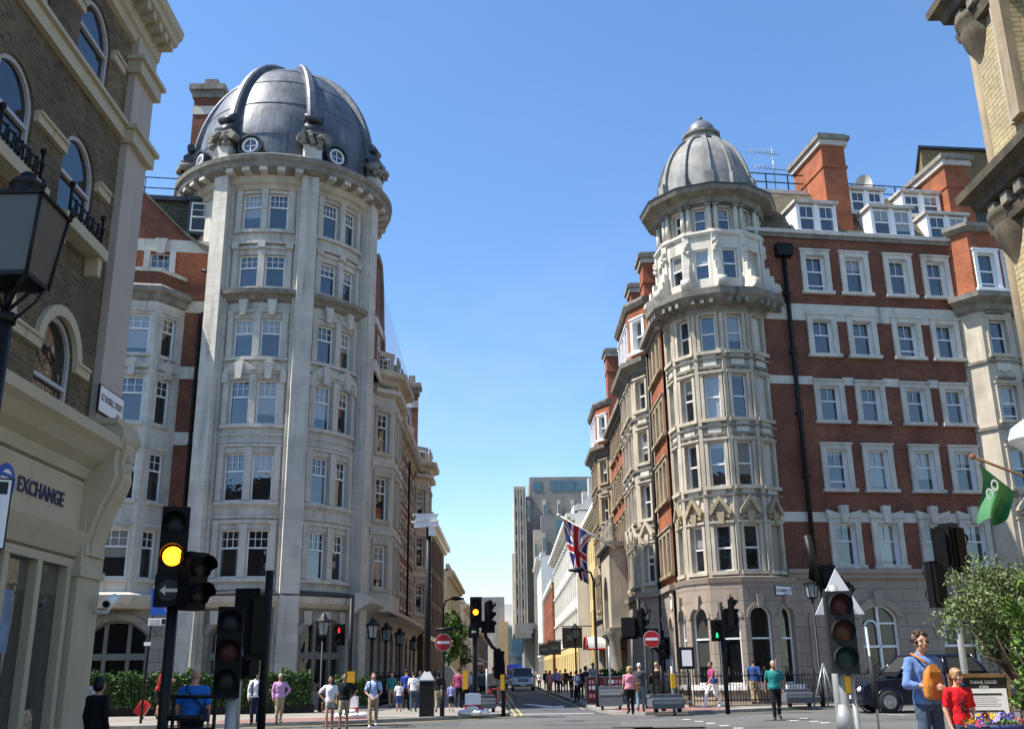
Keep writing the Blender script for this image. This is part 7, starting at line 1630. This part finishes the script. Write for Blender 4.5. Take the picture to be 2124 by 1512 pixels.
# ---------------------------------------------------------------- flags
def flag_shader(name):
    m, t, b = _nt(name); return m, t, b
mat('flag_red', (.50, .02, .035), .8, .05, 5); mat('flag_white', (.75, .74, .74), .8, .04, 5); mat('flag_blue', (.022, .03, .17), .8, .05, 5); mat('flag_green', (.03, .15, .05), .7, .12, 5); mat('flag_green_light', (.10, .28, .10), .7, .1, 5)
def union_colour(u, v):                 # u 0..2, v 0..1
    x, y = u - 1, v - .5
    if abs(x) < .1 or abs(y) < .1: return 'flag_red'
    if abs(x) < .167 or abs(y) < .167: return 'flag_white'
    d1 = (y - x * .5) / 1.118; d2 = (y + x * .5) / 1.118
    for d, s_ in ((d1, 1), (d2, -1)):
        if abs(d) < .1:
            top = (x < 0) if s_ == 1 else (x < 0)
            e = d if (x < 0) != (s_ < 0) else d
            return 'flag_red' if (-.067 < d * (1 if x < 0 else -1) < 0 if True else False) else 'flag_white'
    return 'flag_blue'
base = Vector((6.5, 59.9, 8.55)); tip = atY(1158, 1068, 59.2)
t = thing('union_flag', 'union flag hanging in folds from a white pole above the portico', 'flag', tuple(base)); b = MB(); b.tube([base, tip], [.06, .045], 'white_paint', 8); b.ball(tip, .1, 'white_paint', 8, 6); part(b, 'flagpole', t)
b = MB(); nu, nv = 96, 48; pd = (base - tip)
def fp(i, j):
    u, v = i / nu, j / nv                # u along the fly (falls), v along the hoist (on the pole)
    s_ = .07 + v * .50; p = tip + pd * s_; drop = u * (3.45 - .5 * v); pull = (u ** .7) * .80
    c = tip + pd * (.07 + .25 * .5); tgt = Vector((c.x + .15 + .55 * u, p.y, p.z)); q = p.lerp(Vector((tgt.x + (v - .5) * .5, p.y, p.z)), pull)
    w_ = .26 * u ** .6 * sin(v * 15 + u * 2.0) + .08 * sin(v * 31 + u * 5); return (q.x + .06 * u * sin(v * 9), q.y + w_, q.z - drop + (p.z - (tip.z + pd.z * .07)) * -.0)
V = [[fp(i, j) for j in range(nv + 1)] for i in range(nu + 1)]
for i in range(nu):
    for j in range(nv): b.poly([V[i][j], V[i + 1][j], V[i + 1][j + 1], V[i][j + 1]], union_colour(2 * (i + .5) / nu, 1 - (j + .5) / nv), True)
part(b, 'flag', t)
tip = atY(2017, 947, 14.0); base = Vector(atY(2140, 1062, 14.6)) ; base.x = GX
t = thing('green_flag', 'green flag with two pale oval marks on a pole from the glazed-brick building', 'flag', tuple(base)); b = MB(); b.tube([base, tip], .022, 'wood_brown', 8); b.ball(tip, .045, 'orange_brick', 8, 6); part(b, 'flagpole', t)
b = MB(); nu, nv = 30, 24; top0 = tip + (base - tip) * .06; cor = [atY(2030, 962, 14.0), atY(2108, 1022, 14.2), atY(2082, 1078, 14.1), atY(2042, 1086, 13.9)]
def gp(i, j):
    u, v = i / nu, j / nv; a = Vector(cor[0]).lerp(Vector(cor[1]), u); c = Vector(cor[3]).lerp(Vector(cor[2]), u); q = a.lerp(c, v); q.y += .12 * v ** .5 * sin(u * 9 + v * 2); q.z += .10 * sin(u * 6.3) * v * .5; q.x += .05 * sin(v * 5) * (1 - u); return q
V = [[gp(i, j) for j in range(nv + 1)] for i in range(nu + 1)]; b.grid(V, 'flag_green', True); fl = part(b, 'flag', t)
b = MB()
for (u, v, rx, rz) in ((9, 7, .055, .085), (6, 12, .055, .085)):
    c = Vector(V[u][v]) + Vector((0, -.05, 0)); b.grid([[c + Vector((rx * q * cos(a), -.01, rz * q * sin(a))) for a in [2 * pi * k / 16 for k in range(16)]] for q in (1, .62)], 'flag_white', closed=True)
part(b, 'emblem', fl)
# white ornamental lamp on the near right wall
p = atY(2122, 925, 11.0); t = thing('wall_lamp', 'white curved ornamental lamp cut by the right edge of the frame', 'lamp', (p.x, 11.0, p.z)); b = MB()
b.lathe((p.x + .14, 11, p.z), [(.02, .32), (.10, .3), (.22, .22), (.27, .1), (.27, .05), (.24, .05), (.19, .0), (.13, -.08), (.10, -.16), (.13, -.2), (.07, -.26), (.03, -.3), (0, -.31)], 'cctv_white', 20); part(b, 'shade', t)
b = MB(); b.tube([(p.x + .14, 11, p.z + .3), (p.x + .5, 11, p.z + .75), (GX + .05, 11, p.z + .6)], .03, 'cctv_white', 8); part(b, 'bracket', t)
# ---------------------------------------------------------------- vehicles
mat('paint_navy', (.006, .007, .018), .18, .05, 2, spec=.6); mat('paint_silver', (.30, .31, .33), .28, .05, 2, metal=.7); mat('paint_dark', (.035, .038, .045), .2, .05, 2, spec=.6); mat('paint_blue', (.02, .04, .40), .3); mat('paint_white', (.7, .7, .7), .3); mat('paint_red', (.45, .015, .02), .3); mat('tyre', (.014, .014, .014), .8); mat('alloy', (.45, .46, .47), .3, metal=.8); mat('head_glass', (.5, .52, .55), .1, spec=.7); mat('number_plate', (.7, .7, .66), .5)
def wheel(t, x, y, r, w_):               # local, axle along y
    b = MB(); b.lathe((0, 0, 0), [(r * .62, -w_ / 2), (r * .95, -w_ / 2), (r, -w_ * .3), (r, w_ * .3), (r * .95, w_ / 2), (r * .62, w_ / 2)], 'tyre', 24); wv = [(vx + x, vz_ + y, vy + r) for vx, vy, vz_ in b.v]; b.v = wv; o = part(b, 'wheel', t)
    b = MB(); b.lathe((0, 0, 0), [(r * .64, -w_ * .42), (r * .55, -w_ * .5), (r * .45, -w_ * .38), (r * .2, -w_ * .45), (0, -w_ * .5)], 'alloy', 20); b.lathe((0, 0, 0), [(r * .64, w_ * .42), (r * .55, w_ * .5), (r * .45, w_ * .38), (r * .2, w_ * .45), (0, w_ * .5)], 'alloy', 20); b.v = [(vx + x, vz_ + y, vy + r) for vx, vy, vz_ in b.v]; part(b, 'rim', o)
def vehicle(loc, yaw, label, prof, cabin, width, m, wheels, wr=.33, cat='car', name='parked_car', group=None, tum=.16, plate_=True, grille=True):
    """prof: (x,z) outline of the lower body side from the front bottom over the bonnet to the rear; front at -x; cabin: (x0b,x0t,x1t,x1b,z0,z1)"""
    t = thing(name, label, cat, loc, R_(yaw), group, world=False); hw = width / 2; b = MB()
    rows = []
    for y, s_, dz in ((-hw, .97, .02), (-hw * .97, 1, 0), (hw * .97, 1, 0), (hw, .97, .02)): 
        xc = sum(p_[0] for p_ in prof) / len(prof); rows.append([(xc + (px_ - xc) * s_, y, pz_ - (dz if pz_ > .6 else -dz)) for px_, pz_ in prof])
    b.grid(rows, m, closed=True, caps=True)
    x0b, x0t, x1t, x1b, z0, z1 = cabin; yt = hw - tum
    ringc = lambda xa, xb, y, z: [(xa, -y, z), (xb, -y, z), (xb, y, z), (xa, y, z)]
    b.grid([ringc(x0t - .02, x1t + .02, yt + .01, z1 - .05), ringc(x0t + .04, x1t - .04, yt - .05, z1)], m, closed=True, caps=True)
    for sx in (-1, 1):                   # pillars
        for xb_, xt_ in ((x0b, x0t), ((x0b + x1b) / 2 + .1, (x0t + x1t) / 2), (x1b, x1t)): b.tube([(xb_, sx * (hw - .05), z0 - .03), (xt_, sx * yt, z1 - .03)], .045, m, 6)
    for wx in wheels:
        for sy in (-1, 1): b.lathe((0, 0, 0), [(wr * 1.05, 0), (wr * 1.2, 0), (wr * 1.2, .03), (wr * 1.05, .03)], m, 20); n_ = 80; b.v[-n_:] = [(vx + wx, sy * (hw - .0) + vz_ * sy - .0, vy + wr) for vx, vy, vz_ in b.v[-n_:]]
    bd_ = part(b, 'body', t)
    g = MB(); R4 = lambda pts: g.poly(pts, 'dark_glass'); e = .02
    g.grid([[(x0b + .03, -hw + .07, z0), (x1b - .03, -hw + .07, z0), (x1b - .03, hw - .07, z0), (x0b + .03, hw - .07, z0)], [(x0t + .01, -yt + .01, z1 - .04), (x1t - .01, -yt + .01, z1 - .04), (x1t - .01, yt - .01, z1 - .04), (x0t + .01, yt - .01, z1 - .04)]], 'dark_glass', closed=True); part(g, 'windows', t)
    for wx in wheels:
        for sy in (-1, 1): wheel(t, wx, sy * (hw - .055), wr, .22)
    xf = min(p_[0] for p_ in prof); zf = [p_[1] for p_ in prof if p_[0] < xf + .25]; zl = max(zf) - .12
    for sy in (-1, 1):
        h_ = MB(); h_.ball((xf + .10, sy * (hw - .26), zl), .13, 'head_glass', 12, 8, .11, .17); part(h_, 'headlight', t)
        mi = MB(); mi.ball((x0b + .25, sy * (hw + .08), z0 + .08), .09, m, 8, 6, .07, .09); part(mi, 'wing_mirror', t)
    if grille: h_ = MB(); h_.wbox(xf - .02, xf + .04, -.42, .42, zl - .1, zl + .08, 'black_plastic'); h_.wbox(xf - .03, xf + .03, -.38, .38, zl - .03, zl, 'alloy'); part(h_, 'grille', t)
    if plate_: h_ = MB(); h_.wbox(xf - .04, xf + .02, -.26, .26, .42, .53, 'number_plate'); part(h_, 'number_plate', t)
    return t
cab = [(-2.25, .25), (-2.28, .6), (-2.2, .82), (-1.9, .95), (-.95, 1.05), (-.7, 1.12), (1.5, 1.12), (2.15, 1.02), (2.28, .7), (2.25, .25)]
q = ground(1845, 1467); TXI = vehicle((q.x + 1.42, 39.6, 0), -1, 'dark navy taxi passing behind the blue shirt on the right', cab, (-1.15, -.45, 1.35, 1.85, 1.08, 1.74), 1.78, 'paint_navy', (-1.42, 1.42), .345, 'taxi', 'taxi', tum=.18)
TXI.location.x = atY(1845, 1440, 37.2).x + 1.42 * 1.15; TXI.location.y = 38.2; TXI.scale = (1.15,) * 3
van = [(-2.3, .3), (-2.36, .55), (-2.3, .85), (-2.15, 1.0), (-1.5, 1.18), (2.3, 1.2), (2.38, .8), (2.35, .3)]
x = ground(1078, 1427).x; vehicle((x + .15, 92, 0), 90, 'silver people carrier facing us in the side street', van, (-1.45, -.75, 2.0, 2.3, 1.16, 1.92), 1.9, 'paint_silver', (-1.5, 1.5), .34, 'van', 'people_carrier', tum=.14)
car = [(-2.05, .25), (-2.1, .5), (-2.02, .72), (-1.7, .84), (-.9, .93), (1.4, .95), (1.95, .88), (2.05, .55), (2.02, .25)]
vehicle((x - 2.1, 103, 0), 90, 'dark blue car parked behind the silver people carrier', car, (-.85, -.15, 1.1, 1.7, .92, 1.45), 1.75, 'paint_dark', (-1.3, 1.3), .32, group='cars in the side street')
vehicle((-1.9, 74, 0), 90, 'pale blue car parked beside the left pavement', car, (-.85, -.15, 1.1, 1.7, .92, 1.45), 1.75, 'paint_silver', (-1.3, 1.3), .32, group='cars in the side street')
# bus far down the street: boxy coach
t = thing('bus', 'blue-fronted bus at the far end of the side street', 'bus', (1.0, 215, 0), 0, world=False); b = MB(); b.grid([[(-1.25 * q, -4, z), (1.25 * q, -4, z), (1.25 * q, 4, z), (-1.25 * q, 4, z)] for z, q in ((.35, 1), (2.6, 1), (2.9, .93))], 'paint_blue', closed=True, caps=True); part(b, 'body', t); b = MB(); b.wbox(-1.1, 1.1, -4.03, -3.99, 1.2, 2.3, 'dark_glass'); part(b, 'windscreen', t)
for sx in (-1, 1): b = MB(); b.tube([(sx * 1.0 - .15, -2.6, .48), (sx * 1.0 + .15, -2.6, .48)], .48, 'tyre', 14); part(b, 'wheel', t)
for sx in (-1, 1): b = MB(); b.ball((sx * .9, -4.0, .8), .14, 'head_glass', 8, 6); part(b, 'headlight', t)
# phone box and tent far left
p = atY(962, 1385, 90); b = MB(); b.wbox(-2.95, -2.15, 89.6, 90.4, .12, 2.5, 'paint_red'); b.wbox(-2.9, -2.2, 89.55, 89.6, 2.2, 2.42, 'sign_white'); b.wbox(-2.85, -2.25, 89.57, 89.6, .5, 2.1, 'dark_glass'); single(b, 'phone_box', 'small red box with a white top strip behind the yellow button box', 'phone box')
p = atY(927, 1388, 96); b = MB(); rows = [[(p.x - 1.3 + 2.6 * k / 12, 96 + d, .2 + 2.0 * sin(pi * k / 12)) for k in range(13)] for d in (0, 4)]; b.grid(rows, 'bag_white', True); b.poly(rows[0], 'off_white'); single(b, 'white_awning', 'small white domed awning on the left pavement far back', 'awning')
# bicycle with rider
x = atY(1030, 1440, 42.5).x; t = thing('bicycle', 'red-framed bicycle leaning by the swan-neck signal', 'bicycle', (x, 42.5, .12)); 
for dx, Y in ((-.5, 42.3), (.42, 42.6)):
    b = MB(); K = 24; b.tube([(x + dx + .33 * cos(2 * pi * k / K), Y, .46 + .33 * sin(2 * pi * k / K)) for k in range(K + 1)], .022, 'tyre', 6); 
    for k in range(10): b.tube([(x + dx, Y, .46), (x + dx + .32 * cos(pi * k / 5), Y, .46 + .32 * sin(pi * k / 5))], .003, 'alloy', 4)
    part(b, 'wheel', t)
b = MB()
for s0, s1 in (((-.5, 42.3, .46), (-.28, 42.38, .95)), ((-.28, 42.38, .92), (.22, 42.5, .95)), ((-.05, 42.45, .42), (.22, 42.5, .95)), ((-.05, 42.45, .42), (-.28, 42.38, .92)), ((-.5, 42.3, .46), (-.05, 42.45, .42)), ((.42, 42.6, .46), (.18, 42.5, 1.05))): b.tube([(x + s0[0], s0[1], s0[2]), (x + s1[0], s1[1], s1[2])], .022, 'paint_red', 6)
b.tube([(x + .1, 42.3, 1.08), (x + .18, 42.5, 1.08), (x + .15, 42.8, 1.08)], .015, 'black_metal', 6); b.ball((x - .3, 42.38, 1.02), .1, 'black_plastic', 8, 6, .04, .06); part(b, 'frame', t)
loc, h = put(1024, 1462, 1383, .12)
person(loc, h, 185, 'person in a khaki shirt by the bicycle right of the central signal', top='c_khaki', bot='c_darkgreen', sleeve='short', hair=('hair_brown', 'short'), group='pedestrians')
# suitcase
x = atY(291, 1478, 38.4).x; t = thing('suitcase', 'red wheeled suitcase tilted beside the red T-shirt', 'suitcase', (x, 38.4, .12), R_(0), world=False); b = MB(); c_, s_ = cos(.55), sin(.55)
rows = [[(a * .27 * q * c_ + (z) * s_ - .1, d * .16 * q, z * c_ - a * .27 * q * s_ + .22) for a, d in ((-1, -1), (1, -1), (1, 1), (-1, 1))] for z, q in ((0, .9), (.05, 1), (.66, 1), (.71, .9))]; b.grid(rows, 'paint_red', closed=True, caps=True)
for k in range(3): b.tube([((-.2 + .2 * k) * c_ + .05 * s_ - .1, -.165, .05 * c_ - (-.2 + .2 * k) * s_ + .22), ((-.2 + .2 * k) * c_ + .66 * s_ - .1, -.165, .66 * c_ - (-.2 + .2 * k) * s_ + .22)], .015, 'paint_red', 6)
t.scale = (.72,) * 3; part(b, 'shell', t); b = MB(); b.tube([(.71 * s_ - .1, .1, .71 * c_ + .22), (1.0 * s_ - .1, .1, 1.0 * c_ + .22)], .015, 'galv_grey', 6); part(b, 'handle', t)
for k in (-.12, .12): b = MB(); b.tube([(.1, k - .02, .05), (.1, k + .02, .05)], .05, 'black_plastic', 10); part(b, 'wheel', t)
# glass canopy over the hotel door and hanging signs on the right
t = thing('door_canopy', 'barrel-shaped glass canopy with a dark red edge at the portico', 'canopy', (5.6, 66, 2.7)); b = MB()
rows = [[(5.0 + 2.6 * 0 + q, 66.3 + 1.4 * cos(pi * k / 12) , 2.9 + .75 * sin(pi * k / 12)) for k in range(13)] for q in (0, 2.4)]; b.grid(rows, 'off_white', True); part(b, 'glass', t)
b = MB(); b.tube([(5.0, 66.3 + 1.4 * cos(pi * k / 12), 2.9 + .75 * sin(pi * k / 12)) for k in range(13)], .06, 'sign_red', 6); b.tube([(5.0, 64.9, 2.88), (7.4, 64.9, 2.88)], .07, 'sign_red', 6); part(b, 'edge', t)
for px, py, Y, s_, lb in ((1187, 1322, 98, .95, 'largest dark hanging sign by the corner of the white terrace'), (1150, 1343, 125, .8, 'dark square hanging sign on the white terrace'), (1129, 1347, 150, .8, 'furthest dark hanging sign beyond the white terrace')):
    p = atY(px, py, Y); b = MB(); F = LF(p.x, Y, 0); b.box(F, -s_, s_, -.06, .06, p.z - s_, p.z + s_, 'sign_black'); b.box(F, -s_ * .6, s_ * .6, .06, .08, p.z - s_ * .25, p.z + s_ * .25, 'c_grey'); b.tube([F.pt(-s_, 0, p.z + s_ + .1), F.pt(s_ + 1.0, 0, p.z + s_ + .1)], .05, 'black_metal', 6); single(b, 'hanging_sign', lb, 'sign', group='dark hanging signs on the right')
